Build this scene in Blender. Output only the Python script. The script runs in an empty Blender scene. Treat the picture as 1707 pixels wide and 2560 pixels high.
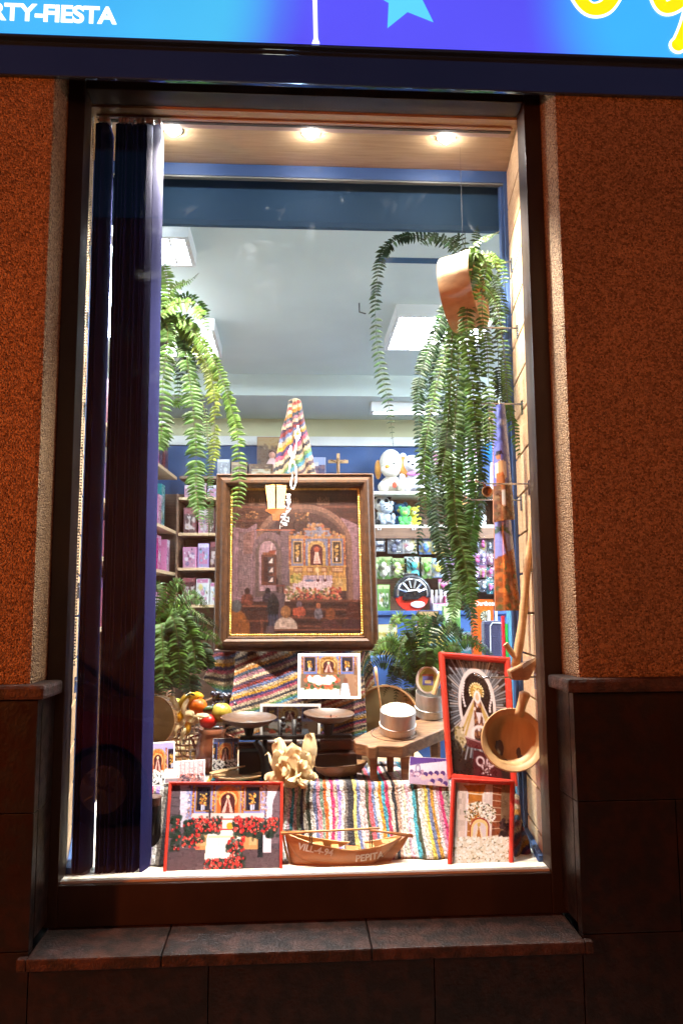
import bpy, bmesh, math, random
import numpy as np
from mathutils import Vector, Matrix

# ------------------------------------------------------------------ camera, world, light
SC = bpy.context.scene
COL = SC.collection
R = math.radians
F_PX, PSI, TH, ROLL = 2020.0, R(3.53), R(7.0), 0.0064
CAM = Vector((0, -2.1, 1.65))
FW = Vector((math.sin(PSI)*math.cos(TH), math.cos(PSI)*math.cos(TH), math.sin(TH)))
RT0 = Vector((math.cos(PSI), -math.sin(PSI), 0))
UP0 = RT0.cross(FW)
RT = RT0*math.cos(ROLL) - UP0*math.sin(ROLL)
UP = UP0*math.cos(ROLL) + RT0*math.sin(ROLL)
cd = bpy.data.cameras.new('camera')
cam = bpy.data.objects.new('camera', cd)
COL.objects.link(cam)
cam.matrix_world = Matrix(((RT.x, UP.x, -FW.x, CAM.x), (RT.y, UP.y, -FW.y, CAM.y), (RT.z, UP.z, -FW.z, CAM.z), (0, 0, 0, 1)))
cd.sensor_fit = 'HORIZONTAL'
cd.sensor_width = 36
cd.lens = 36*F_PX/1707
cd.clip_start = 0.02
cd.clip_end = 500
SC.camera = cam

W = bpy.data.worlds.new('World')
SC.world = W
W.use_nodes = True
wn = W.node_tree.nodes
sky = wn.new('ShaderNodeTexSky')
sky.sky_type = 'NISHITA'
sky.sun_disc = False
sky.sun_elevation = R(-6)
sky.sun_rotation = R(200)
W.node_tree.links.new(sky.outputs[0], wn['Background'].inputs[0])
wn['Background'].inputs[1].default_value = 0.05
bg2 = wn.new('ShaderNodeBackground'); bg2.inputs[0].default_value = (0.016, 0.034, 0.075, 1); bg2.inputs[1].default_value = 0.9      # last blue of the night sky
ads = wn.new('ShaderNodeAddShader')
W.node_tree.links.new(wn['Background'].outputs[0], ads.inputs[0]); W.node_tree.links.new(bg2.outputs[0], ads.inputs[1]); W.node_tree.links.new(ads.outputs[0], wn['World Output'].inputs[0])
SC.view_settings.view_transform = 'Standard'
SC.view_settings.look = 'None'
SC.view_settings.exposure = 0.0
SC.view_settings.gamma = 1.0
SC.view_settings.use_curve_mapping = False
SC.cycles.max_bounces = 8
SC.cycles.transparent_max_bounces = 12
SC.cycles.sample_clamp_indirect = 4
SC.cycles.caustics_reflective = False
SC.cycles.caustics_refractive = False

def lamp(name, kind, loc, energy, color, radius=0.05, direction=None, spot=None, blend=0.6):
    l = bpy.data.lights.new(name, kind)
    l.energy = energy
    l.color = color
    l.shadow_soft_size = radius
    if kind == 'SPOT':
        l.spot_size = spot
        l.spot_blend = blend
    o = bpy.data.objects.new(name, l)
    COL.objects.link(o)
    o.location = loc
    if direction is not None:
        o.rotation_euler = Vector(direction).to_track_quat('-Z', 'Y').to_euler()
    return o

SODIUM = (1.0, 0.20, 0.03)
# ------------------------------------------------------------------ picture <-> place
def ray(px, py):
    return FW*F_PX + RT*(px-853.5) - UP*(py-1280)
def at(px, py, Y):
    d = ray(px, py)
    return CAM + d*((Y-CAM.y)/d.y)
def onz(px, py, z):
    d = ray(px, py)
    return CAM + d*((z-CAM.z)/d.z)
def ppm(Y):                       # metres per picture pixel at depth Y
    return (Y-CAM.y)/F_PX
SH = 0.072                        # the shop's side walls run at 4 degrees to the facade normal
def rm(x, y, z):
    return Vector((x+SH*y, y, z))

# ------------------------------------------------------------------ mesh helpers
def s2l(c):
    return tuple((v/12.92 if v <= 0.04045 else ((v+0.055)/1.055)**2.4) for v in c)
def hx(h):
    return tuple(int(h[i:i+2], 16)/255 for i in (0, 2, 4))

class MB:
    def __init__(s):
        s.v = []; s.f = []; s.c = []; s.col = (1, 1, 1); s.M = None
    def add(s, vs, fs, cols=None):
        n = len(s.v)
        for i, p in enumerate(vs):
            p = Vector(p)
            s.v.append(s.M @ p if s.M is not None else p)
            s.c.append(cols[i] if cols is not None else s.col)
        for f in fs:
            s.f.append(tuple(n+i for i in f))
        return s
    def box(s, a, b):
        (x0, y0, z0), (x1, y1, z1) = a, b
        x0, x1 = min(x0, x1), max(x0, x1); y0, y1 = min(y0, y1), max(y0, y1); z0, z1 = min(z0, z1), max(z0, z1)
        return s.add([(x0,y0,z0),(x1,y0,z0),(x1,y1,z0),(x0,y1,z0),(x0,y0,z1),(x1,y0,z1),(x1,y1,z1),(x0,y1,z1)],
                     [(0,3,2,1),(4,5,6,7),(0,1,5,4),(1,2,6,5),(2,3,7,6),(3,0,4,7)])
    def rbox(s, a, b):                     # a box in shop coordinates (sheared like the shop's plan)
        n = len(s.v); s.box(a, b)
        for i in range(n, len(s.v)):
            p = s.v[i]; s.v[i] = Vector((p.x+SH*p.y, p.y, p.z))
        return s
    def hexa(s, low, high):                # 4 + 4 corners
        return s.add(list(low)+list(high), [(3,2,1,0),(4,5,6,7),(0,1,5,4),(1,2,6,5),(2,3,7,6),(3,0,4,7)])
    def grid(s, fn, nu, nv, colfn=None, closed_u=False):
        vs = []; cs = []
        for j in range(nv):
            for i in range(nu):
                u = i/(nu if closed_u else nu-1); v = j/(nv-1)
                vs.append(fn(u, v)); cs.append(colfn(u, v) if colfn else s.col)
        fs = []
        for j in range(nv-1):
            for i in range(nu if closed_u else nu-1):
                k = (i+1) % nu
                fs.append((j*nu+i, j*nu+k, (j+1)*nu+k, (j+1)*nu+i))
        return s.add(vs, fs, cs)
    def tube(s, pts, r, n=8, cap=True):
        pts = [Vector(p) for p in pts]
        rs = r if isinstance(r, (list, tuple)) else [r]*len(pts)
        vs = []; fs = []
        t0 = (pts[1]-pts[0]).normalized()
        ref = Vector((0, 0, 1)) if abs(t0.z) < 0.9 else Vector((1, 0, 0))
        nrm = t0.cross(ref).normalized()
        for i, p in enumerate(pts):
            t = (pts[min(i+1, len(pts)-1)]-pts[max(i-1, 0)]).normalized()
            nrm = (nrm - t*nrm.dot(t)).normalized()
            b = t.cross(nrm)
            for k in range(n):
                a = 2*math.pi*k/n
                vs.append(p+(nrm*math.cos(a)+b*math.sin(a))*rs[i])
        for i in range(len(pts)-1):
            for k in range(n):
                k2 = (k+1) % n
                fs.append((i*n+k, i*n+k2, (i+1)*n+k2, (i+1)*n+k))
        if cap:
            fs.append(tuple(range(n-1, -1, -1))); fs.append(tuple((len(pts)-1)*n+k for k in range(n)))
        return s.add(vs, fs)
    def lathe(s, prof, n=32, squash=1.0):
        vs = []; fs = []; m = len(prof)
        for (r, z) in prof:
            for k in range(n):
                a = 2*math.pi*k/n
                vs.append((r*math.cos(a), r*math.sin(a)*squash, z))
        for i in range(m-1):
            for k in range(n):
                k2 = (k+1) % n
                fs.append((i*n+k, i*n+k2, (i+1)*n+k2, (i+1)*n+k))
        if prof[0][0] > 1e-6: fs.append(tuple(range(n-1, -1, -1)))
        if prof[-1][0] > 1e-6: fs.append(tuple((m-1)*n+k for k in range(n)))
        return s.add(vs, fs)
    def ball(s, c, r, nu=14, nv=10):
        r = (r, r, r) if not isinstance(r, (tuple, list)) else r
        c = Vector(c)
        return s.grid(lambda u, v: c+Vector((r[0]*math.sin(math.pi*v)*math.cos(2*math.pi*u), r[1]*math.sin(math.pi*v)*math.sin(2*math.pi*u), r[2]*math.cos(math.pi*v))), nu, nv, closed_u=True)
    def prism(s, pts, d0, d1):             # polygon (x, z) extruded along y
        n = len(pts)
        vs = [(x, d0, z) for x, z in pts]+[(x, d1, z) for x, z in pts]
        fs = [tuple(range(n)), tuple(range(2*n-1, n-1, -1))]
        fs += [(i, i+n, (i+1) % n+n, (i+1) % n) for i in range(n)]
        return s.add(vs, fs)
    def build(s, name, mat, parent=None, base=None, bevel=0, smooth=False, auto=None):
        org = base if base is not None else (parent['_o'] if parent is not None and '_o' in parent else (0, 0, 0))
        org = Vector(org)
        me = bpy.data.meshes.new(name)
        me.from_pydata([tuple(p-org) for p in s.v], [], s.f)
        if any(c != (1, 1, 1) for c in s.c):
            at_ = me.color_attributes.new('Col', 'FLOAT_COLOR', 'POINT')
            arr = np.ones((len(s.c), 4), dtype=np.float32); arr[:, :3] = np.array(s.c, dtype=np.float32)[:, :3]
            at_.data.foreach_set('color', arr.ravel())
        bm = bmesh.new(); bm.from_mesh(me)
        bmesh.ops.recalc_face_normals(bm, faces=bm.faces)
        if bevel:
            es = [e for e in bm.edges if len(e.link_faces) == 2 and e.calc_face_angle(0) > 0.6]
            bmesh.ops.bevel(bm, geom=es, offset=bevel, segments=2, affect='EDGES', profile=0.6, clamp_overlap=True)
        bm.to_mesh(me); bm.free()
        if smooth:
            me.shade_smooth() if auto is None else me.shade_smooth()
            if auto is not None:
                bmq = bmesh.new(); bmq.from_mesh(me)
                for e in bmq.edges:
                    if len(e.link_faces) == 2 and e.calc_face_angle(0) > auto: e.smooth = False
                bmq.to_mesh(me); bmq.free()
        me.materials.append(mat)
        o = bpy.data.objects.new(name, me)
        COL.objects.link(o)
        if parent is not None:
            o.parent = parent
            if base is not None: o.location = org-Vector(parent['_o'])
        else:
            o.location = org
        o['_o'] = tuple(org)
        return o

def tag(o, label, cat, group=None):
    o['label'] = label; o['category'] = cat
    if group: o['group'] = group
    return o
def thing(name, label, cat, loc, group=None):
    o = bpy.data.objects.new(name, None)
    COL.objects.link(o)
    o.empty_display_size = 0.02
    o.location = loc
    o['_o'] = tuple(loc)
    return tag(o, label, cat, group)
def setting(o):
    o['kind'] = 'structure'
    return o
def frame_M(origin, ex, ey, ez):
    return Matrix(((ex[0], ey[0], ez[0], origin[0]), (ex[1], ey[1], ez[1], origin[1]), (ex[2], ey[2], ez[2], origin[2]), (0, 0, 0, 1)))
def axis_M(origin, z, x=(1, 0, 0)):        # local z along the given axis
    z = Vector(z).normalized(); x = Vector(x); x = (x-z*x.dot(z)).normalized(); y = z.cross(x)
    return frame_M(origin, x, y, z)
def smooth_path(pts, n):
    P = [Vector(p) for p in pts]
    P = [P[0]*2-P[1]]+P+[P[-1]*2-P[-2]]
    out = []
    m = len(P)-3
    for i in range(n):
        t = i/(n-1)*m; k = min(int(t), m-1); t -= k
        a, b, c, d = P[k:k+4]
        out.append(0.5*((2*b)+(c-a)*t+(2*a-5*b+4*c-d)*t*t+(3*b-a-3*c+d)*t**3))
    return out

def text_mesh(mb, body, M, height, bold=0.0, depth=0.002, shear=0.0, spacing=1.0):
    cu = bpy.data.curves.new('t', 'FONT')
    cu.body = body; cu.size = 1.0; cu.extrude = 0; cu.offset = bold; cu.shear = shear; cu.space_character = spacing
    o = bpy.data.objects.new('t', cu); COL.objects.link(o)
    dg = bpy.context.evaluated_depsgraph_get(); dg.update()
    me = bpy.data.meshes.new_from_object(o.evaluated_get(dg))
    vs = [v.co.copy() for v in me.vertices]; fs = [tuple(p.vertices) for p in me.polygons]
    bpy.data.objects.remove(o); bpy.data.curves.remove(cu); bpy.data.meshes.remove(me)
    h = max(v.y for v in vs); x0 = min(v.x for v in vs); x1 = max(v.x for v in vs); k = height/h
    n = len(vs)
    front = [((v.x-x0)*k, v.y*k, depth) for v in vs]
    mb2 = [M @ Vector(p) for p in front]
    mb.add(mb2, fs)
    return (x1-x0)*k

# ------------------------------------------------------------------ materials
MATS = {}
def _mix(nt, fac, a, b):
    n = nt.nodes.new('ShaderNodeMix'); n.data_type = 'RGBA'
    nt.links.new(fac, n.inputs['Factor'])
    for key, val in (('A', a), ('B', b)):
        sock = [i for i in n.inputs if i.name == key and i.type == 'RGBA'][0]
        if isinstance(val, tuple): sock.default_value = (*val, 1)
        else: nt.links.new(val, sock)
    return [o for o in n.outputs if o.type == 'RGBA'][0]
def M(name, c1, c2=None, scale=8, rough=0.6, bump=0.0, bscale=None, metal=0.0, stretch=(1, 1, 1), coat=0.0,
      kind='noise', emit=0.0, trans=0.0, detail=4, attr=False, lo=0.35, hi=0.65, sheen=0.0, spec=0.5, rvar=0.12, stain=0.0, sscale=1.6):
    if name in MATS: return MATS[name]
    m = bpy.data.materials.new(name); m.use_nodes = True
    nt = m.node_tree; N = nt.nodes; L = nt.links
    b = N['Principled BSDF']; out = N['Material Output']
    tc = N.new('ShaderNodeTexCoord'); mp = N.new('ShaderNodeMapping'); mp.inputs['Scale'].default_value = stretch
    L.new(tc.outputs['Object'], mp.inputs[0])
    if kind == 'voronoi':
        tx = N.new('ShaderNodeTexVoronoi'); tx.inputs['Scale'].default_value = scale
        L.new(mp.outputs[0], tx.inputs['Vector'])
        sep = N.new('ShaderNodeSeparateColor'); L.new(tx.outputs['Color'], sep.inputs[0])
        fac = sep.outputs[0]; hsrc = tx.outputs['Distance']
    else:
        tx = N.new('ShaderNodeTexNoise'); tx.inputs['Scale'].default_value = scale; tx.inputs['Detail'].default_value = detail
        if kind == 'wood': tx.inputs['Distortion'].default_value = 0.6
        L.new(mp.outputs[0], tx.inputs['Vector'])
        fac = tx.outputs[0]; hsrc = tx.outputs[0]
    rp = N.new('ShaderNodeMapRange'); rp.inputs['From Min'].default_value = lo; rp.inputs['From Max'].default_value = hi
    if kind == 'voronoi': rp.inputs['From Min'].default_value = 0; rp.inputs['From Max'].default_value = 1
    L.new(fac, rp.inputs[0])
    if attr:
        va = N.new('ShaderNodeVertexColor'); va.layer_name = 'Col'
        dk = N.new('ShaderNodeMix'); dk.data_type = 'RGBA'; dk.blend_type = 'MULTIPLY'; dk.inputs['Factor'].default_value = 1.0
        col2 = _mix(nt, rp.outputs[0], c1, c2 if c2 else c1)
        socks = [i for i in dk.inputs if i.type == 'RGBA']
        L.new(va.outputs[0], socks[0]); L.new(col2, socks[1])
        color = [o for o in dk.outputs if o.type == 'RGBA'][0]
    else:
        color = _mix(nt, rp.outputs[0], c1, c2 if c2 else tuple(v*0.8 for v in c1))
    if stain:
        sn = N.new('ShaderNodeTexNoise'); sn.inputs['Scale'].default_value = sscale; sn.inputs['Detail'].default_value = 9; sn.inputs['Roughness'].default_value = 0.65; sn.inputs['Distortion'].default_value = 0.4
        sm = N.new('ShaderNodeMapping'); sm.inputs['Scale'].default_value = (1, 1, 0.55); L.new(tc.outputs['Object'], sm.inputs[0]); L.new(sm.outputs[0], sn.inputs['Vector'])
        sr = N.new('ShaderNodeMapRange'); sr.inputs['From Min'].default_value = 0.36; sr.inputs['From Max'].default_value = 0.62; sr.inputs['To Min'].default_value = 1-stain; sr.inputs['To Max'].default_value = 1.0; L.new(sn.outputs[0], sr.inputs[0])
        sx = N.new('ShaderNodeMix'); sx.data_type = 'RGBA'; sx.blend_type = 'MULTIPLY'; sx.inputs['Factor'].default_value = 1.0
        ss = [i for i in sx.inputs if i.type == 'RGBA']; L.new(color, ss[0]); L.new(sr.outputs[0], ss[1]); color = [o for o in sx.outputs if o.type == 'RGBA'][0]
    L.new(color, b.inputs['Base Color'])
    b.inputs['Metallic'].default_value = metal
    b.inputs['Specular IOR Level'].default_value = spec
    rr = N.new('ShaderNodeMapRange'); rr.inputs['To Min'].default_value = max(0.02, rough-rvar/2); rr.inputs['To Max'].default_value = min(1, rough+rvar/2)
    L.new(rp.outputs[0], rr.inputs[0]); L.new(rr.outputs[0], b.inputs['Roughness'])
    b.inputs['Coat Weight'].default_value = coat
    b.inputs['Coat Roughness'].default_value = 0.08
    if sheen:
        b.inputs['Sheen Weight'].default_value = sheen
    if emit:
        L.new(color, b.inputs['Emission Color']); b.inputs['Emission Strength'].default_value = emit
    if bump:
        bp = N.new('ShaderNodeBump'); bp.inputs['Strength'].default_value = bump; bp.inputs['Distance'].default_value = 0.01
        if bscale:
            t2 = N.new('ShaderNodeTexNoise'); t2.inputs['Scale'].default_value = bscale; t2.inputs['Detail'].default_value = 3
            L.new(mp.outputs[0], t2.inputs['Vector']); hsrc = t2.outputs[0]
        if kind == 'voronoi': bp.invert = True
        L.new(hsrc, bp.inputs['Height']); L.new(bp.outputs[0], b.inputs['Normal'])
    if trans:
        tr = N.new('ShaderNodeBsdfTranslucent'); L.new(color, tr.inputs[0])
        mx = N.new('ShaderNodeMixShader'); mx.inputs[0].default_value = trans
        L.new(b.outputs[0], mx.inputs[1]); L.new(tr.outputs[0], mx.inputs[2]); L.new(mx.outputs[0], out.inputs[0])
    MATS[name] = m
    return m

def glass_mat(name, tint=(1, 1, 1), smudge=0.0, ior=1.45, gain=1.0):
    m = bpy.data.materials.new(name); m.use_nodes = True
    nt = m.node_tree; N = nt.nodes; L = nt.links
    N.remove(N['Principled BSDF']); out = N['Material Output']
    t = N.new('ShaderNodeBsdfTransparent'); t.inputs[0].default_value = (*tint, 1)
    g = N.new('ShaderNodeBsdfGlossy'); g.inputs['Roughness'].default_value = 0.0
    lw = N.new('ShaderNodeLayerWeight'); lw.inputs[0].default_value = 0.5          # two-sided Schlick reflectance
    pw = N.new('ShaderNodeMath'); pw.operation = 'POWER'; pw.inputs[1].default_value = 5.0; L.new(lw.outputs['Facing'], pw.inputs[0])
    fr = N.new('ShaderNodeMapRange'); fr.inputs['To Min'].default_value = ((ior-1)/(ior+1))**2*gain; fr.inputs['To Max'].default_value = 1.0; L.new(pw.outputs[0], fr.inputs[0])
    mx = N.new('ShaderNodeMixShader')
    L.new(fr.outputs[0], mx.inputs[0]); L.new(t.outputs[0], mx.inputs[1]); L.new(g.outputs[0], mx.inputs[2])
    last = mx.outputs[0]
    if smudge:
        tc = N.new('ShaderNodeTexCoord')
        n1 = N.new('ShaderNodeTexNoise'); n1.inputs['Scale'].default_value = 5.0; n1.inputs['Detail'].default_value = 10; n1.inputs['Roughness'].default_value = 0.7; n1.inputs['Distortion'].default_value = 2.5
        L.new(tc.outputs['Object'], n1.inputs['Vector'])
        mr = N.new('ShaderNodeMapRange'); mr.inputs['From Min'].default_value = 0.56; mr.inputs['From Max'].default_value = 0.85; mr.inputs['To Max'].default_value = smudge
        L.new(n1.outputs[0], mr.inputs[0])
        d = N.new('ShaderNodeBsdfTranslucent'); d.inputs[0].default_value = (0.8, 0.82, 0.85, 1)
        mx2 = N.new('ShaderNodeMixShader'); L.new(mr.outputs[0], mx2.inputs[0]); L.new(last, mx2.inputs[1]); L.new(d.outputs[0], mx2.inputs[2])
        last = mx2.outputs[0]
    L.new(last, out.inputs[0])
    return m

def emit_mat(name, col, strength, attr=False):
    m = bpy.data.materials.new(name); m.use_nodes = True
    nt = m.node_tree; N = nt.nodes; L = nt.links
    b = N['Principled BSDF']
    tc = N.new('ShaderNodeTexCoord'); n1 = N.new('ShaderNodeTexNoise'); n1.inputs['Scale'].default_value = 3
    L.new(tc.outputs['Object'], n1.inputs['Vector'])
    mr = N.new('ShaderNodeMapRange'); mr.inputs['To Min'].default_value = strength*0.9; mr.inputs['To Max'].default_value = strength*1.1
    L.new(n1.outputs[0], mr.inputs[0]); L.new(mr.outputs[0], b.inputs['Emission Strength'])
    b.inputs['Base Color'].default_value = (*(0.3*v for v in col), 1)
    b.inputs['Roughness'].default_value = 0.3
    if attr:
        va = N.new('ShaderNodeVertexColor'); va.layer_name = 'Col'; L.new(va.outputs[0], b.inputs['Emission Color'])
    else:
        b.inputs['Emission Color'].default_value = (*col, 1)
    return m

m_stucco = M('stucco', (0.56, 0.36, 0.18), (0.15, 0.085, 0.042), scale=215, rough=0.9, bump=0.9, kind='voronoi', stain=0.34, sscale=1.2)
m_stone = M('dark_marble', (0.020, 0.0095, 0.006), (0.004, 0.003, 0.003), scale=30, rough=0.34, detail=12, lo=0.40, hi=0.60, bump=0.12, bscale=120, stain=0.5, sscale=6)
m_sill = M('worn_sill', (0.070, 0.027, 0.016), (0.014, 0.006, 0.004), scale=26, rough=0.6, detail=8, lo=0.38, hi=0.6, bump=0.45, bscale=140, stain=0.45, sscale=9)
m_grout = M('grout', (0.012, 0.010, 0.009), rough=0.95)
m_alu = M('bronze_aluminium', (0.045, 0.026, 0.016), (0.035, 0.020, 0.013), scale=3, rough=0.42, metal=0.3, stain=0.35, sscale=7)
m_navy_gloss = M('navy_panel', (0.10, 0.17, 0.30), (0.12, 0.20, 0.34), scale=2, rough=0.08, metal=0.85)
m_wood_panel = M('beech_laminate', (0.56, 0.385, 0.215), (0.44, 0.285, 0.15), scale=14, rough=0.42, kind='wood', stretch=(0.35, 3, 9))
m_wood_panel_x = M('beech_laminate_ceiling', (0.56, 0.385, 0.215), (0.44, 0.285, 0.15), scale=14, rough=0.38, kind='wood', stretch=(0.5, 6, 6))
m_groove = M('dark_groove', (0.04, 0.03, 0.022), rough=0.8)
m_white = M('white_paint', (0.80, 0.80, 0.77), (0.74, 0.74, 0.71), scale=5, rough=0.6)
m_cream = M('cream_shelf', (0.78, 0.74, 0.62), (0.72, 0.68, 0.55), scale=6, rough=0.5)
m_ceiling = M('ceiling_paint', (0.62, 0.70, 0.665), (0.57, 0.645, 0.615), scale=1.3, rough=0.9, bump=0.04, bscale=60, stain=0.08, sscale=1.2)
m_blue = M('blue_paint', (0.026, 0.075, 0.22), (0.022, 0.062, 0.18), scale=3, rough=0.6)
m_blue_dark = M('blue_fascia', (0.012, 0.042, 0.088), (0.010, 0.036, 0.076), scale=2, rough=0.8, spec=0.25)
m_yellow_wall = M('pale_yellow_wall', (0.62, 0.60, 0.38), (0.56, 0.54, 0.34), scale=2, rough=0.85)
m_shelf_brown = M('brown_shelving', (0.17, 0.085, 0.045), (0.11, 0.055, 0.03), scale=10, rough=0.5, kind='wood', stretch=(0.4, 4, 8))
m_chrome = M('chrome', (0.75, 0.75, 0.76), (0.62, 0.62, 0.64), scale=4, rough=0.18, metal=1.0)
m_blind = M('navy_blind_fabric', (0.006, 0.007, 0.055), (0.005, 0.006, 0.046), scale=220, rough=0.9, bump=0.1, spec=0.12)
m_print = M('print', (0.80, 0.80, 0.80), (0.72, 0.72, 0.72), scale=60, rough=0.3, attr=True, coat=0.15)
m_canvas = M('oil_canvas', (0.50, 0.43, 0.39), (0.43, 0.37, 0.33), scale=160, rough=0.42, attr=True, bump=0.15)
m_rug = M('rag_rug', (0.82, 0.82, 0.82), (0.36, 0.36, 0.36), scale=170, rough=0.95, attr=True, bump=0.7, detail=3)
m_fern = M('fern_leaf', (1, 1, 1), (0.72, 0.75, 0.6), scale=40, rough=0.55, attr=True, trans=0.25, spec=0.3)
m_stemb = M('fern_stem', (0.10, 0.075, 0.03), (0.07, 0.06, 0.02), scale=30, rough=0.6)
m_pot = M('plastic_pot', (0.05, 0.03, 0.02), rough=0.5)
m_red_frame = M('red_lacquer', (0.52, 0.035, 0.02), (0.44, 0.028, 0.018), scale=9, rough=0.3, coat=0.3)
m_dark_frame = M('walnut_frame', (0.080, 0.038, 0.018), (0.040, 0.019, 0.010), scale=16, rough=0.36, kind='wood', stretch=(3, 3, 3), coat=0.2)
m_gold = M('gilt', (0.72, 0.47, 0.12), (0.42, 0.24, 0.05), scale=120, rough=0.35, metal=0.75)
m_wood_light = M('pale_wood', (0.55, 0.35, 0.17), (0.42, 0.25, 0.11), scale=10, rough=0.5, kind='wood', stretch=(2, 2, 7), bump=0.05)
m_wood_mid = M('mid_wood', (0.36, 0.19, 0.085), (0.22, 0.11, 0.05), scale=9, rough=0.5, kind='wood', stretch=(3, 7, 7), bump=0.1)
m_wood_stool = M('old_stool_wood', (0.22, 0.115, 0.05), (0.11, 0.055, 0.026), scale=14, rough=0.55, kind='wood', stretch=(1.2, 6, 6), bump=0.25)
m_wood_dark = M('dark_wood', (0.075, 0.03, 0.018), (0.04, 0.018, 0.012), scale=9, rough=0.4, kind='wood', stretch=(2, 6, 6), coat=0.2)
m_iron = M('black_iron', (0.018, 0.017, 0.017), (0.03, 0.028, 0.027), scale=20, rough=0.38, metal=0.6)
m_tin = M('tinplate', (0.74, 0.72, 0.69), (0.62, 0.60, 0.57), scale=12, rough=0.42, metal=0.75, stretch=(6, 6, 0.6))
m_husk = M('corn_husk', (0.80, 0.66, 0.40), (0.70, 0.54, 0.28), scale=16, rough=0.7, kind='wood', stretch=(6, 6, 1), trans=0.25, bump=0.2)
m_skin_drum = M('sieve_skin', (0.50, 0.40, 0.25), (0.34, 0.25, 0.14), scale=7, rough=0.8, detail=8)
m_clay = M('glazed_clay', (0.20, 0.065, 0.03), (0.13, 0.04, 0.02), scale=6, rough=0.25, coat=0.4)
m_attr_gloss = M('glossy_plastic', (1, 1, 1), (0.9, 0.9, 0.9), scale=9, rough=0.28, attr=True, coat=0.2)
m_plush = M('plush', (1, 1, 1), (0.78, 0.78, 0.78), scale=120, rough=0.95, attr=True, bump=0.5, sheen=0.4)
m_boat = M('boat_wood', (0.46, 0.19, 0.065), (0.33, 0.125, 0.04), scale=9, rough=0.42, kind='wood', stretch=(0.8, 7, 9), coat=0.25)
m_boat_light = M('boat_light_wood', (0.58, 0.31, 0.11), (0.46, 0.22, 0.08), scale=12, rough=0.4, kind='wood', stretch=(1, 8, 8), coat=0.2)
m_rope = M('cord', (0.62, 0.52, 0.36), rough=0.9, scale=60)
m_letter = M('white_lettering', (0.82, 0.80, 0.76), rough=0.5)
m_ground = M('pavement', (0.14, 0.125, 0.11), (0.09, 0.08, 0.072), scale=9, rough=0.85, bump=0.2, bscale=60)
m_road = M('asphalt', (0.05, 0.05, 0.052), (0.035, 0.035, 0.036), scale=60, rough=0.9, bump=0.3)
m_house = M('opposite_house_paint', (0.20, 0.165, 0.12), (0.16, 0.13, 0.095), scale=3, rough=0.9, bump=0.1, bscale=50)
m_clear = glass_mat('clear_plastic', ior=1.35)
m_bead = emit_mat('fairy_light', (1.0, 0.97, 0.9), 110.0)
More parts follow.
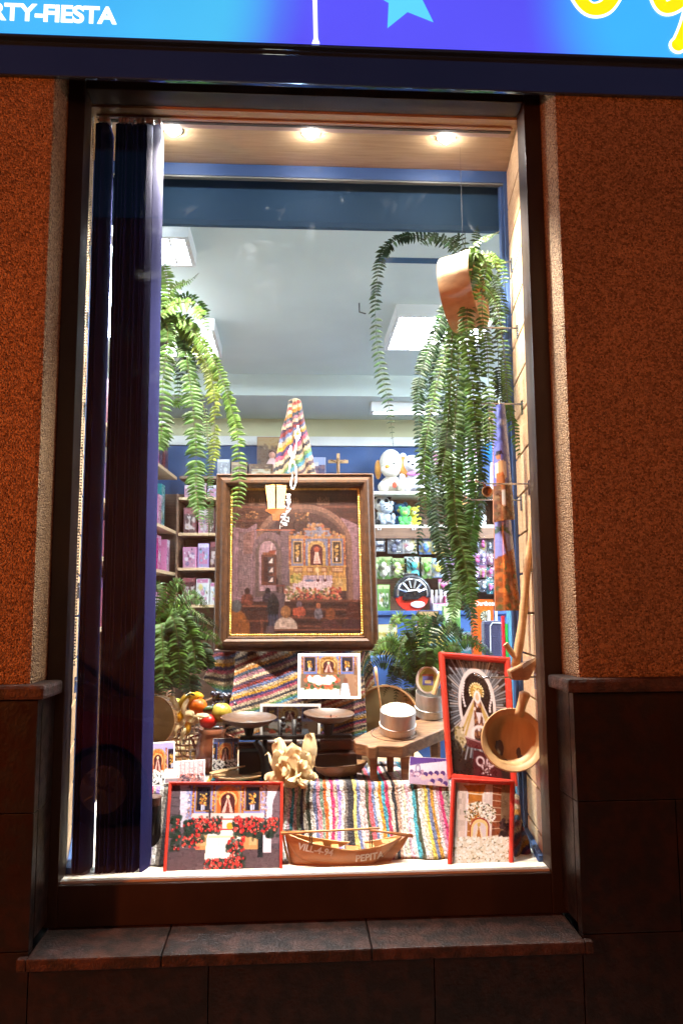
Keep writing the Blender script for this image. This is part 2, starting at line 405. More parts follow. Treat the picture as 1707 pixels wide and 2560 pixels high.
# ------------------------------------------------------------------ flat prints: a tiny painter whose strokes become the print's colours
class Pic:
    def __init__(s, w, h, bg):
        s.w, s.h = w, h
        s.a = np.ones((h, w, 3))*np.array(bg)
        s.x, s.y = np.meshgrid((np.arange(w)+0.5)/w, (np.arange(h)+0.5)/h)
        s.rng = np.random.default_rng(7)
    def put(s, m, c, al=1.0):
        m = (m*al)[..., None]
        s.a = s.a*(1-m)+np.array(c)*m
    def rect(s, x0, y0, x1, y1, c, al=1):
        s.put(((s.x >= x0) & (s.x <= x1) & (s.y >= y0) & (s.y <= y1)).astype(float), c, al)
    def ell(s, cx, cy, rx, ry, c, al=1, soft=0.15):
        d = np.sqrt(((s.x-cx)/rx)**2+((s.y-cy)/ry)**2)
        s.put(np.clip((1-d)/soft+0.5, 0, 1), c, al)
    def ring(s, cx, cy, rx, ry, wd, c, al=1, top=False):
        d = np.sqrt(((s.x-cx)/rx)**2+((s.y-cy)/ry)**2)
        m = np.clip(1.5-abs(d-1)/wd, 0, 1)
        if top: m = m*(s.y < cy)
        s.put(m, c, al)
    def arch(s, cx, top, hw, bottom, c, al=1, ry=None):
        ry = hw*s.w/s.h*1.0 if ry is None else ry
        m = ((abs(s.x-cx) <= hw) & (s.y >= top+ry) & (s.y <= bottom)) | ((((s.x-cx)/hw)**2+((s.y-top-ry)/ry)**2 <= 1) & (s.y <= bottom))
        s.put(m.astype(float), c, al)
    def poly(s, pts, c, al=1):
        ins = np.zeros(s.x.shape, bool); n = len(pts)
        for i in range(n):
            (xa, ya), (xb, yb) = pts[i], pts[(i+1) % n]
            if ya == yb: continue
            cond = ((ya > s.y) != (yb > s.y)) & (s.x < (xb-xa)*(s.y-ya)/(yb-ya)+xa)
            ins ^= cond
        s.put(ins.astype(float), c, al)
    def line(s, x0, y0, x1, y1, wd, c, al=1):
        dx, dy = x1-x0, (y1-y0); k = s.h/s.w
        px, py = s.x-x0, (s.y-y0)*k; dyk = dy*k
        t = np.clip((px*dx+py*dyk)/(dx*dx+dyk*dyk+1e-9), 0, 1)
        d = np.hypot(px-t*dx, py-t*dyk)
        s.put(np.clip(1.5-d/wd, 0, 1), c, al)
    def dabs(s, n, box, cols, r, al=0.9, asp=1.0):
        k = s.w/s.h
        for i in range(n):
            cx = s.rng.uniform(box[0], box[2]); cy = s.rng.uniform(box[1], box[3])
            q = r*s.rng.uniform(0.6, 1.3); c = cols[s.rng.integers(len(cols))]
            i0, i1 = max(int((cx-2*q)*s.w), 0), min(int((cx+2*q)*s.w)+2, s.w); j0, j1 = max(int((cy-2*q*k*asp)*s.h), 0), min(int((cy+2*q*k*asp)*s.h)+2, s.h)
            if i1 <= i0 or j1 <= j0: continue
            xx, yy = s.x[j0:j1, i0:i1], s.y[j0:j1, i0:i1]
            m = np.clip((1-np.hypot((xx-cx)/q, (yy-cy)/(q*k*asp)))/0.3, 0, 1)[..., None]*al
            s.a[j0:j1, i0:i1] = s.a[j0:j1, i0:i1]*(1-m)+np.array(c)*m
    def strokes(s, amp, sx=3, sy=9):
        n = s.rng.normal(0, 1, (s.h//sy+2, s.w//sx+2))
        n = np.repeat(np.repeat(n, sy, 0), sx, 1)[:s.h, :s.w]
        s.a = np.clip(s.a*(1+amp*n[..., None]), 0, 1)
    def lin(s):
        a = np.clip(s.a, 0, 1)
        return np.where(a <= 0.04045, a/12.92, ((a+0.055)/1.055)**2.4)

def print_mesh(mb, pic, corners, off=0.0):
    TL, TR, BR, BL = [Vector(c) for c in corners]
    n = (BL-TL).cross(TR-TL).normalized()
    if n.y > 0: n = -n
    L = pic.lin()
    w, h = pic.w, pic.h
    mb.grid(lambda u, v: (TL*(1-u)+TR*u)*(1-v)+(BL*(1-u)+BR*u)*v+n*off, w, h,
            lambda u, v: tuple(L[min(int(round(v*(h-1))), h-1), min(int(round(u*(w-1))), w-1)]))

GOLD, BLUE, NIGHT, BRICK, WHITE, LEAF = hx('c79a3c'), hx('6577b8'), hx('221c2c'), hx('8e4524'), hx('f2ece4'), hx('35502f')
def retable(p, x0, y0, x1, y1, blue=BLUE, dim=1.0, arch_c=None):
    k = lambda c: tuple(v*dim for v in c)
    X = lambda t: x0+(x1-x0)*t
    Y = lambda t: y0+(y1-y0)*t
    p.rect(x0, y0, x1, y1, k(blue))
    for t in (0.02, 0.29, 0.68, 0.95):
        p.rect(X(t), y0, X(t+0.035), y1, k(BRICK)); p.dabs(26, (X(t), y0, X(t+0.035), y1), [k(GOLD), k(hx('d8b060'))], (x1-x0)*0.012)
    for a, b in ((0.08, 0.26), (0.74, 0.92)):
        p.rect(X(a)-0.008, Y(0.08)-0.008, X(b)+0.008, Y(0.86)+0.008, k(hx('a5712c')))
        p.rect(X(a), Y(0.08), X(b), Y(0.86), k(NIGHT))
        m = (X(a)+X(b))/2; w = (X(b)-X(a))*0.22
        p.dabs(40, (m-w, Y(0.3), m+w, Y(0.68)), [k(GOLD), k(hx('d0862e')), k(hx('8a4a24')), k(hx('e5c56a'))], w*0.35)
        p.rect(m-w*0.6, Y(0.66), m-w*0.1, Y(0.85), k(hx('c9cbe6'))); p.rect(m+w*0.15, Y(0.66), m+w*0.6, Y(0.83), k(hx('b9bbdc')))
    c = X(0.5); hw = (x1-x0)*0.15
    ac = arch_c or hx('c2622a')
    p.arch(c, Y(0.02), hw*1.15, Y(1.0), k(hx('a98a60')), ry=(y1-y0)*0.3)
    p.arch(c, Y(0.08), hw*0.95, Y(1.0), k(ac), ry=(y1-y0)*0.3)
    p.ring(c, Y(0.52), hw*0.74, (y1-y0)*0.28, 0.08, k(hx('e8cc90')), al=0.8); p.dabs(40, (c-hw, Y(0.04), c+hw, Y(0.5)), [k(GOLD), k(hx('9a5a2c')), k(hx('e0c080'))], hw*0.10, al=0.7)
    p.arch(c, Y(0.28), hw*0.62, Y(0.95), k(hx('4a1c1c')), ry=(y1-y0)*0.25)
    p.poly([(c, Y(0.36)), (c+hw*0.5, Y(0.92)), (c-hw*0.5, Y(0.92))], k(hx('d9a9a0')))
    p.poly([(c, Y(0.42)), (c+hw*0.2, Y(0.92)), (c-hw*0.2, Y(0.92))], k(hx('7a3a30')))
    p.ell(c, Y(0.4), hw*0.16, (y1-y0)*0.06, k(hx('e6c9a0')))

def pic_altar_red():
    p = Pic(190, 150, hx('4c4048'))
    p.rect(0, 0, 0.2, 0.75, hx('5c4c54')); p.rect(0.8, 0, 1, 0.7, hx('6a5660'))
    for i in range(6): p.line(0, 0.1*i+0.05, 0.1, 0.1*i+0.06, 0.004, hx('352c32'))
    p.poly([(0.08, 0), (0.16, 0), (0.16, 0.5), (0.1, 0.5)], hx('cfc4da')); p.poly([(0.88, 0), (0.99, 0), (0.93, 0.2), (0.92, 0.45), (0.87, 0.45)], hx('d8cde0'))
    p.dabs(90, (0.15, 0.02, 0.2, 0.45), [hx('8f8fc0'), hx('b77b5a'), hx('d0c4d8')], 0.012)
    p.rect(0, 0.76, 1, 1, hx('56444a')); p.strokes(0.05, 6, 2)
    retable(p, 0.18, 0.0, 0.86, 0.36, blue=hx('7d85cc'))
    p.dabs(70, (0.82, 0.02, 0.88, 0.4), [hx('9a98c8'), hx('b8856a'), hx('cfc6dc')], 0.012)
    p.rect(0.2, 0.34, 0.85, 0.4, hx('d9c6c8'))
    p.rect(0.25, 0.55, 0.85, 0.76, hx('c98e5c'))
    for a in (0.29, 0.72): p.rect(a, 0.58, a+0.07, 0.71, hx('d8a878')); p.ell(a+0.035, 0.645, 0.012, 0.03, hx('7a6a48'))
    p.rect(0.46, 0.36, 0.58, 0.54, hx('efe0d8')); p.rect(0.46, 0.40, 0.58, 0.42, hx('c0504a')); p.rect(0.46, 0.52, 0.58, 0.54, hx('b83a4a')); p.ell(0.545, 0.49, 0.03, 0.04, hx('f0a030'))
    p.poly([(0.35, 0.54), (0.64, 0.54), (0.66, 0.85), (0.33, 0.87)], hx('f7ecea'))
    for i in range(9): p.line(0.36+i*0.03, 0.62, 0.355+i*0.033, 0.86, 0.002, hx('dccccc'))
    p.rect(0.36, 0.60, 0.62, 0.625, hx('ecd8b0'))
    p.rect(0.83, 0.6, 0.92, 0.8, hx('d9d2e2')); p.rect(0.80, 0.58, 0.845, 0.85, hx('1c2024'))
    p.line(0.36, 0.30, 0.36, 0.42, 0.008, hx('2c2028')); p.line(0.33, 0.325, 0.39, 0.325, 0.006, hx('2c2028'))
    dark = [hx('24302a'), hx('2d3d33'), hx('182219')]
    for b in ((0.02, 0.38, 0.1, 0.78), (0.14, 0.42, 0.32, 0.7), (0.28, 0.42, 0.46, 0.57), (0.58, 0.42, 0.75, 0.6), (0.7, 0.42, 0.98, 0.62), (0.53, 0.66, 0.68, 0.96), (0.36, 0.88, 0.66, 0.98)):
        p.dabs(90, b, dark, 0.022, al=0.75)
    red = [hx('c4232a'), hx('dd3a34'), hx('a81822'), hx('e2544a')]
    for b, n in (((0.03, 0.38, 0.1, 0.75), 10), ((0.13, 0.4, 0.31, 0.74), 34), ((0.24, 0.38, 0.47, 0.55), 44), ((0.58, 0.38, 0.78, 0.58), 44), ((0.68, 0.4, 0.98, 0.56), 50), ((0.53, 0.62, 0.68, 0.95), 38), ((0.33, 0.86, 0.66, 0.99), 40)):
        p.dabs(n, b, dark, 0.013, al=0.8); p.dabs(int(n*1.25), b, red, 0.0115, asp=1.25); p.dabs(n//2, b, [hx('f2c8b8'), hx('f0a090')], 0.0045)
    return p

def pic_column_flowers():
    p = Pic(120, 180, hx('e2cfcb'))
    p.rect(0.0, 0, 0.25, 0.7, hx('dcc6bc')); p.rect(0.22, 0, 0.5, 0.72, hx('e6d8e2'))
    p.rect(0.25, 0.1, 0.5, 0.7, hx('bf7632')); p.poly([(0.15, 0.03), (0.56, 0.01), (0.52, 0.12), (0.25, 0.13), (0.22, 0.08)], hx('c47a34'))
    p.line(0.26, 0.13, 0.5, 0.14, 0.012, hx('f0ddc8')); p.line(0.24, 0.26, 0.4, 0.25, 0.008, hx('e8cdb0')); p.line(0.24, 0.60, 0.5, 0.6, 0.008, hx('e8cdb0'))
    p.rect(0.68, 0, 0.84, 0.68, hx('8f4a2c'))
    for i in range(9): p.line(0.68, 0.03+i*0.09, 0.84, 0.05+i*0.085, 0.007, hx('d9bba4'))
    p.rect(0.84, 0, 1, 0.7, hx('8a7156')); p.strokes(0.06, 4, 12); p.dabs(60, (0.84, 0.45, 1, 0.8), [hx('2c1c1c'), hx('4a3030')], 0.04)
    p.rect(0, 0.67, 1, 1, hx('cbb89a'))
    w = [hx('fdf8ee'), hx('f4eadc'), hx('ffffff'), hx('efe2cc')]; g = [hx('6a6238'), hx('49502c'), hx('9a8648'), hx('5a3c2a')]
    
    for k in range(420):
        a = p.rng.uniform(0, 2*math.pi); q = math.sqrt(p.rng.uniform(0, 1)); x, y = 0.47+0.28*q*math.cos(a), 0.385+0.155*q*math.sin(a)
        if y > 0.44 and abs(x-0.47) < 0.16: continue
        p.dabs(1, (x, y, x+1e-4, y+1e-4), g if k % 3 == 0 else w, 0.019)
    p.arch(0.47, 0.43, 0.17, 0.72, hx('a8321c'), ry=0.12); p.arch(0.47, 0.45, 0.15, 0.72, hx('efcf8e'), ry=0.11); p.arch(0.47, 0.49, 0.115, 0.72, hx('e2d0d6'), ry=0.09)
    p.poly([(0.45, 0.5), (0.56, 0.72), (0.36, 0.72)], hx('f0dcc0')); p.poly([(0.45, 0.52), (0.5, 0.68), (0.42, 0.68)], hx('c07830')); p.ell(0.455, 0.52, 0.03, 0.025, hx('d8b060'))
    p.dabs(260, (0.0, 0.68, 1, 1), g, 0.025, al=0.8); p.dabs(900, (0.0, 0.67, 1, 1), w, 0.023)
    return p

def pic_virgin():
    p = Pic(150, 250, hx('2a1a18'))
    p.rect(0, 0, 1, 0.1, hx('3c1e1c')); p.dabs(60, (0.1, 0.02, 0.95, 0.1), [hx('6a4a48'), hx('b09a98'), hx('502c2a')], 0.02, al=0.6, asp=0.4)
    k = p.h/p.w
    for i in range(96):
        a = 2*math.pi*i/96; r0, r1 = 0.40, 0.60+0.10*math.sin(i*2.7)
        c = hx('98a2b0') if i % 2 else hx('5c6470')
        if i % 8 == 0: c = hx('c8c0c0')
        p.line(0.5+r0*math.cos(a)*0.82, 0.40+r0*math.sin(a)/k*1.22, 0.5+r1*math.cos(a)*0.85, 0.40+r1*math.sin(a)/k*1.25, 0.0125, c, al=0.85)
    p.ell(0.5, 0.40, 0.315, 0.335, hx('d8cdd0'), soft=0.03); p.ell(0.5, 0.405, 0.265, 0.295, hx('241412'), soft=0.03)
    p.ell(0.5, 0.275, 0.10, 0.068, hx('b08a3c')); p.dabs(60, (0.42, 0.22, 0.58, 0.33), [hx('e8cf80'), hx('8a6424'), hx('f4e2a8')], 0.012)
    for i in range(14):
        a = math.pi*(0.85+1.3*i/13); p.ell(0.5+0.115*math.cos(a), 0.28+0.075*math.sin(a), 0.014, 0.009, hx('f0e0b0'))
    p.poly([(0.48, 0.30), (0.53, 0.30), (0.80, 0.63), (0.74, 0.68), (0.22, 0.68), (0.16, 0.60)], hx('cfc3c0'))
    for t in (0.2, 0.27, 0.72, 0.78): p.line(0.5, 0.32, t, 0.66, 0.016, hx('b79a58'))
    p.poly([(0.45, 0.36), (0.56, 0.36), (0.60, 0.68), (0.42, 0.68)], hx('5c2e22'))
    p.dabs(40, (0.44, 0.38, 0.57, 0.66), [hx('7a4630'), hx('3c1c16'), hx('a87850'), hx('d8d0d8')], 0.018, asp=2.2)
    p.poly([(0.47, 0.46), (0.56, 0.46), (0.52, 0.56)], hx('d6cfd8'))
    p.ell(0.505, 0.325, 0.022, 0.025, hx('e2b090')); p.ell(0.515, 0.385, 0.016, 0.018, hx('d8a080')); p.ring(0.51, 0.325, 0.045, 0.045, 0.3, hx('e8e0ea'))
    for i in range(9):
        q = i/8; p.ell(0.30-0.03*math.sin(q*3), 0.21+0.20*q, 0.018, 0.012, hx('d8d0d6')); p.ell(0.73+0.02*math.sin(q*5), 0.24+0.20*q, 0.018, 0.012, hx('d8d0d6'))
    p.ring(0.52, 0.655, 0.13, 0.075, 0.18, hx('e6dce0')); p.rect(0.3, 0.55, 0.74, 0.585, hx('5c2e22'), al=0)
    p.poly([(0.2, 0.67), (0.5, 0.70), (0.95, 0.74), (0.95, 0.8), (0.3, 0.76)], hx('5a2026')); p.line(0.25, 0.68, 0.95, 0.76, 0.008, hx('b08a90'))
    p.poly([(0.1, 0.6), (0.24, 0.64), (0.28, 0.72), (0.2, 0.78), (0.08, 0.74)], hx('b0a080')); p.dabs(40, (0.06, 0.6, 0.26, 0.8), [hx('6a5830'), hx('d6cdb4'), hx('927e48')], 0.02)
    p.poly([(0.38, 0.78), (0.8, 0.81), (0.86, 1), (0.36, 1)], hx('4c1c22'))
    for sx in (-1, 1): p.ring(0.58+sx*0.085, 0.87, 0.06, 0.035, 0.25, hx('d6c6cc'))
    p.dabs(30, (0.5, 0.88, 0.68, 0.98), [hx('d6c6cc'), hx('8a6a70')], 0.014)
    p.dabs(20, (0.02, 0.28, 0.16, 0.36), [hx('e8a070'), hx('c07a58')], 0.016, al=0.6, asp=0.35)
    p.ell(0.04, 0.8, 0.16, 0.1, hx('1a1210'), al=0.8)
    return p

def pic_church():
    p = Pic(220, 260, hx('5a3326'))
    rng = p.rng
    p.rect(0, 0, 1, 0.27, hx('51291f'))
    for i in range(10): p.line(0, 0.03*i, 1, 0.028*i+0.02*math.sin(i), 0.006, hx('6a3a2a') if i % 2 else hx('3e1e18'), al=0.6)
    p.rect(0, 0.12, 1, 0.135, hx('74422e')); p.rect(0, 0.215, 1, 0.225, hx('6c3c2a'))
    p.poly([(0, 0.26), (0.12, 0.28), (0.2, 0.24), (0.2, 0.75), (0, 0.85)], hx('8f7488')); p.poly([(0.85, 0.2), (1, 0.26), (1, 0.8), (0.93, 0.77)], hx('94788a'))
    p.poly([(0.06, 0.3), (0.16, 0.3), (0.16, 0.7), (0.06, 0.74)], hx('7d6a74')); p.poly([(0.1, 0.32), (0.18, 0.28), (0.18, 0.45), (0.1, 0.45)], hx('9c6858'), al=0.5)
    p.arch(0.56, 0.11, 0.37, 0.80, hx('8c6a58'), ry=0.27); p.arch(0.56, 0.14, 0.335, 0.80, hx('6d4f44'), ry=0.25); p.arch(0.56, 0.165, 0.315, 0.80, hx('4f3230'), ry=0.235)
    for i in range(9): p.line(0.40+0.045*i, 0.19+0.02*abs(i-4), 0.36+0.055*i, 0.33, 0.006, hx('3a2220'))
    p.arch(0.30, 0.30, 0.13, 0.78, hx('7a6470'), ry=0.12); p.rect(0.38, 0.28, 0.46, 0.76, hx('71606e')); p.arch(0.29, 0.35, 0.10, 0.74, hx('6a5a58'), ry=0.10); p.arch(0.285, 0.36, 0.065, 0.70, hx('a48a9c'), ry=0.07)
    p.rect(0.235, 0.455, 0.35, 0.66, hx('6e3a26')); p.rect(0.245, 0.44, 0.34, 0.455, hx('9a5a34')); p.rect(0.255, 0.47, 0.30, 0.64, hx('4a2018'))
    for i in range(3): p.rect(0.288, 0.47+i*0.065, 0.33, 0.517+i*0.065, hx('4c4650')); p.poly([(0.29, 0.51+i*0.065), (0.32, 0.475+i*0.065), (0.325, 0.51+i*0.065)], hx('e6dcd8'))
    p.poly([(0.29, 0.43), (0.35, 0.42), (0.34, 0.445), (0.295, 0.445)], hx('a04a30')); p.line(0.31, 0.42, 0.315, 0.38, 0.003, hx('e0d0cc'))
    # altar piece
    p.rect(0.455, 0.345, 0.87, 0.60, hx('7183ad')); p.rect(0.445, 0.325, 0.88, 0.345, hx('b98a4a')); p.rect(0.57, 0.285, 0.76, 0.33, hx('8294b6')); p.rect(0.56, 0.275, 0.765, 0.29, hx('b8733c'))
    p.dabs(50, (0.455, 0.30, 0.87, 0.335), [hx('a8603c'), hx('c89850'), hx('8090b0')], 0.013); p.dabs(30, (0.60, 0.245, 0.72, 0.285), [hx('7a90b8'), hx('b05a3c'), hx('c89858')], 0.015)
    for t in (0.447, 0.555, 0.745, 0.865): p.rect(t, 0.345, t+0.018, 0.55, hx('a85a34')); p.dabs(24, (t, 0.345, t+0.018, 0.55), [hx('d8a850'), hx('c07038')], 0.006)
    for a in (0.485, 0.785):
        p.rect(a-0.008, 0.36, a+0.063, 0.515, hx('c0a060')); p.rect(a, 0.368, a+0.055, 0.508, hx('453428')); p.dabs(30, (a+0.015, 0.39, a+0.04, 0.48), [hx('b8903c'), hx('8a6a2c'), hx('d8b860')], 0.009); p.rect(a+0.018, 0.475, a+0.035, 0.50, hx('d8d4d8'))
    p.arch(0.658, 0.36, 0.067, 0.53, hx('c8a85a'), ry=0.06); p.dabs(60, (0.595, 0.365, 0.72, 0.52), [hx('e0c070'), hx('b08a40')], 0.008, al=0.7)
    p.arch(0.658, 0.385, 0.048, 0.525, hx('6a2c28'), ry=0.045); p.poly([(0.658, 0.41), (0.69, 0.515), (0.63, 0.515)], hx('d8b0a0')); p.ell(0.658, 0.42, 0.02, 0.02, hx('c05838')); p.line(0.65, 0.44, 0.64, 0.51, 0.004, hx('f0e0d8')); p.line(0.667, 0.44, 0.68, 0.51, 0.004, hx('f0e0d8'))
    p.rect(0.45, 0.53, 0.875, 0.60, hx('c59a48'))
    for a, b in ((0.48, 0.55), (0.58, 0.63), (0.69, 0.735), (0.77, 0.86)): p.rect(a, 0.54, b, 0.575, hx('a0602c')); p.rect(a+0.006, 0.545, b-0.006, 0.57, hx('c8a878'))
    p.ell(0.66, 0.56, 0.015, 0.02, hx('f0d890')); p.rect(0.45, 0.60, 0.88, 0.70, hx('b89048')); p.rect(0.80, 0.61, 0.88, 0.70, hx('c8a850')); p.ell(0.835, 0.65, 0.02, 0.03, hx('d8bc70'))
    p.poly([(0.56, 0.595), (0.78, 0.595), (0.77, 0.64), (0.54, 0.65)], hx('b4a4bc')); p.poly([(0.47, 0.655), (0.53, 0.635), (0.78, 0.635), (0.75, 0.72), (0.48, 0.72)], hx('d4c6d4')); p.dabs(60, (0.48, 0.65, 0.75, 0.72), [hx('e8dce4'), hx('b8a8bc')], 0.012, al=0.5)
    p.ell(0.6, 0.632, 0.035, 0.008, hx('5a78a8'))
    for q in (0.665, 0.72): p.ell(q, 0.628, 0.012, 0.012, hx('5c2430')); p.line(q, 0.58, q, 0.62, 0.003, hx('f4e8d0'))
    p.dabs(50, (0.46, 0.585, 0.53, 0.645), [hx('8a9a3c'), hx('c0b850'), hx('d8d080')], 0.012)
    fl = [hx('d86a44'), hx('e89a70'), hx('c03c34'), hx('7a8a3c'), hx('d8c8a0'), hx('5a6a34'), hx('a84a3c')]
    p.dabs(260, (0.42, 0.68, 0.84, 0.765), fl, 0.011); p.dabs(60, (0.40, 0.66, 0.47, 0.78), [hx('e0d4c8'), hx('8a8a50'), hx('b86a50'), hx('c8b8b0')], 0.012)
    p.line(0.355, 0.62, 0.36, 0.72, 0.008, hx('3c1c18')); p.line(0.40, 0.66, 0.40, 0.72, 0.006, hx('4c2420')); p.line(0.355, 0.665, 0.41, 0.665, 0.008, hx('7a3c34'))
    # pews and people
    p.rect(0, 0.77, 1, 1, hx('4e2a20')); p.poly([(0.30, 0.70), (0.42, 0.72), (0.40, 0.85), (0.36, 1), (0.27, 1)], hx('64525e'))
    for i in range(9): p.line(0.46, 0.765+0.028*i, 1, 0.768+0.03*i, 0.008, hx('7c4630') if i % 2 == 0 else hx('3a1c16'))
    for (a, b, y) in ((0.1, 0.29, 0.80), (0.13, 0.3, 0.90)): p.line(a, y, b, y+0.003, 0.009, hx('8a4e30')); p.rect(a, y+0.008, b, y+0.035, hx('3e1e18'))
    def person(x, y, r, head, body, bw, bh):
        p.ell(x, y+r*1.2+bh*0.5, bw, bh*0.62, body); p.rect(x-bw*0.97, y+r*1.2+bh*0.45, x+bw*0.97, y+r*1.2+bh, body); p.ell(x, y, r, r*1.1, head)
        p.dabs(25, (x-bw*0.8, y+r*1.5, x+bw*0.8, y+r*1.2+bh), [tuple(v*0.8 for v in body), tuple(min(1, v*1.2) for v in body)], 0.012, al=0.5, asp=2)
    person(0.13, 0.70, 0.020, hx('3c201c'), hx('7a3c2a'), 0.045, 0.06); person(0.285, 0.70, 0.020, hx('241820'), hx('3c2c3c'), 0.04, 0.045)
    person(0.05, 0.80, 0.038, hx('54646c'), hx('a8621e'), 0.088, 0.17); p.rect(0.0, 0.90, 0.15, 1.0, hx('a05c1c'))
    p.rect(0.155, 0.895, 0.28, 0.905, hx('8a4a30')); p.rect(0.165, 0.905, 0.26, 0.98, hx('552a20')); p.line(0.24, 0.89, 0.24, 1, 0.008, hx('8a4e34'))
    p.ell(0.325, 0.80, 0.045, 0.075, hx('1e161a')); p.rect(0.285, 0.81, 0.365, 0.87, hx('1c1418')); p.ell(0.325, 0.735, 0.018, 0.02, hx('2c2024'))
    for i in range(6): p.line(0.295+0.012*i, 0.86, 0.293+0.0135*i, 0.93, 0.005, hx('3c4a74') if i % 2 else hx('28304c'))
    person(0.42, 0.84, 0.038, hx('a8733c'), hx('cfc4b4'), 0.085, 0.11); p.rect(0.34, 0.955, 0.52, 1.0, hx('a8a4b4'))
    person(0.52, 0.79, 0.022, hx('6a5a6a'), hx('bc5030'), 0.05, 0.045); person(0.665, 0.80, 0.018, hx('b86838'), hx('6a6a7c'), 0.03, 0.06)
    person(0.755, 0.855, 0.037, hx('8c4a20'), hx('5c3030'), 0.07, 0.07); person(0.925, 0.84, 0.052, hx('58281c'), hx('4c2c34'), 0.09, 0.09)
    p.rect(0.33, 0.955, 1, 0.966, hx('8a4e34')); p.rect(0.33, 0.966, 1, 0.985, hx('3a1c18'))
    # model ships and chandeliers
    for cx in (0.16, 0.24, 0.50, 0.69, 0.74):
        p.poly([(cx-0.03, 0.10), (cx+0.03, 0.10), (cx+0.02, 0.115), (cx-0.02, 0.115)], hx('8a6a54'))
        for j in (-1, 0, 1): p.poly([(cx+j*0.017-0.007, 0.095), (cx+j*0.017, 0.05+0.01*abs(j)), (cx+j*0.017+0.008, 0.095)], hx('c8b09c'), al=0.8)
    for cx, cy in ((0.17, 0.185), (0.55, 0.20)): p.dabs(40, (cx-0.05, cy-0.03, cx+0.05, cy+0.02), [hx('a8703c'), hx('6a4024'), hx('c89850')], 0.007)
    p.strokes(0.07, 2, 7); p.strokes(0.05, 7, 2)
    gm = p.a.mean(axis=2, keepdims=True); p.a = np.clip((p.a*0.74+gm*0.26)*np.array([1.0, 0.93, 0.95])*0.92, 0, 1)
    return p

def pic_altar_photo(dark=1.0, lilies=True, seed=3):
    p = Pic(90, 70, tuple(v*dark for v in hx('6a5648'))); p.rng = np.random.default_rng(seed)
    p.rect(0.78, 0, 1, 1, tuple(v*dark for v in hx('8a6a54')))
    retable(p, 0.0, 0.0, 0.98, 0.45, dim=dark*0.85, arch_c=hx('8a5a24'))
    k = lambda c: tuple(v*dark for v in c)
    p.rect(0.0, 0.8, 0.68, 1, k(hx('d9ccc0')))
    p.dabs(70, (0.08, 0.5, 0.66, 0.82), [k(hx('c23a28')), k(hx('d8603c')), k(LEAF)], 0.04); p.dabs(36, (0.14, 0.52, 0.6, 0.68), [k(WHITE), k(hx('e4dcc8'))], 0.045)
    p.ell(0.78, 0.62, 0.035, 0.07, k(hx('6a4030'))); p.poly([(0.72, 0.68), (0.82, 0.68), (0.86, 1), (0.68, 1)], k(hx('a8bcd0'))); p.rect(0.92, 0.25, 0.98, 0.48, k(hx('6a4c38')))
    return p
def pic_white_flowers(cx=0.5, seed=4, violet=False):
    p = Pic(70, 80, hx('5a5a96') if not violet else hx('8a82c0')); p.rng = np.random.default_rng(seed)
    p.rect(0, 0, 1, 0.14, hx('3c3a54') if not violet else hx('a69cd0'))
    retable(p, cx-0.75, 0.12, cx+0.75, 0.72, blue=hx('4c5c98') if not violet else hx('9a92cc'))
    p.rect(0, 0.70, 1, 1, hx('232228')); p.dabs(150, (0, 0.66, 1, 1), [hx('f4f2ee'), hx('e6e4e0'), hx('ffffff')], 0.035)
    return p
def pic_crowd():
    p = Pic(90, 56, hx('d9c6c4'))
    p.rect(0, 0.78, 1, 1, hx('7a6a72')); p.rect(0.36, 0, 1, 0.7, hx('cba8ae')); p.dabs(80, (0.36, 0, 1, 0.65), [hx('dcc4c6'), hx('b87c84'), hx('c08c90')], 0.02)
    for i in range(6): p.line(0.4+i*0.11, 0.05, 0.39+i*0.11, 0.8, 0.006, hx('9a5a60'))
    p.dabs(120, (0.3, 0.62, 1, 1), [hx('4a3440'), hx('8a4c4c'), hx('c8a8a4'), hx('2c2430'), hx('a46a5c')], 0.03)
    return p
def pic_violet():
    p = Pic(80, 64, hx('d8cede'))
    p.poly([(0, 0), (1, 0), (1, 0.08), (0.3, 0.24), (0, 0.34)], hx('5a3a86')); p.rect(0.0, 0.55, 1, 1, hx('b8a0b8'))
    p.ring(0.22, 0.42, 0.05, 0.14, 0.3, hx('8878a0')); p.dabs(40, (0.05, 0.5, 0.4, 0.72), [hx('6a4a7a'), hx('a8809a'), hx('d8c0d0')], 0.04)
    for (x, y) in ((0.55, 0.58), (0.7, 0.55), (0.86, 0.54), (0.6, 0.85), (0.8, 0.8), (0.93, 0.9), (0.42, 0.62)):
        p.ell(x, y, 0.06, 0.09, hx('4a2c70')); p.ell(x-0.05, y+0.12, 0.07, 0.1, hx('e0b4b0'))
    return p
def pic_box(rng, cols, w=18, h=24):
    p = Pic(w, h, cols[0]); p.rng = np.random.default_rng(rng.randrange(1 << 30))
    if rng.random() < 0.7: p.rect(0, 0, 1, rng.uniform(0.15, 0.3), cols[1])
    if rng.random() < 0.6: p.rect(0.1, rng.uniform(0.3, 0.4), 0.9, 0.85, cols[2])
    p.dabs(6, (0.15, 0.3, 0.85, 0.85), cols, 0.16); p.dabs(16, (0.08, 0.08, 0.92, 0.95), cols+[WHITE, hx('3a3038'), hx('caa27a')], 0.065)
    gm = p.a.mean(axis=2, keepdims=True); p.a = np.clip((p.a*0.72+gm*0.28)*0.9, 0, 1)
    return p
# ------------------------------------------------------------------ ground and street
setting(MB().box((-8, -3.2, -0.02), (8, 0.6, 0.0)).build('pavement', m_ground))
setting(MB().box((-30, -30, -0.20), (30, -3.2, -0.12)).build('road', m_road))
setting(MB().box((-8, -3.32, -0.12), (8, -3.2, 0.0)).build('kerb', m_sill, bevel=0.01))

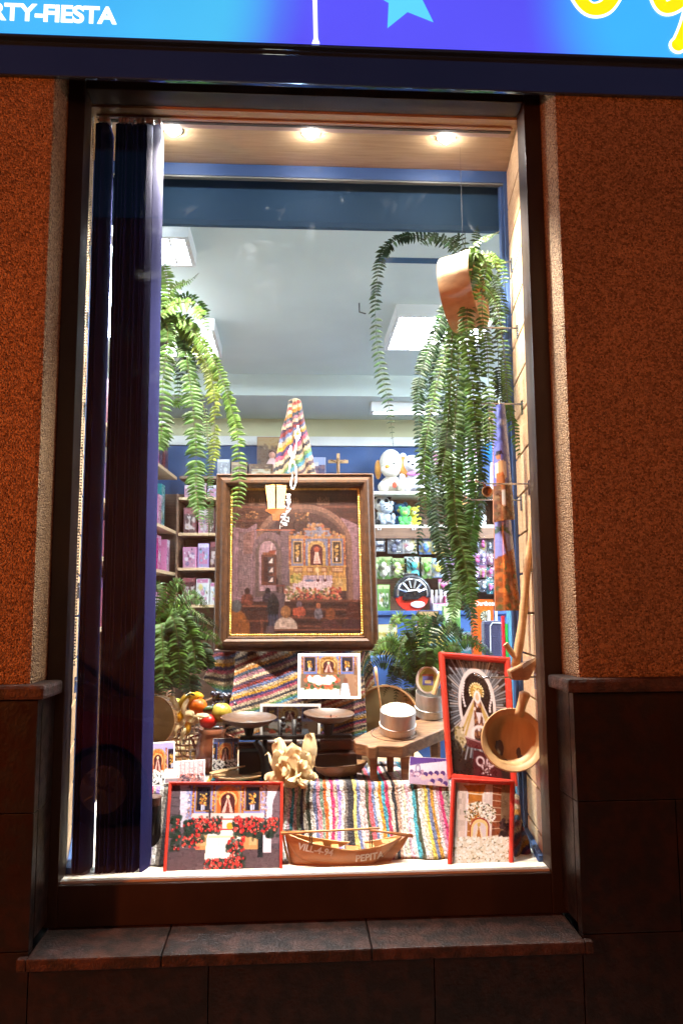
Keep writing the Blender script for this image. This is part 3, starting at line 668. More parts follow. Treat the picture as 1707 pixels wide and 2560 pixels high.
# ------------------------------------------------------------------ the shop's building
XL, XR, ZC = -0.650, 0.745, 1.470        # opening edges, top of the marble dado
B = thing('shop_building', 'shop facade of pebble-dashed wall above a dark brown marble dado', 'building', (0, 0, 0))
MB().box((-3.2, 0, ZC), (XL, 0.34, 3.6)).build('wall', m_stucco, B, bevel=0.014)
MB().box((XR, 0, ZC), (3.6, 0.34, 3.6)).build('wall', m_stucco, B, bevel=0.014)
MB().box((XL, 0.02, 3.235), (XR, 0.34, 3.6)).build('lintel', m_stucco, B)
MB().box((-3.2, 0.02, 0), (XL-0.004, 0.34, ZC-0.002)).box((XR+0.004, 0.02, 0), (3.6, 0.34, ZC-0.002)).box((XL-0.004, 0.02, 0), (XR+0.004, 0.34, 0.80)).build('masonry_core', m_grout, B)
rng = random.Random(5)
DL, DR = XL+0.024, XR-0.022
# dado tiles: rows between joints
def tiles(x0, x1, zrows, cuts):
    for r, (za, zb) in enumerate(zrows):
        xs = [x0]+[c for c in cuts[r % len(cuts)] if x0 < c < x1]+[x1]
        for a, b in zip(xs[:-1], xs[1:]):
            MB().box((a+0.0012, -0.012-rng.uniform(0, 0.002), za+0.0012), (b-0.0012, 0.0195, zb-0.0012)).build('marble_tile', m_stone, B, bevel=0.0015)
rows = [(0.0, 0.27), (0.27, 0.56), (0.56, 0.845), (0.845, 1.165), (1.165, 1.437)]
tiles(-3.2, DL, rows, [(-1.05, -1.65, -2.3), (-0.86, -1.4, -2.0)])
tiles(DR, 3.6, rows, [(1.02, 1.6, 2.2), (0.98, 1.4, 2.0)])
tiles(DL, DR, [(0.0, 0.27), (0.27, 0.56), (0.56, 0.807)], [(-0.2, 0.35), (-0.32, 0.66)])
for x0, x1, s in ((XL+0.0005, DL, 1), (DR, XR-0.0005, -1)):     # cheeks of the opening
    for za, zb in ((0.862, 1.165), (1.165, 1.437)):
        MB().box((x0, 0.0205, za+0.001), (x1, 0.128, zb-0.001)).build('marble_tile', m_stone, B, bevel=0.0012)
for xs in ((-3.2, -1.9, DL+0.022), (DR-0.022, 1.7, 3.6)):                      # cap stones with a rounded nose
    for a, b in zip(xs[:-1], xs[1:]):
        MB().box((a+0.001, -0.040, 1.438), (b-0.001, 0.126, 1.474)).build('cap_stone', m_sill, B, bevel=0.009)
for a, b in zip((DL-0.022, -0.31, 0.195, DR+0.02)[:-1], (DL-0.022, -0.31, 0.195, DR+0.02)[1:]):
    a2, b2 = max(a+0.0012, DL+0.0005), min(b-0.0012, DR-0.0005)
    MB().hexa([(a2, -0.036, 0.808), (b2, -0.036, 0.808), (b2, 0.16, 0.808), (a2, 0.16, 0.808)], [(a2, -0.036, 0.837), (b2, -0.036, 0.837), (b2, 0.16, 0.8455), (a2, 0.16, 0.8455)]).build('sill_stone', m_sill, B, bevel=0.004)
for a, b in ((DL-0.022, DL), (DR, DR+0.02)):
    MB().box((a, -0.036, 0.808), (b, -0.0145, 0.837)).build('sill_end', m_sill, B, bevel=0.003)

# ------------------------------------------------------------------ backlit sign over the window
SG = thing('shop_sign', 'backlit blue shop sign with white and yellow lettering above the window', 'sign', (0.2, -0.1, 3.05))
SY = -0.036
def sgn(px, py): return at(px, py, SY-0.001)
zb = at(853, 112, SY).z
sp = Pic(240, 60, hx('4a4bff'))
x0s, x1s, z1s = -1.9, 2.4, zb+0.42
u_of = lambda px: (at(px, 60, SY).x-x0s)/(x1s-x0s)
sp.rect(0, 0, 1, 1, hx('5352fb'))
for px, rx, c, al in ((300, 0.085, hx('3fc4ff'), 1.0), (80, 0.09, hx('30aef4'), 1.0), (455, 0.045, hx('48ccfa'), 1.0), (-300, 0.2, hx('35b8fa'), 1.0), (1690, 0.075, hx('30b4ff'), 1.0), (1950, 0.12, hx('30b4ff'), 1), (1780, 0.08, hx('30b4ff'), 0.8)):
    sp.ell(u_of(px), 0.62, rx, 0.9, c, al, soft=0.75)
pc = [(x0s, SY, z1s), (x1s, SY, z1s), (x1s, SY, zb), (x0s, SY, zb)]
mb = MB(); print_mesh(mb, sp, pc); mb.build('sign_face', emit_mat('backlit_film', (0.2, 0.3, 1), 1.0, attr=True), SG)
MB().box((x0s-0.02, SY+0.001, zb-0.006), (x1s+0.02, -0.0155, z1s+0.02)).build('sign_box', m_navy_gloss, SG, bevel=0.003)
MB().box((x0s-0.02, -0.015, at(853, 213, -0.015).z), (x1s+0.02, -0.001, z1s)).build('fascia_panel', m_navy_gloss, SG, bevel=0.003)
m_sw = emit_mat('white_film', (1, 0.99, 0.97), 1.6); m_sy = emit_mat('yellow_film', (1.0, 0.72, 0.004), 1.2); m_sc = emit_mat('cyan_film', (0.10, 0.62, 0.95), 1.1)
e = sgn(292, 57); h = (sgn(200, 14)-sgn(200, 56)).length
Mt = frame_M(Vector((0, SY-0.0015, 0)), (1, 0, 0), (0, 0, 1), (0, -1, 0))
tmp = MB(); wdt = text_mesh(tmp, 'PARTY-FIESTA', Matrix.Identity(4), h, bold=0.035, spacing=0.96)
Mt2 = frame_M(Vector((e.x-wdt, SY-0.0015, e.z-0.001)), (1, 0, 0), (0, 0, 1), (0, -1, 0))
mb = MB(); text_mesh(mb, 'PARTY-FIESTA', Mt2, h, bold=0.035, depth=0.0, spacing=0.96); mb.build('lettering', m_sw, SG)
a, b = sgn(777, 0), sgn(787, 108)
MB().prism([(a.x, z1s), (a.x+0.0115, z1s), (b.x+0.008, b.z+0.014), (b.x+0.013, b.z), (b.x-0.008, b.z), (b.x-0.003, b.z+0.014)], SY-0.004, SY-0.0008).build('divider', m_sw, SG)
ctr = sgn(1010, -12); pts = []
for k in range(10):
    an = math.pi/2+0.18+k*math.pi/5; r_ = 0.112 if k % 2 == 0 else 0.05
    pts.append((ctr.x+r_*math.cos(an), ctr.z+r_*math.sin(an)))
MB().prism(pts, SY-0.0022, SY-0.0008).build('star', m_sc, SG)
def ribbon(name, path, wdt, mat, y):
    P = smooth_path([(sgn(*q).x, 0, sgn(*q).z) for q in path], 40); m_ = MB(); vs = []; n = len(P)
    for i, p in enumerate(P):
        t = (P[min(i+1, n-1)]-P[max(i-1, 0)]).normalized(); q = Vector((-t.z, 0, t.x)); vs += [(p+q*wdt).to_tuple(), (p-q*wdt).to_tuple()]
    vs = [(v[0], y, v[2]) for v in vs]
    m_.add(vs, [(2*i, 2*i+1, 2*i+3, 2*i+2) for i in range(n-1)])
    for end in (P[0], P[-1]):
        m_.add([(end.x, y, end.z)]+[(end.x+wdt*math.cos(t*math.pi/10), y, end.z+wdt*math.sin(t*math.pi/10)) for t in range(20)], [(0, 1+k, 1+(k+1) % 20) for k in range(20)])
    m_.build(name, mat, SG)
l1 = [(1425, -90), (1438, -25), (1470, 20), (1510, 18), (1538, -20), (1550, -60), (1500, -100)]
l2 = [(1640, -80), (1640, -20), (1658, 18), (1690, 10), (1715, -20), (1730, -70)]
l3 = [(1750, -100), (1738, -20), (1718, 60), (1700, 105), (1692, 114)]
for k, l in enumerate((l1, l2, l3)):
    ribbon('lettering', l, 0.0255, m_sw, SY-0.0015-0.0008*k); ribbon('lettering', l, 0.0185, m_sy, SY-0.0045-0.0008*k)

# ------------------------------------------------------------------ window frame and pane
GY = 0.16
WF = thing('shop_window', 'tall shop window with dark bronze aluminium frame and one large pane', 'window', (0.05, 0.16, 0.87))
GL, GR, GB, GT = -0.602, 0.695, 0.953, 3.170
MB().box((XL+0.0005, 0.128, 0.8465), (GL, 0.205, 3.234)).build('stile', m_alu, WF, bevel=0.002)
MB().box((GR, 0.128, 0.8465), (XR-0.0005, 0.205, 3.234)).build('stile', m_alu, WF, bevel=0.002)
MB().box((GL+0.0003, 0.130, GT), (GR-0.0003, 0.205, 3.234)).build('top_rail', m_alu, WF, bevel=0.002)
MB().box((GL+0.0003, 0.130, 0.8465), (GR-0.0003, 0.205, GB-0.004)).build('bottom_rail', m_alu, WF, bevel=0.002)
MB().box((GL+0.0003, 0.146, GB-0.0038), (GR-0.0003, 0.205, GB+0.002)).build('glazing_bead', M('pale_bead', (0.62, 0.58, 0.5), rough=0.4), WF)
MB().box((GL-0.002, GY, GB-0.002), (GR+0.002, GY+0.006, GT+0.002)).build('pane', glass_mat('window_glass', smudge=0.022, ior=1.52, gain=1.5), WF)

# ------------------------------------------------------------------ display case
CB = 0.50
CZ, CF = 3.163, 0.951
DC = thing('display_case', 'beech lined display case with slatted side walls and blue posts behind the glass', 'display case', (0.05, 0.35, CF))
def pl(t): return GL-0.003-0.062*t          # left wall x at t = 0 front .. 1 back
def pr(t): return GR+0.006+0.040*t
y0 = 0.206
MB().hexa([(pl(0)-0.001, y0, CZ), (pr(0)+0.001, y0, CZ), (pr(1)+0.001, CB, CZ), (pl(1)-0.001, CB, CZ)], [(pl(0)-0.001, y0, CZ+0.02), (pr(0)+0.001, y0, CZ+0.02), (pr(1)+0.001, CB, CZ+0.02), (pl(1)-0.001, CB, CZ+0.02)]).build('ceiling_panel', m_wood_panel_x, DC)
MB().hexa([(pl(0), y0, CF-0.03), (pr(0), y0, CF-0.03), (pr(1)+0.06, 1.2, CF-0.03), (pl(1)-0.08, 1.2, CF-0.03)], [(pl(0), y0, CF), (pr(0), y0, CF), (pr(1)+0.06, 1.2, CF), (pl(1)-0.08, 1.2, CF)]).build('floor_board', m_cream, DC)
zs = [CF+0.002]
z = 1.640-0.1255*5
while z < CZ-0.02:
    zs.append(z); z += 0.1255
zs.append(CZ-0.002)
for f, s in ((pl, -1), (pr, 1)):
    th = 0.015*s
    MB().hexa([(f(0)+th, y0, CF), (f(0)+th*2, y0, CF), (f(1)+th*2, CB, CF), (f(1)+th, CB, CF)], [(f(0)+th, y0, CZ), (f(0)+th*2, y0, CZ), (f(1)+th*2, CB, CZ), (f(1)+th, CB, CZ)]).build('groove_backing', m_groove, DC)
    for a, b in zip(zs[:-1], zs[1:]):
        q = 0.0035
        MB().hexa([(f(0), y0+0.001, a+q), (f(0)+th*0.98, y0+0.001, a+q), (f(1)+th*0.98, CB-0.001, a+q), (f(1), CB-0.001, a+q)],
                  [(f(0), y0+0.001, b-q), (f(0)+th*0.98, y0+0.001, b-q), (f(1)+th*0.98, CB-0.001, b-q), (f(1), CB-0.001, b-q)]).build('slat_board', m_wood_panel, DC, bevel=0.0012)
    MB().box((f(1)+s*0.045, CB+0.001, CF), (f(1)-s*0.012, CB+0.05, CZ)).build('post', m_blue, DC, bevel=0.003)
    MB().box((f(1)-s*0.0125, CB+0.012, CF), (f(1)-s*0.022, CB+0.04, CZ-0.03)).build('post_trim', m_blue, DC, bevel=0.002)
    MB().hexa([(f(0)-s*0.0015, y0+0.002, CF+0.0005), (f(0)-s*0.016, y0+0.002, CF+0.0005), (f(1)-s*0.016, CB, CF+0.0005), (f(1)-s*0.0015, CB, CF+0.0005)],
              [(f(0)-s*0.0015, y0+0.002, CF+0.02), (f(0)-s*0.016, y0+0.002, CF+0.02), (f(1)-s*0.016, CB, CF+0.02), (f(1)-s*0.0015, CB, CF+0.02)]).build('skirting', m_blue, DC)
zl = at(800, 446, CB+0.005).z
MB().box((pl(1)-0.05, CB+0.0005, zl), (pr(1)+0.05, CB+0.02, CZ+0.02)).build('lintel_rail', m_blue, DC, bevel=0.002)
MB().box((pl(1)-0.05, CB+0.003, zl-0.006), (pr(1)+0.05, CB+0.02, zl-0.0005)).build('lintel_bead', M('grey_bead', (0.18, 0.2, 0.19), rough=0.4), DC)
zf = at(800, 567, CB+0.055).z
MB().box((-1.9, CB+0.055, zf), (2.9, CB+0.075, 3.42)).build('fascia_board', m_blue_dark, DC)

# recessed spotlights in the case ceiling
m_lens = emit_mat('spot_lens', (1.0, 0.98, 0.95), 420.0)
for i, (px, py, wh) in enumerate(((433, 322, 'beside the stacked blinds'), (777, 329, 'between the other two'), (1115, 341, 'near the slatted right wall'))):
    p = onz(px, py, CZ)
    S = thing('spotlight', 'lit recessed spotlight in the case ceiling ' + wh, 'light', p, 'spotlights in the case ceiling')
    mb = MB(); mb.M = Matrix.Translation((p.x, p.y, CZ-0.012)); mb.lathe([(0.022, 0.0115), (0.030, 0.0115), (0.0305, 0.009), (0.028, 0.008), (0.023, 0.008), (0.022, 0.009)], 28); mb.build('trim_ring', m_white, S, smooth=True)
    mb = MB(); mb.M = Matrix.Translation((p.x, p.y, CZ-0.006)); mb.lathe([(0.0, -0.014), (0.010, -0.012), (0.016, -0.006), (0.0205, 0.0), (0.022, 0.003)], 24); mb.build('lens', m_lens, S)
    l = lamp('spotlight_lamp', 'SPOT', (p.x, p.y, CZ-0.03), 370, (1.0, 0.93, 0.82), 0.03, (0.0, 0.03, -1), R(94), 0.8)

# vertical blinds: rail, stacked slats and their bead chain
zr = at(760, 311, 0.25).z
RL = thing('vertical_blinds', 'navy vertical blinds drawn aside in a stack under a beige rail', 'blinds', (-0.45, 0.26, 1.0))
MB().box((GL+0.004, 0.243, zr), (GR-0.004, 0.288, CZ-0.0005)).build('head_rail', M('beige_plastic', (0.56, 0.40, 0.33), rough=0.4), RL, bevel=0.003)
MB().box((GL+0.006, 0.240, zr+0.0005), (GR-0.006, 0.2428, zr+0.0045)).build('rail_lip', m_white, RL)
MB().box((GL+0.006, 0.250, zr-0.0025), (GR-0.006, 0.262, zr-0.0003)).build('track_slot', m_groove, RL)
slx = [254, 262, 270, 278, 300, 313, 320, 333, 345, 351, 358, 363, 369, 376, 383, 404]
for i, px in enumerate(slx):
    pt = at(px, 700, 0.30); last = i == len(slx)-1
    zbot = at(px, 2192, 0.24).z
    dx = -0.006-0.016*random.Random(i*7+1).random() if not last else -0.018
    if i == 4: dx = -0.004
    bow = 0.004
    def sl(u, v, s=0.0):
        y_ = 0.209+0.074*u
        return Vector((pt.x+dx*(1-u)+bow*math.sin(math.pi*u)+s+0.009*(i/15)*(1-v), y_, zbot+(zr-0.012-zbot)*v-(0.03*abs(u-0.5)*2 if v == 1 else 0)))
    mb = MB(); mb.grid(lambda u, v: sl(u, v), 7, 12); mb.grid(lambda u, v: sl(u, v, -0.0016), 7, 12); mb.grid(lambda w, v: sl(0, v, -0.0016*w), 2, 12); mb.grid(lambda w, v: sl(1, v, -0.0016*w), 2, 12); n_ = mb.build('slat', m_blind, RL, smooth=True)
    c = sl(0.5, 1)
    MB().box((c.x-0.004, c.y-0.018, c.z-0.01), (c.x+0.004, c.y+0.018, c.z+0.004)).box((c.x-0.002, c.y-0.004, c.z+0.004), (c.x+0.002, c.y+0.004, zr-0.0016)).build('carrier_clip', m_white, n_, base=c)
cp = at(219, 700, 0.24)
mb = MB(); zt = zr
while zt > 1.5:
    mb.ball((cp.x+0.002*math.sin(zt*3), 0.245, zt), 0.0028, 6, 5); mb.ball((cp.x-0.006+0.002*math.cos(zt*2), 0.25, zt), 0.0028, 6, 5); zt -= 0.0085
mb.build('bead_chain', m_white, RL)

# chrome display hooks on the slat walls
def hook(px0, px1, py, Y, right, label, grp=None):
    a, b = at(px0, py, Y), at(px1, py, Y)
    wx = (pr if right else pl)((Y-y0)/(CB-y0)); s = -1 if right else 1
    b = Vector((wx, Y, b.z)); a = Vector((a.x, Y-0.002, b.z))
    H = thing('display_hook', label, 'hook', b, grp)
    tip = a+Vector((s*0.020, 0, 0.010)); up = tip+Vector((-0.0, 0, 0.012))
    MB().tube([b+Vector((s*0.003, 0, 0)), a, tip], 0.0026, 8).build('rod', m_chrome, H, smooth=True)
    MB().ball(tip, 0.0042, 8, 6).build('tip', m_chrome, H, smooth=True)
    MB().box((wx+s*0.0005, Y-0.010, b.z-0.034), (wx+s*0.0035, Y+0.010, b.z+0.012)).build('back_plate', m_chrome, H, bevel=0.001)
    return a, b
hook(1225, 1265, 654, 0.44, True, 'short chrome hook on the right slat wall behind the upper fern leaves')
HK_SIEVE = hook(1190, 1288, 820, 0.36, True, 'chrome hook on the right slat wall just under the wooden hoop')
HK_T1 = hook(1205, 1315, 1010, 0.315, True, 'chrome hook carrying the tile painted with a man')
HK_AX = hook(1205, 1338, 1210, 0.235, True, 'chrome hook with a small wooden cup hanging at its tip')
HK_T2 = hook(1178, 1296, 1250, 0.40, True, 'chrome hook half hidden behind the painted tile man')
HK_BOWL = hook(1205, 1348, 1693, 0.245, True, 'chrome hook in front of the crowned statue picture')
for k, (px, py) in enumerate(((205, 612), (205, 790), (205, 1014), (204, 1467), (200, 1703))):
    hook(222, px, py, 0.36, False, 'small chrome hook on the left slat wall beside the blinds', 'hooks on the left slat wall')
# ------------------------------------------------------------------ the shop behind
YB = 4.1
CEIL = 3.30
SOFF = at(700, 1047, YB).z
setting(MB().rbox((-1.75, 0.35, 0.02), (3.2, YB+0.1, 0.06)).build('floor', M('shop_floor', (0.75, 0.74, 0.71), (0.68, 0.67, 0.64), scale=4, rough=0.3)))
setting(MB().rbox((-1.75, 0.35, CEIL), (3.2, YB+0.1, CEIL+0.05)).build('ceiling', m_ceiling))
setting(MB().rbox((-1.75, YB, 0.06), (3.2, YB+0.1, at(700, 1094, YB).z)).build('wall_back', m_blue))
setting(MB().rbox((-1.75, YB, at(700, 1094, YB).z+0.0005), (3.2, YB+0.1, CEIL)).build('wall_back_upper', m_yellow_wall))
setting(MB().rbox((-1.80, 0.35, 0.06), (-1.75, YB, CEIL)).build('wall_left', m_white))
setting(MB().rbox((3.2, 0.35, 0.06), (3.25, YB, CEIL)).build('wall_right', m_white))
yb1 = onz(700, 935, CEIL).y
setting(MB().rbox((-1.75, yb1, SOFF), (3.2, YB-0.0005, CEIL-0.0005)).build('soffit_beam', m_ceiling))
zt0, zt1 = at(700, 1115, YB).z, at(700, 1094, YB).z
setting(MB().rbox((-1.75, YB-0.03, zt0), (3.2, YB-0.0005, zt1+0.004)).build('dado_rail', m_white))

def ceiling_light(px, py, Z, sx, sy, label, cells=(4, 3), name='ceiling_light'):
    c = onz(px, py, Z)
    T = thing(name, label, 'light', (c.x, c.y, Z), None)
    d = 0.07; x0, x1, ya, yb_ = c.x-sx/2, c.x+sx/2, c.y-sy/2, c.y+sy/2
    w = 0.02
    MB().box((x0, ya, Z-d), (x1, ya+w, Z-0.0005)).box((x0, yb_-w, Z-d), (x1, yb_, Z-0.0005)).box((x0, ya+w, Z-d), (x0+w, yb_-w, Z-0.0005)).box((x1-w, ya+w, Z-d), (x1, yb_-w, Z-0.0005)).build('housing', m_white, T)
    MB().box((x0+w, ya+w, Z-0.02), (x1-w, yb_-w, Z-0.012)).build('reflector', M('fluorescent_panel', (0.75, 0.88, 1.0), (0.75, 0.88, 1.0), rough=0.4, emit=LIGHT_E), T)
    for i in range(1, cells[0]):
        q = x0+(x1-x0)*i/cells[0]; MB().box((q-0.004, ya+w, Z-d+0.004), (q+0.004, yb_-w, Z-0.022)).build('louvre', m_white, T)
    for j in range(1, cells[1]):
        q = ya+(yb_-ya)*j/cells[1]; MB().box((x0+w, q-0.003, Z-d+0.006), (x1-w, q+0.003, Z-0.024)).build('louvre', m_white, T)
LIGHT_E = 75.0
ceiling_light(385, 592, CEIL, 0.34, 0.30, 'louvred ceiling light half hidden by the blinds')
ceiling_light(470, 832, CEIL, 0.36, 0.50, 'louvred ceiling light behind the left hanging fern')
ceiling_light(1095, 808, CEIL, 0.56, 0.58, 'louvred ceiling light behind the wooden hoop')
ceiling_light(1015, 1009, SOFF, 0.52, 0.12, 'slim strip light under the soffit beam', (2, 1))
for x_, y_ in ((-1.2, 1.2), (-1.2, 2.2), (1.9, 0.95), (1.9, 1.9), (1.9, 2.9), (2.8, 0.95), (2.8, 1.9), (2.8, 2.9)):      # unseen light boxes added to brighten the shop ceiling
    c = rm(x_, y_, CEIL)
    T = thing('ceiling_light', 'unseen fill light added along the shop ceiling', 'light', c, 'added unseen fill lights')
    MB().box((c.x-0.28, c.y-0.28, CEIL-0.07), (c.x+0.28, c.y+0.28, CEIL-0.02)).build('reflector', MATS['fluorescent_panel'], T)
hk = at(898, 757, onz(898, 757, CEIL).y); hk.z = CEIL
tag(MB().tube([hk, hk+Vector((0, 0, -0.05)), hk+Vector((0.035, 0, -0.06))], 0.004, 6).build('ceiling_hook', m_iron, base=hk), 'small bare metal hook in the shop ceiling', 'hook')
# bulkhead with a bunting strip high on the right
b0, b1 = at(1027, 606, 1.5), at(1300, 612, 1.5)
BH = thing('bulkhead', 'dark blue bulkhead with a bunting strip under the shop ceiling', 'bulkhead', (b0.x, 1.5, b0.z))
dl = at(955, 575, 1.35)
MB().hexa([(b0.x, 1.5, b0.z), (b1.x+0.5, 1.5, b0.z), (b1.x+0.5, 1.56, b0.z), (b0.x, 1.56, b0.z)], [(dl.x, 1.5, CEIL-0.001), (b1.x+0.5, 1.5, CEIL-0.001), (b1.x+0.5, 1.56, CEIL-0.001), (dl.x, 1.56, CEIL-0.001)]).build('body', m_blue_dark, BH)
MB().box((b0.x, 1.49, b0.z-0.01), (b1.x+0.5, 1.4995, b0.z+0.012)).build('trim', m_white, BH)
fl = [hx('c83a3a'), hx('e8c040'), hx('3a8a4a'), hx('e06a9a'), hx('3a7ac8')]
for k in range(14):
    x_ = b0.x+0.03+k*0.042; mb = MB(); mb.col = s2l(fl[k % 5]); mb.prism([(x_, b0.z+0.060), (x_+0.032, b0.z+0.060), (x_+0.016, b0.z+0.018)], 1.486, 1.4885); mb.build('pennant', m_attr_gloss, BH)

# ---- shelving: left run (fronts face into the shop) and the back run
SHX = -1.10                                      # front edge of the left run, shop coordinates
LU = thing('left_shelving', 'brown wooden wall shelving along the left side of the shop', 'shelving', rm(-1.5, 3.2, 0.06))
MB().rbox((-1.749, 1.6, 0.06), (-1.72, YB-0.001, 2.75)).build('back_panel', m_shelf_brown, LU)
def zleft(px, py):                               # height of a shelf whose front edge passes this pixel
    d = ray(px, py); t = 0
    # room x = SHX  ->  x - SH*y = SHX
    t = (SHX-(CAM.x-SH*CAM.y))/(d.x-SH*d.y)
    return (CAM+d*t).z
LZ = [zleft(388, 1150), zleft(388, 1304), zleft(388, 1421), zleft(388, 1560)]
for z in LZ:
    MB().rbox((-1.719, 1.6, z-0.022), (SHX, YB-0.36, z)).build('shelf', m_wood_panel_x, LU, bevel=0.002)
for y in (1.62, 2.6, YB-0.37):
    MB().rbox((-1.719, y-0.01, 0.06), (-1.45, y+0.008, 2.7)).build('upright', m_shelf_brown, LU)
BU = thing('back_shelving', 'brown wooden shelving across the back wall of the shop', 'shelving', rm(0, YB-0.15, 0.06))
MB().rbox((-1.749, YB-0.025, 0.061), (3.0, YB-0.031, at(900, 1238, YB).z)).build('back_panel', m_shelf_brown, BU)
BYF = YB-0.34
BZ = [at(900, 1228, BYF).z, at(900, 1312, BYF).z]
for z in BZ:
    MB().rbox((0.05, BYF, z-0.022), (3.0, YB-0.032, z)).build('shelf', m_cream, BU, bevel=0.002)
BLZ = [at(510, 1190, BYF).z, at(500, 1243, BYF).z, at(500, 1332, BYF).z, at(500, 1419, BYF).z, at(500, 1512, BYF).z]
for z in BLZ:
    MB().rbox((-1.09, BYF, z-0.02), (0.048, YB-0.032, z)).build('shelf', m_wood_panel_x if z != BLZ[0] else m_shelf_brown, BU, bevel=0.002)
for x in (-1.095, 0.049, 1.3):
    MB().rbox((x-0.01, BYF+0.004, 0.06), (x, YB-0.033, BZ[0]-0.023)).build('upright', m_shelf_brown, BU)
for px, py in ((948, 1325), (1034, 1325)):
    c = at(px, py, BYF-0.002); MB().tube([c+Vector((-0.01, 0, 0.02)), c+Vector((-0.01, -0.01, 0)), c+Vector((0.01, -0.01, 0)), c+Vector((0.01, 0, 0.02))], 0.003, 6).build('hook', m_white, BU)
MB().rbox((0.05, BYF-0.001, BZ[1]-0.10), (3.0, BYF+0.012, BZ[1]-0.023)).build('shelf_front', m_shelf_brown, BU)

# ---- toy boxes
srng = random.Random(11)
PK = [hx('d884ac'), hx('f0d0de'), hx('b04a80'), hx('f4eef0'), hx('8a6aa8')]
PALS = {'pink': PK, 'magenta': [hx('c8307c'), hx('e898bc'), hx('f4f0f0'), hx('5a3a6a'), hx('d8c8c0')], 'lilac': [hx('b090d0'), hx('e8d8f0'), hx('e070a8'), hx('70c0d8')],
        'white': [hx('e8e4e0'), hx('d86aa0'), hx('f4d860'), hx('88c8e0')], 'dark red': [hx('5a2024'), hx('a04048'), hx('e0c8c0'), hx('381418')],
        'blue': [hx('4a78c0'), hx('a8d4f0'), hx('f0e060'), hx('ffffff')], 'green': [hx('6aa840'), hx('d0e890'), hx('e8e0d0'), hx('3a6a30'), hx('b89030')],
        'grey': [hx('8c9098'), hx('d0d4dc'), hx('5a5c70'), hx('f0f0f4')], 'yellow': [hx('e8c030'), hx('f4e8a0'), hx('3a9ad0'), hx('ffffff')], 'turquoise': [hx('48b8c0'), hx('e0f4f0'), hx('e070a8'), hx('f0e070')],
        'orange': [hx('e0601c'), hx('f4a040'), hx('ffffff'), hx('281c18')], 'brown': [hx('7a5030'), hx('c89a5a'), hx('e8d8b0'), hx('4a2c18')]}
def toy_box(o, ex, ey, ez, w, h, d, pal, label, group=None, name='toy_box', open_front=False):
    """ex = right along the front, ez = up, ey = into the box; o = front bottom left corner"""
    ex, ey, ez = Vector(ex), Vector(ey), Vector(ez); o = Vector(o)
    T = thing(name, label, 'toy box', o+ex*w/2+ey*d/2, group)
    cols = PALS[pal]; c0 = s2l(cols[0])
    mb = MB(); mb.col = c0; mb.M = frame_M(o, ex, ey, ez)
    mb.box((0, 0.0006, 0), (w, d, h)); mb.build('carton', m_print, T)
    pc_ = pic_box(srng, list(cols)); mb = MB()
    q = 0.004
    print_mesh(mb, pc_, [o+ez*h*0.985+ex*q-ey*0.0006, o+ez*h*0.985+ex*(w-q)-ey*0.0006, o+ex*(w-q)+ez*h*0.015-ey*0.0006, o+ex*q+ez*h*0.015-ey*0.0006])
    mb.build('printed_front', m_print, T)
    if open_front:
        MB().add([o+ex*w*0.12+ez*h*0.1-ey*0.004, o+ex*w*0.88+ez*h*0.1-ey*0.004, o+ex*w*0.88+ez*h*0.75-ey*0.004, o+ex*w*0.12+ez*h*0.75-ey*0.004], [(0, 1, 2, 3)]).build('window', m_clear, T)
    return T
EX = Vector((1, 0, 0)); EZ = Vector((0, 0, 1)); EYr = Vector((SH, 1, 0)).normalized()
names = ['top', 'second', 'third', 'lowest visible']
mixes = [['magenta', 'yellow', 'white', 'dark red', 'lilac'], ['pink', 'lilac', 'white', 'turquoise', 'green'], ['pink', 'magenta', 'white', 'turquoise', 'orange'], ['pink', 'lilac', 'white', 'dark red', 'blue']]
for k, z in enumerate(LZ):
    y = 2.3
    top = (LZ[k-1]-0.03-z) if k else 0.42
    while y < YB-0.5:
        w = srng.uniform(0.06, 0.13); h = top*srng.uniform(0.55, 0.96) if k else srng.uniform(0.2, 0.40); pal = mixes[k][srng.randrange(5)]
        o = rm(SHX-0.02-srng.uniform(0, 0.05), y, z+0.0005)
        toy_box(o, -EYr*-1, Vector((-1, 0, 0)), EZ, w, h, srng.uniform(0.1, 0.18), pal, pal+' toy box on the '+names[k]+' shelf of the left wall', 'toy boxes on the left shelving', open_front=srng.random() < 0.5)
        y += w+srng.uniform(0.003, 0.012)
for k, z in enumerate(BLZ[1:]):
    x = -1.06
    top = BLZ[k]-z-0.03
    while x < -0.15:
        w = srng.uniform(0.045, 0.11); h = top*srng.uniform(0.65, 0.96); pal = srng.choice(['dark red', 'pink', 'lilac', 'white', 'dark red', 'grey'])
        o = rm(x, BYF+0.02+srng.uniform(0, 0.05), z+0.0005)
        toy_box(o, EX, EYr, EZ, w, h, 0.12, pal, pal+' doll box on the '+['upper', 'middle', 'lower', 'bottom'][k]+' back shelf left of the painting', 'doll boxes on the back shelves', open_front=True)
        x += w+srng.uniform(0.003, 0.015)
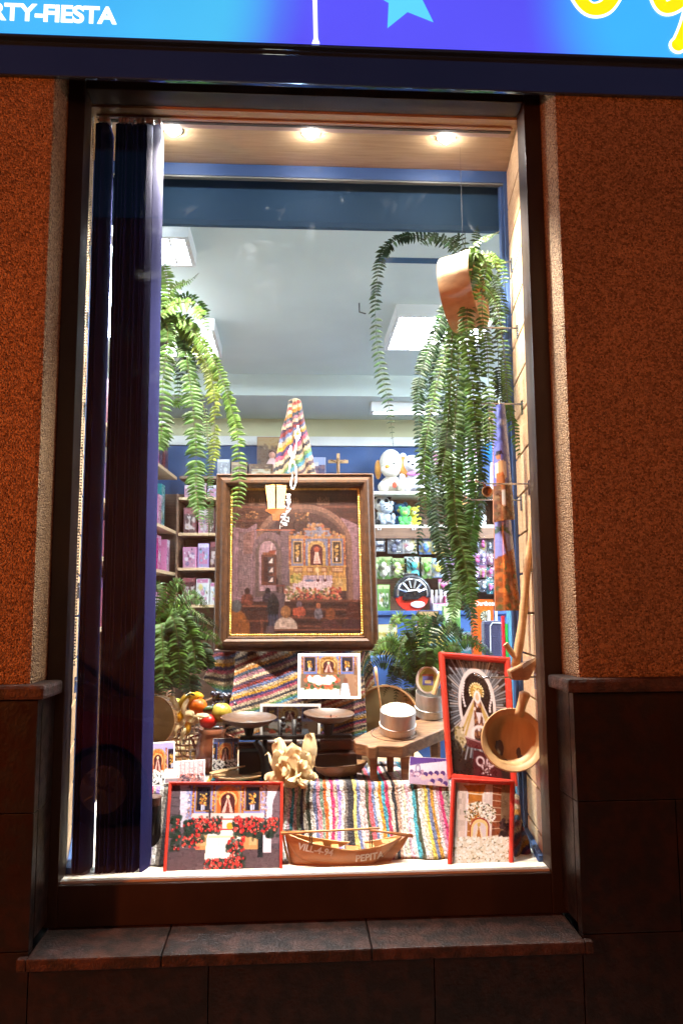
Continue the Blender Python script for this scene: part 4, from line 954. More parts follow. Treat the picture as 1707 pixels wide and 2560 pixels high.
# boxes on top of the back shelf, left of the cone of rug
for (px0, px1, py0, py1, pal, lab) in ((543, 575, 1148, 1190, 'grey', 'grey carton on the back shelf under the left fern tip'), (578, 618, 1155, 1190, 'brown', 'low striped brown doll carton on the back shelf'), (622, 682, 1160, 1190, 'brown', 'low brown gift carton beside the tall doll box')):
    a, b = at(px0, py1, BYF+0.06), at(px1, py0, BYF+0.06)
    toy_box((a.x, BYF+0.06, BLZ[0]+0.0005), EX, EYr, EZ, b.x-a.x, b.z-BLZ[0], 0.1, pal, lab, name='carton')
a, b = at(642, 1190, BYF+0.18), at(705, 1092, BYF+0.18)
DB = toy_box((a.x, BYF+0.18, BLZ[0]+0.0005), EX, EYr, EZ, b.x-a.x, b.z-BLZ[0], 0.09, 'brown', 'tall yellow-brown box with a doll on the back shelf', name='doll_box')
mb = MB(); cx = (a.x+b.x)/2+0.02; z0_ = BLZ[0]+0.04
mb.col = s2l(hx('e8c4c0')); mb.M = Matrix.Translation((cx, BYF+0.17, z0_+0.07)); mb.lathe([(0.055, -0.05), (0.05, 0.0), (0.02, 0.055), (0.0, 0.06)], 14, 0.5)
mb.col = s2l(hx('d8a088')); mb.M = None; mb.ball((cx, BYF+0.168, z0_+0.15), 0.026)
mb.col = s2l(hx('5a3424')); mb.ball((cx, BYF+0.178, z0_+0.16), (0.034, 0.02, 0.036)); mb.build('doll', m_plush, DB, smooth=True)
# postcard and crucifix
c0 = [at(775, 1143, BYF+0.12), at(813, 1143, BYF+0.12), at(813, 1184, BYF+0.12), at(775, 1184, BYF+0.12)]
pp = Pic(30, 26, hx('a8b4d8')); pp.rect(0, 0.45, 1, 1, hx('6a5a7a')); pp.dabs(20, (0, 0.4, 1, 0.9), [hx('8a6a70'), hx('4a4a68')], 0.1); pp.rect(0.3, 0.3, 0.55, 0.55, hx('d8d0d8'))
zsh = BLZ[0]
PCd = thing('postcard', 'small blue landscape postcard standing beside the rug cone', 'postcard', (c0[3].x, BYF+0.12, zsh))
mb = MB(); print_mesh(mb, pp, c0); mb.build('picture', m_print, PCd)
MB().box((c0[0].x-0.002, BYF+0.1207, zsh+0.0005), (c0[1].x+0.002, BYF+0.123, c0[0].z)).build('card', m_white, PCd)
ca, cb = at(845, 1134, BYF+0.1), at(845, 1190, BYF+0.1)
CR = thing('crucifix', 'small pale wooden crucifix standing on the back shelf', 'crucifix', (ca.x, BYF+0.1, zsh))
mb = MB(); mb.box((ca.x-0.012, BYF+0.09, zsh+0.0005), (ca.x+0.012, BYF+0.11, ca.z)); cl, cr = at(820, 1150, BYF+0.1), at(870, 1158, BYF+0.1); mb.box((cl.x, BYF+0.088, cr.z), (cr.x, BYF+0.108, cl.z)); mb.build('cross', m_wood_light, CR, bevel=0.002)
mb = MB(); zc = (cl.z+cr.z)/2; mb.tube([(cl.x+0.02, BYF+0.082, zc+0.01), (ca.x, BYF+0.078, zc-0.012), (cr.x-0.02, BYF+0.082, zc+0.01)], 0.006, 8); mb.tube([(ca.x, BYF+0.08, zc+0.012), (ca.x, BYF+0.076, zc-0.05), (ca.x+0.004, BYF+0.08, zsh+0.01)], [0.01, 0.011, 0.006], 8); mb.ball((ca.x, BYF+0.076, zc+0.018), 0.010); mb.build('figure', m_wood_mid, CR, smooth=True)

# ---- soft toys
def plush(px, py_top, py_base, Yd, zb_, cols, label, kind='bear'):
    H = at(px, py_top, Yd).z-zb_; c = at(px, py_base, Yd); x, y = c.x, Yd
    T = thing('soft_toy', label, 'soft toy', (x, y, zb_), 'soft toys on the back shelves')
    def pt(name, col, balls):
        mb = MB(); mb.col = s2l(col)
        for (cx, cy, cz, rx, ry, rz) in balls: mb.ball((x+cx*H, y+cy*H, zb_+cz*H), (rx*H, ry*H, rz*H))
        mb.build(name, m_plush, T, smooth=True)
    A, Bc, C = cols
    if kind == 'dog':
        pt('body', A, [(0, 0.05, 0.2, 0.26, 0.2, 0.21)]); pt('head', A, [(-0.02, 0, 0.67, 0.26, 0.23, 0.33), (-0.07, -0.17, 0.5, 0.2, 0.12, 0.13)])
        pt('ear', Bc, [(0.26, -0.02, 0.58, 0.12, 0.1, 0.27)]); pt('ear', Bc, [(-0.30, 0.05, 0.55, 0.08, 0.1, 0.22)]); pt('nose', hx('d89a40'), [(-0.13, -0.27, 0.56, 0.055, 0.04, 0.045)])
        pt('paw', A, [(0.2, -0.2, 0.13, 0.12, 0.14, 0.13)]); pt('paw', A, [(-0.22, -0.2, 0.12, 0.12, 0.14, 0.12)]); pt('eye', (0.02, 0.02, 0.02), [(0.02, -0.225, 0.64, 0.03, 0.02, 0.015)]); pt('tag', hx('c84a30'), [(0.02, -0.26, 0.16, 0.05, 0.02, 0.07)])
    else:
        pt('body', A, [(0, 0.05, 0.24, 0.23, 0.18, 0.25)]); pt('head', A if kind != 'panda' else hx('f0f0ec'), [(0, 0, 0.68, 0.25, 0.22, 0.23)])
        pt('muzzle', Bc, [(-0.02, -0.19, 0.61, 0.12, 0.09, 0.09)]); pt('nose', C, [(-0.02, -0.275, 0.64, 0.04, 0.03, 0.03)])
        for s in (-1, 1):
            pt('ear', A if kind != 'panda' else C, [(s*0.2, 0.02, 0.88, 0.085, 0.06, 0.085)]); pt('arm', A if kind != 'panda' else C, [(s*0.24, -0.06, 0.32, 0.09, 0.1, 0.15)])
            pt('paw', A if kind != 'panda' else C, [(s*0.17, -0.2, 0.10, 0.11, 0.16, 0.10)])
            pt('eye', C, [(s*0.10, -0.19, 0.72, 0.028 if kind != 'panda' else 0.07, 0.03, 0.03 if kind != 'panda' else 0.085)])
        if kind == 'bow': pt('bow', hx('d080c0'), [(0.0, -0.17, 0.44, 0.15, 0.05, 0.05)])
WHT = hx('ece8e0')
plush(980, 1123, 1226, BYF+0.13, BZ[0], (hx('e9e2d2'), hx('c98a3c'), hx('1a1a1a')), 'cream plush dog with long brown ears on the top shelf', 'dog')
plush(1030, 1128, 1226, BYF+0.13, BZ[0], (hx('e4e2ee'), WHT, hx('2c2c34')), 'white plush bear with a lilac bow beside the plush dog', 'bow')
plush(1065, 1140, 1226, BYF+0.2, BZ[0], (hx('e8e6f0'), WHT, hx('2c2c34')), 'white plush bear behind the hanging fern on the top shelf', 'bear')
plush(955, 1232, 1312, BYF+0.15, BZ[1], (WHT, WHT, hx('15151a')), 'black and white plush panda on the lower shelf', 'panda')
plush(967, 1250, 1318, BYF+0.05, BZ[1], (hx('aab4c0'), hx('c0c8d0'), hx('22262c')), 'grey plush bear sitting in front of the panda', 'bear')
plush(1012, 1262, 1312, BYF+0.1, BZ[1], (hx('58c060'), hx('b0dc60'), hx('c850a0')), 'small green plush toy on the lower shelf', 'bear')
plush(1035, 1262, 1312, BYF+0.16, BZ[1], (hx('ece040'), hx('f0f0a0'), hx('3050a0')), 'yellow plush toy between the green toy and the fern', 'bear')
plush(1000, 1252, 1300, BYF+0.22, BZ[1], (hx('3a78b0'), hx('e0d060'), hx('1a2a4a')), 'blue plush toy behind the green toy', 'bear')
plush(1150, 1245, 1312, BYF+0.1, BZ[1], (hx('d89a60'), hx('f0dcc0'), hx('30201a')), 'brown plush bear half hidden behind the fern leaves', 'bear')
plush(1195, 1255, 1312, BYF+0.1, BZ[1], (hx('e4ecf0'), hx('a0d0e8'), hx('304060')), 'pale blue plush toy near the painted tiles', 'bear')
# toys on the top shelf behind the fern: panels and globe
for (px0, px1, py0, pal, lab) in ((1078, 1112, 1128, 'white', 'white toy carton on the top shelf behind the fern'), (1110, 1160, 1130, 'green', 'green edged drawing board carton on the top shelf'), (1165, 1196, 1118, 'white', 'tall white carton beside the globe box')):
    a, b = at(px0, 1226, BYF+0.08), at(px1, py0, BYF+0.08)
    toy_box((a.x, BYF+0.08, BZ[0]+0.0005), EX, EYr, EZ, b.x-a.x, b.z-BZ[0], 0.1, pal, lab, name='carton')
gc = at(1228, 1130, BYF+0.1); gr = 27*ppm(BYF+0.1)
GB_ = thing('globe', 'blue desk globe on the top shelf beside the painted tile', 'globe', (gc.x, gc.y, BZ[0]))
mb = MB(); mb.col = s2l(hx('2a88d8')); mb.ball(gc, gr, 20, 14); mb.build('sphere', m_attr_gloss, GB_, smooth=True)
mb = MB(); mb.M = Matrix.Translation((gc.x, gc.y, BZ[0]+0.0005)); mb.lathe([(0.07, 0), (0.068, 0.015), (0.02, 0.03), (0.012, gc.z-gr-BZ[0])], 20); mb.build('foot', m_white, GB_, smooth=True)
MB().tube([gc+Vector((gr*1.12*math.cos(t), 0, gr*1.12*math.sin(t))) for t in np.linspace(-1.6, 1.6, 14)], 0.006, 6).build('meridian', m_chrome, GB_)

# ---- blister packs on the peg panel
def blister(px, py, w_, h_, pal, label, Y=BYF+0.03):
    c = at(px, py, Y); k = ppm(Y); w = w_*k*1.12; h = h_*k*1.22
    T = thing('blister_pack', label, 'blister pack', (c.x, Y, c.z), 'packs hanging on the peg panel')
    cols = PALS[pal]; mb = MB()
    print_mesh(mb, pic_box(srng, list(cols), 10, 12), [(c.x-w/2, Y, c.z+h/2), (c.x+w/2, Y, c.z+h/2), (c.x+w/2, Y, c.z-h/2), (c.x-w/2, Y, c.z-h/2)]); mb.build('card', m_print, T)
    mb = MB(); mb.col = s2l(srng.choice(cols[:3]))
    for _ in range(3): mb.ball((c.x+srng.uniform(-0.2, 0.2)*w, Y-0.025, c.z+srng.uniform(-0.3, 0.15)*h), (w*0.2, 0.018, h*0.16), 8, 6)
    mb.build('toy', m_attr_gloss, T, smooth=True)
    MB().box((c.x-w*0.42, Y-0.05, c.z-h*0.42), (c.x+w*0.42, Y-0.004, c.z+h*0.25)).build('bubble', m_clear, T, bevel=0.008)
    MB().tube([(c.x, YB-0.032, c.z+h*0.44), (c.x, Y-0.06, c.z+h*0.44)], 0.0025, 5).build('peg', m_chrome, T)
rowsP = [(1466, [(1110, 26, 30, 'white'), (1140, 30, 34, 'turquoise'), (1165, 26, 36, 'pink')], 'bottom row'), (1362, [(948, 26, 28, 'grey'), (987, 34, 38, 'grey'), (1024, 32, 36, 'white'), (1062, 28, 40, 'blue'), (1094, 30, 38, 'yellow'), (1126, 30, 36, 'pink'), (1156, 28, 38, 'white')], 'top row'),
         (1420, [(938, 18, 44, 'green'), (964, 30, 46, 'green'), (997, 36, 40, 'green'), (1032, 38, 46, 'turquoise'), (1064, 30, 44, 'green'), (1097, 32, 40, 'blue'), (1130, 30, 44, 'lilac'), (1160, 26, 44, 'yellow')], 'second row')]
for py, lst, rn in rowsP:
    for (px, w_, h_, pal) in lst: blister(px, py, w_, h_, pal, pal+' card blister pack in the '+rn+' of the peg panel')
for r_, py in enumerate((1362, 1398, 1432, 1464)):
    for c_, px in enumerate((1190, 1207, 1224, 1240)):
        tp = srng.choice(['lilac', 'pink', 'turquoise', 'white', 'grey']); blister(px, py+srng.uniform(-4, 4), 15, 30, tp, 'tiny '+tp+' trinket pack on the peg panel behind the painted tiles', Y=BYF+0.05)
# ---- blue counter shelf with things on it
CY = BYF-0.3
cz = at(1000, 1527, CY).z
CU = thing('blue_counter', 'blue painted counter unit at the back of the shop', 'counter', rm(0.6, CY, 0.06))
MB().rbox((-0.6, CY, cz-0.03), (2.6, BYF-0.002, cz)).build('top', m_blue, CU, bevel=0.004)
MB().rbox((-0.6, CY+0.02, 0.06), (2.6, BYF-0.003, cz-0.031)).build('carcass', m_blue, CU)
a, b = at(944, 1525, CY+0.1), at(974, 1462, CY+0.1)
toy_box((a.x, CY+0.1, cz+0.0005), EX, EYr, EZ, b.x-a.x, b.z-cz, 0.08, 'green', 'green and blue toy box standing on the blue counter', name='toy_box')
# round racing car play case
rc = at(1029, 1480, CY+0.08); k = ppm(CY+0.08); rr_ = 43*k
RC = thing('play_case', 'round car wheel shaped play case on the blue counter', 'play case', (rc.x, CY+0.08, cz))
zc = cz+rr_*0.95
def disc_pts(r, n=36, cut=-0.93): return [(rc.x+r*math.cos(t), max(zc+r*math.sin(t), cz+0.001)) for t in np.linspace(0, 2*math.pi, n, endpoint=False)]
mb = MB(); mb.col = s2l(hx('b82a1c')); mb.prism(disc_pts(rr_), CY+0.06, CY+0.14); mb.build('case', m_attr_gloss, RC)
mb = MB(); mb.col = s2l(hx('1c1c20')); mb.prism([(rc.x+rr_*0.9*math.cos(t), zc-rr_*0.12+rr_*0.95*math.sin(t)) for t in np.linspace(0, math.pi, 24)], CY+0.054, CY+0.0595); mb.build('wheel_disc', m_attr_gloss, RC)
mb = MB(); mb.col = s2l(hx('24242a')); mb.tube([(rc.x+rr_*0.98*math.cos(t), CY+0.06, zc+rr_*0.98*math.sin(t)) for t in np.linspace(-0.2, math.pi+0.2, 30)], 0.016, 8); mb.build('tyre', m_attr_gloss, RC, smooth=True)
mb = MB(); mb.col = s2l(hx('c4c8d0')); mb.tube([(rc.x+rr_*0.86*math.cos(t), CY+0.052, zc+rr_*0.86*math.sin(t)) for t in np.linspace(-0.2, math.pi+0.2, 30)], 0.009, 8); mb.build('rim', m_chrome, RC, smooth=True)
for t in np.linspace(0.35, math.pi-0.35, 6):
    MB().tube([(rc.x+rr_*0.35*math.cos(t), CY+0.05, zc+rr_*0.35*math.sin(t)), (rc.x+rr_*0.84*math.cos(t), CY+0.05, zc+rr_*0.84*math.sin(t))], 0.008, 6).build('spoke', m_chrome, RC)
mb = MB(); mb.col = s2l(hx('141418'))
mb.prism([(rc.x-rr_*0.6, zc-rr_*0.35), (rc.x+rr_*0.3, zc-rr_*0.3), (rc.x+rr_*0.75, zc-rr_*0.02), (rc.x+rr_*0.6, zc+rr_*0.1), (rc.x+rr_*0.05, zc+rr_*0.12), (rc.x-rr_*0.1, zc-rr_*0.05), (rc.x-rr_*0.6, zc-rr_*0.15)], CY+0.040, CY+0.048); mb.build('printed_car', m_attr_gloss, RC)
mb = MB(); mb.col = s2l(hx('d8d0c8'))
mb.prism([(rc.x-rr_*0.28, zc+rr_*0.14), (rc.x+rr_*0.42, zc+rr_*0.22), (rc.x+rr_*0.44, zc+rr_*0.32), (rc.x-rr_*0.25, zc+rr_*0.26)], CY+0.044, CY+0.049)
mb.ball((rc.x+rr_*0.3, CY+0.05, zc-rr_*0.6), (rr_*0.42, 0.006, rr_*0.2)); mb.build('printed_badge', m_attr_gloss, RC)
MB().tube([(rc.x-0.05, CY+0.1, zc+rr_), (rc.x-0.045, CY+0.1, zc+rr_+0.02), (rc.x+0.045, CY+0.1, zc+rr_+0.02), (rc.x+0.05, CY+0.1, zc+rr_)], 0.009, 8).build('handle', m_iron, RC)
for i, px in enumerate((1079, 1092, 1102, 1113)):
    c = at(px, 1500, CY+0.12)
    T = thing('bottle', 'small clear bottle with white cap on the blue counter', 'bottle', (c.x, CY+0.12+0.02*(i % 2), cz), 'bottles on the blue counter')
    h_ = at(px, 1478, CY+0.12).z-cz
    mb = MB(); mb.M = Matrix.Translation((c.x, CY+0.12+0.02*(i % 2), cz+0.0005)); mb.col = s2l(hx('d0c4c8')); mb.lathe([(0.0, 0), (0.014, 0), (0.015, h_*0.7), (0.008, h_*0.85), (0.0, h_*0.86)], 12); mb.build('glass_body', m_attr_gloss, T, smooth=True)
    mb = MB(); mb.M = Matrix.Translation((c.x, CY+0.12+0.02*(i % 2), cz+h_*0.86)); mb.lathe([(0.010, 0), (0.010, h_*0.2), (0, h_*0.2)], 10); mb.build('cap', m_white, T)
for (px0, px1, py0, py1, Yd, pal, lab) in ((1083, 1112, 1508, 1524, CY+0.04, 'white', 'small white games box lying on the blue counter'), (1112, 1133, 1490, 1524, CY+0.06, 'magenta', 'red toy box on the blue counter beside the fern')):
    a, b = at(px0, py1, Yd), at(px1, py0, Yd)
    toy_box((a.x, Yd, cz+0.0005), EX, EYr, EZ, b.x-a.x, b.z-cz, 0.07, pal, lab)
# low table in front of the counter with toys
TY = CY-0.5
tz = at(1000, 1640, TY).z
TT = thing('toy_table', 'low blue table of toys in front of the counter', 'table', rm(0.6, TY+0.2, 0.06))
MB().rbox((-0.2, TY-0.12, tz-0.03), (2.3, TY+0.35, tz)).build('table_top', m_blue, TT, bevel=0.004)
for x_ in (-0.15, 2.2):
    for y_ in (TY-0.08, TY+0.3): MB().rbox((x_, y_, 0.06), (x_+0.05, y_+0.05, tz-0.031)).build('leg', m_blue, TT)
for (px0, px1, py0, Yd, pal, lab) in ((945, 992, 1562, TY+0.12, 'yellow', 'yellow and blue playset box behind the lower right fern'), (1040, 1108, 1566, TY+0.16, 'yellow', 'wide yellow playset box next to the fern'), (1045, 1096, 1528, TY+0.28, 'brown', 'dark figure set box standing behind the yellow playset'), (1110, 1150, 1516, TY+0.2, 'green', 'green toy box behind the fern tips'), (995, 1035, 1590, TY+0.05, 'blue', 'blue toy box half hidden by the lower fern'), (1120, 1180, 1580, TY+0.05, 'turquoise', 'turquoise toy box behind the dense fern leaves'), (880, 940, 1600, TY+0.05, 'green', 'green toy box at the corner of the large painting')):
    a, b = at(px0, 1640, Yd), at(px1, py0, Yd)
    toy_box((a.x, Yd, tz+0.0005), EX, EYr, EZ, b.x-a.x, b.z-tz, 0.07, pal, lab)
# dartboard box
Yd = TY-0.05
a, b = at(1184, 1640, Yd), at(1232, 1499, Yd)
DBX = thing('dartboard_box', 'orange dartboard box standing behind the fern', 'box', ((a.x+b.x)/2, Yd, tz))
mb = MB(); mb.col = s2l(hx('df5a14')); mb.box((a.x, Yd, tz+0.0005), (b.x, Yd+0.06, b.z)); mb.build('carton', m_print, DBX)
cdb = at(1213, 1541, Yd); rd = 15*ppm(Yd)
for (r_, c_, dy) in ((1.0, 'c89040', 0.002), (0.88, '201c1a', 0.003), (0.6, 'c8c0a8', 0.004), (0.52, '242020', 0.005), (0.2, '3a8a50', 0.006), (0.09, 'c02a20', 0.007)):
    mb = MB(); mb.col = s2l(hx(c_)); mb.prism([(cdb.x+rd*r_*math.cos(t), cdb.z+rd*r_*math.sin(t)) for t in np.linspace(0, 2*math.pi, 24, endpoint=False)], Yd-dy, Yd-dy+0.0009); mb.build('printed_ring', m_print, DBX)
for t in range(0, 20, 2):
    t0, t1 = t*math.pi/10, (t+1)*math.pi/10; mb = MB(); mb.col = s2l(hx('d8d0b8')); mb.prism([(cdb.x+rd*0.12*math.cos(t0), cdb.z+rd*0.12*math.sin(t0)), (cdb.x+rd*0.85*math.cos(t0), cdb.z+rd*0.85*math.sin(t0)), (cdb.x+rd*0.85*math.cos(t1), cdb.z+rd*0.85*math.sin(t1))], Yd-0.0085, Yd-0.0077); mb.build('printed_sector', m_print, DBX)
tl = at(1188, 1514, Yd)
mb = MB(); text_mesh(mb, 'Dartboard', frame_M(Vector((tl.x, Yd-0.001, tl.z)), (1, 0, 0), (0, 0, 1), (0, -1, 0)), 11*ppm(Yd), bold=0.02, depth=0, spacing=0.9); mb.build('lettering', m_letter, DBX)
# blue trolley case
Yc = TY-0.35
a, b = at(1212, 1634, Yc), at(1256, 1552, Yc)
TC_ = thing('trolley_case', 'dark blue trolley bag with pale piping behind the red framed picture', 'bag', ((a.x+b.x)/2, Yc, tz-0.3))
mb = MB(); mb.col = s2l(hx('1a163c')); mb.box((a.x, Yc, a.z-0.2), (b.x, Yc+0.1, b.z)); mb.build('body', m_plush, TC_, bevel=0.02)
mb = MB(); w_ = b.x-a.x
MB().tube([(a.x+w_*0.3, Yc-0.002, a.z+0.005), (a.x+w_*0.32, Yc-0.002, b.z-0.03), (a.x+w_*0.45, Yc-0.002, b.z-0.012), (b.x-0.008, Yc-0.002, b.z-0.014)], 0.003, 6).build('piping', m_white, TC_)
for q in (0.35, 0.75): MB().box((a.x+w_*q-0.006, Yc+0.03, b.z), (a.x+w_*q+0.006, Yc+0.045, b.z+0.06)).build('handle_rail', m_white, TC_)
MB().box((a.x-0.02, Yc-0.02, 0.06), (b.x+0.3, Yc+0.14, a.z-0.2005)).build('bag_stand_block', m_blue, TC_)
# tall boards and tubes stacked by the right post
for i, (px, py0, col, lab) in enumerate(((1262, 1540, 'c02030', 'red wrapping tube leaning near the right post'), (1270, 1560, '30b050', 'green wrapping tube leaning near the right post'), (1283, 1525, '58a0d0', 'pale blue blackboard carton by the right post'))):
    a, b = at(px, 1720, 1.0), at(px, py0, 1.0)
    mb = MB(); mb.col = s2l(hx(col)); w_ = 0.012 if i < 2 else 0.03
    if i < 2: mb.tube([(a.x, 1.0, CF+0.0005), (b.x, 1.03, b.z)], w_*0.6, 10)
    else: mb.hexa([(a.x-w_/2, 0.99, CF+0.0005), (a.x+w_, 0.99, CF+0.0005), (a.x+w_, 1.02, CF+0.0005), (a.x-w_/2, 1.02, CF+0.0005)], [(b.x-w_/2, 1.02, b.z), (b.x+w_, 1.02, b.z), (b.x+w_, 1.05, b.z), (b.x-w_/2, 1.05, b.z)])
    tag(mb.build('wrapping_tube' if i < 2 else 'flat_carton', m_attr_gloss, base=(a.x, 1.0, CF)), lab, 'tube' if i < 2 else 'carton')
# ------------------------------------------------------------------ things on show
ZS = at(900, 1958, 0.40).z                         # top of the cloth-covered step
STP = thing('display_step', 'low wooden step hidden under the striped rag rug', 'step', (0.0, 0.6, CF))
xa, xb = at(330, 1958, 0.40).x, at(1128, 1958, 0.40).x
MB().box((xa, 0.425, CF+0.0005), (xb-0.01, 1.1, ZS-0.012)).build('carcass', m_wood_light, STP)

STRIPES = 'd8b8c8 2f8ca0 e8c0c8 8fa890 34344e d8cfc0 3c4030 e8e0d8 7078a0 d88898 7f9a88 d8661c e0d8cc c42a68 b8a898 a084d0 d8d4d0 7a7068 2c2830 241f22 d8c870 6c78a4 d4c4c4 c8b0b0 47492f d4606c 7080a8 e6dcc8 c88a20 3f9ab0 b8305c e0d0c0 26242c c8a088 e8d8d4 d8dcc0 e8b8c8 f0e8e8 4aa8bc 4a4a30 f0ece8 e8dcc0 e0c858 7480a8 c8902c f0e0e0 e0a0b8 d02c70 b0a8a0 7a7c68 f4f0ec'.split()
def stripe_col(s, cols, rnd, speck):
    n = len(cols); f = s*n; i = int(f) % n
    c = hx(cols[i])
    k = 1+speck*(rnd-0.5)
    return s2l(tuple(min(1, max(0, v*k)) for v in c))
def rug(name, label, fn, nu, nv, cols, sfn, seed, thick=0.006, group=None, speck=0.5):
    g = random.Random(seed); col = {}
    base = Vector(fn(0.5, 1.0))
    # per-stripe flecks
    tab = [[g.random() for _ in range(nv)] for _ in range(nu)]
    mb = MB()
    def cf(u, v):
        i, j = min(int(round(u*(nu-1))), nu-1), min(int(round(v*(nv-1))), nv-1)
        return stripe_col(sfn(u, v), cols, tab[i][j], speck)
    mb.grid(fn, nu, nv, cf)
    T = tag(mb.build(name, m_rug, base=base, smooth=True), label, 'rug', group)
    md = T.modifiers.new('thickness', 'SOLIDIFY'); md.thickness = thick; md.offset = -1
    return T
wv = random.Random(3); ph = [wv.uniform(0, 6.28) for _ in range(8)]
def front_rug(u, v):                               # v: 0 back edge on the step .. 1 hem on the floor
    x = xa+(xb-xa)*u
    rip = 0.005*math.sin(u*31+ph[0])+0.003*math.sin(u*57+ph[1])
    if v < 0.4:
        t = v/0.4; return Vector((x, 0.76-(0.76-0.412)*t, ZS-0.004*(1-t)+0.0015*math.sin(u*40)))
    if v < 0.5:
        t = (v-0.4)/0.1; a = t*math.pi/2; return Vector((x, 0.412-0.02*math.sin(a)+rip*0.3*t, ZS-0.02*(1-math.cos(a))))
    t = (v-0.5)/0.5; z = ZS-0.02-(ZS-0.02-CF-0.004)*t
    return Vector((x+0.012*t*(u-0.5)+0.003*math.sin(t*5+u*30), 0.392-0.125*t**1.2+rip*(0.3+t), z))
us = lambda u: ((u-(715-330)/(1128-330))/(1-(715-330)/(1128-330)))
rug('rag_rug', 'multicoloured rag rug draped over the step behind the wooden boat', front_rug, 340, 60, STRIPES,
    lambda u, v: (us(u)+0.0022*math.sin(v*11+u*37)+0.0012*math.sin(v*41+u*90)) % 1.0 if us(u) > -0.001 else (us(u)*0.9) % 1.0, 5)

# ---- the striped rug draped behind the large painting (diagonal stripes)
DIAG = 'b8a080 1e1a2a b09c80 8a2c28 bca488 a86c20 20384c 8a5a68 c0aa8c 38203a 7a2420 56648c b09878 b08018 2c2458 a04058 a89880 1e1c28 b8a080 5a7a44 3a7a98 a89078 3c2838'.split()
def lerp_path(path, t):
    f = t*(len(path)-1); i = min(int(f), len(path)-2); f -= i
    return path[i][0]*(1-f)+path[i+1][0]*f, path[i][1]*(1-f)+path[i+1][1]*f, path[i][2]*(1-f)+path[i+1][2]*f
LEFT = [(722, 1006, 0.78), (706, 1080, 0.785), (684, 1190, 0.79), (645, 1350, 0.79), (608, 1500, 0.78), (590, 1640, 0.70), (582, 1720, 0.66), (566, 1790, 0.62), (560, 1850, 0.61)]
RGHT = [(752, 1006, 0.79), (766, 1080, 0.80), (788, 1190, 0.81), (830, 1350, 0.81), (870, 1500, 0.79), (900, 1640, 0.71), (912, 1720, 0.68), (915, 1790, 0.65), (915, 1850, 0.64)]
def cone(u, v):
    l, r = lerp_path(LEFT, v), lerp_path(RGHT, v)
    px, py, Y = [l[k]*(1-u)+r[k]*u for k in range(3)]
    wr = 0.012*math.sin(u*9+v*6)*v+0.006*math.sin(u*23-v*17)
    py -= 10*math.sin(math.pi*u)*max(0, 1-v*14)
    return at(px, py, Y-0.03*math.sin(math.pi*u)*(1-v)+wr)
rug('rag_rug', 'diagonally striped rag rug hanging over a peak behind the large painting', cone, 110, 240, DIAG,
    lambda u, v: (v*3.2+0.85*u*(0.2+0.8*v)+0.010*math.sin(u*14+v*9)) % 1.0, 8, speck=0.35)
def leaf_rug(corners, seed, name_lab, freq):
    TL, TR, BR, BL = [at(*c) for c in corners]
    rug('rag_rug', name_lab, lambda u, v: (TL*(1-u)+TR*u)*(1-v)+(BL*(1-u)+BR*u)*v+Vector((0, 0.008*math.sin(u*8+v*5), 0)), 40, 60, DIAG, lambda u, v: (v*freq+0.5*u*freq*0.6+0.01*math.sin(u*9)) % 1.0, seed, speck=0.35)
leaf_rug([(560, 1560, 0.78), (625, 1560, 0.78), (590, 1770, 0.74), (508, 1700, 0.80)], 21, 'shadowed corner of striped rug between the left fern and the painting', 0.8)
leaf_rug([(862, 1560, 0.80), (915, 1560, 0.80), (938, 1735, 0.78), (890, 1760, 0.78)], 22, 'narrow fold of striped rug right of the altar photograph', 1.1)
leaf_rug([(1283, 1960, 0.36), (1296, 2010, 0.36), (1326, 2150, 0.30), (1283, 2172, 0.27)], 23, 'folded end of striped rug squeezed by the small red frame', 0.6)
# easel that carries painting and rug
EA = thing('easel', 'wooden easel hidden behind the rug and large painting', 'easel', (at(740, 1700, 0.78).x, 0.8, ZS))
pk = at(738, 1012, 0.80)
for px, Y in ((650, 0.80), (835, 0.80)):
    b = at(px, 1870, Y); b.z = ZS-0.011; MB().tube([pk+Vector((0, 0.02, -0.01)), b+Vector((0, 0.07, 0))], 0.011, 8).build('leg', m_wood_mid, EA)
b = Vector((pk.x, 1.08, ZS-0.011)); MB().tube([pk+Vector((0, 0.025, -0.015)), b], 0.011, 8).build('leg', m_wood_mid, EA)
lb = at(738, 1633, 0.70); MB().box((lb.x-0.16, 0.716, lb.z+0.01), (lb.x+0.16, 0.75, lb.z+0.03)).build('ledge', m_wood_mid, EA, bevel=0.002)

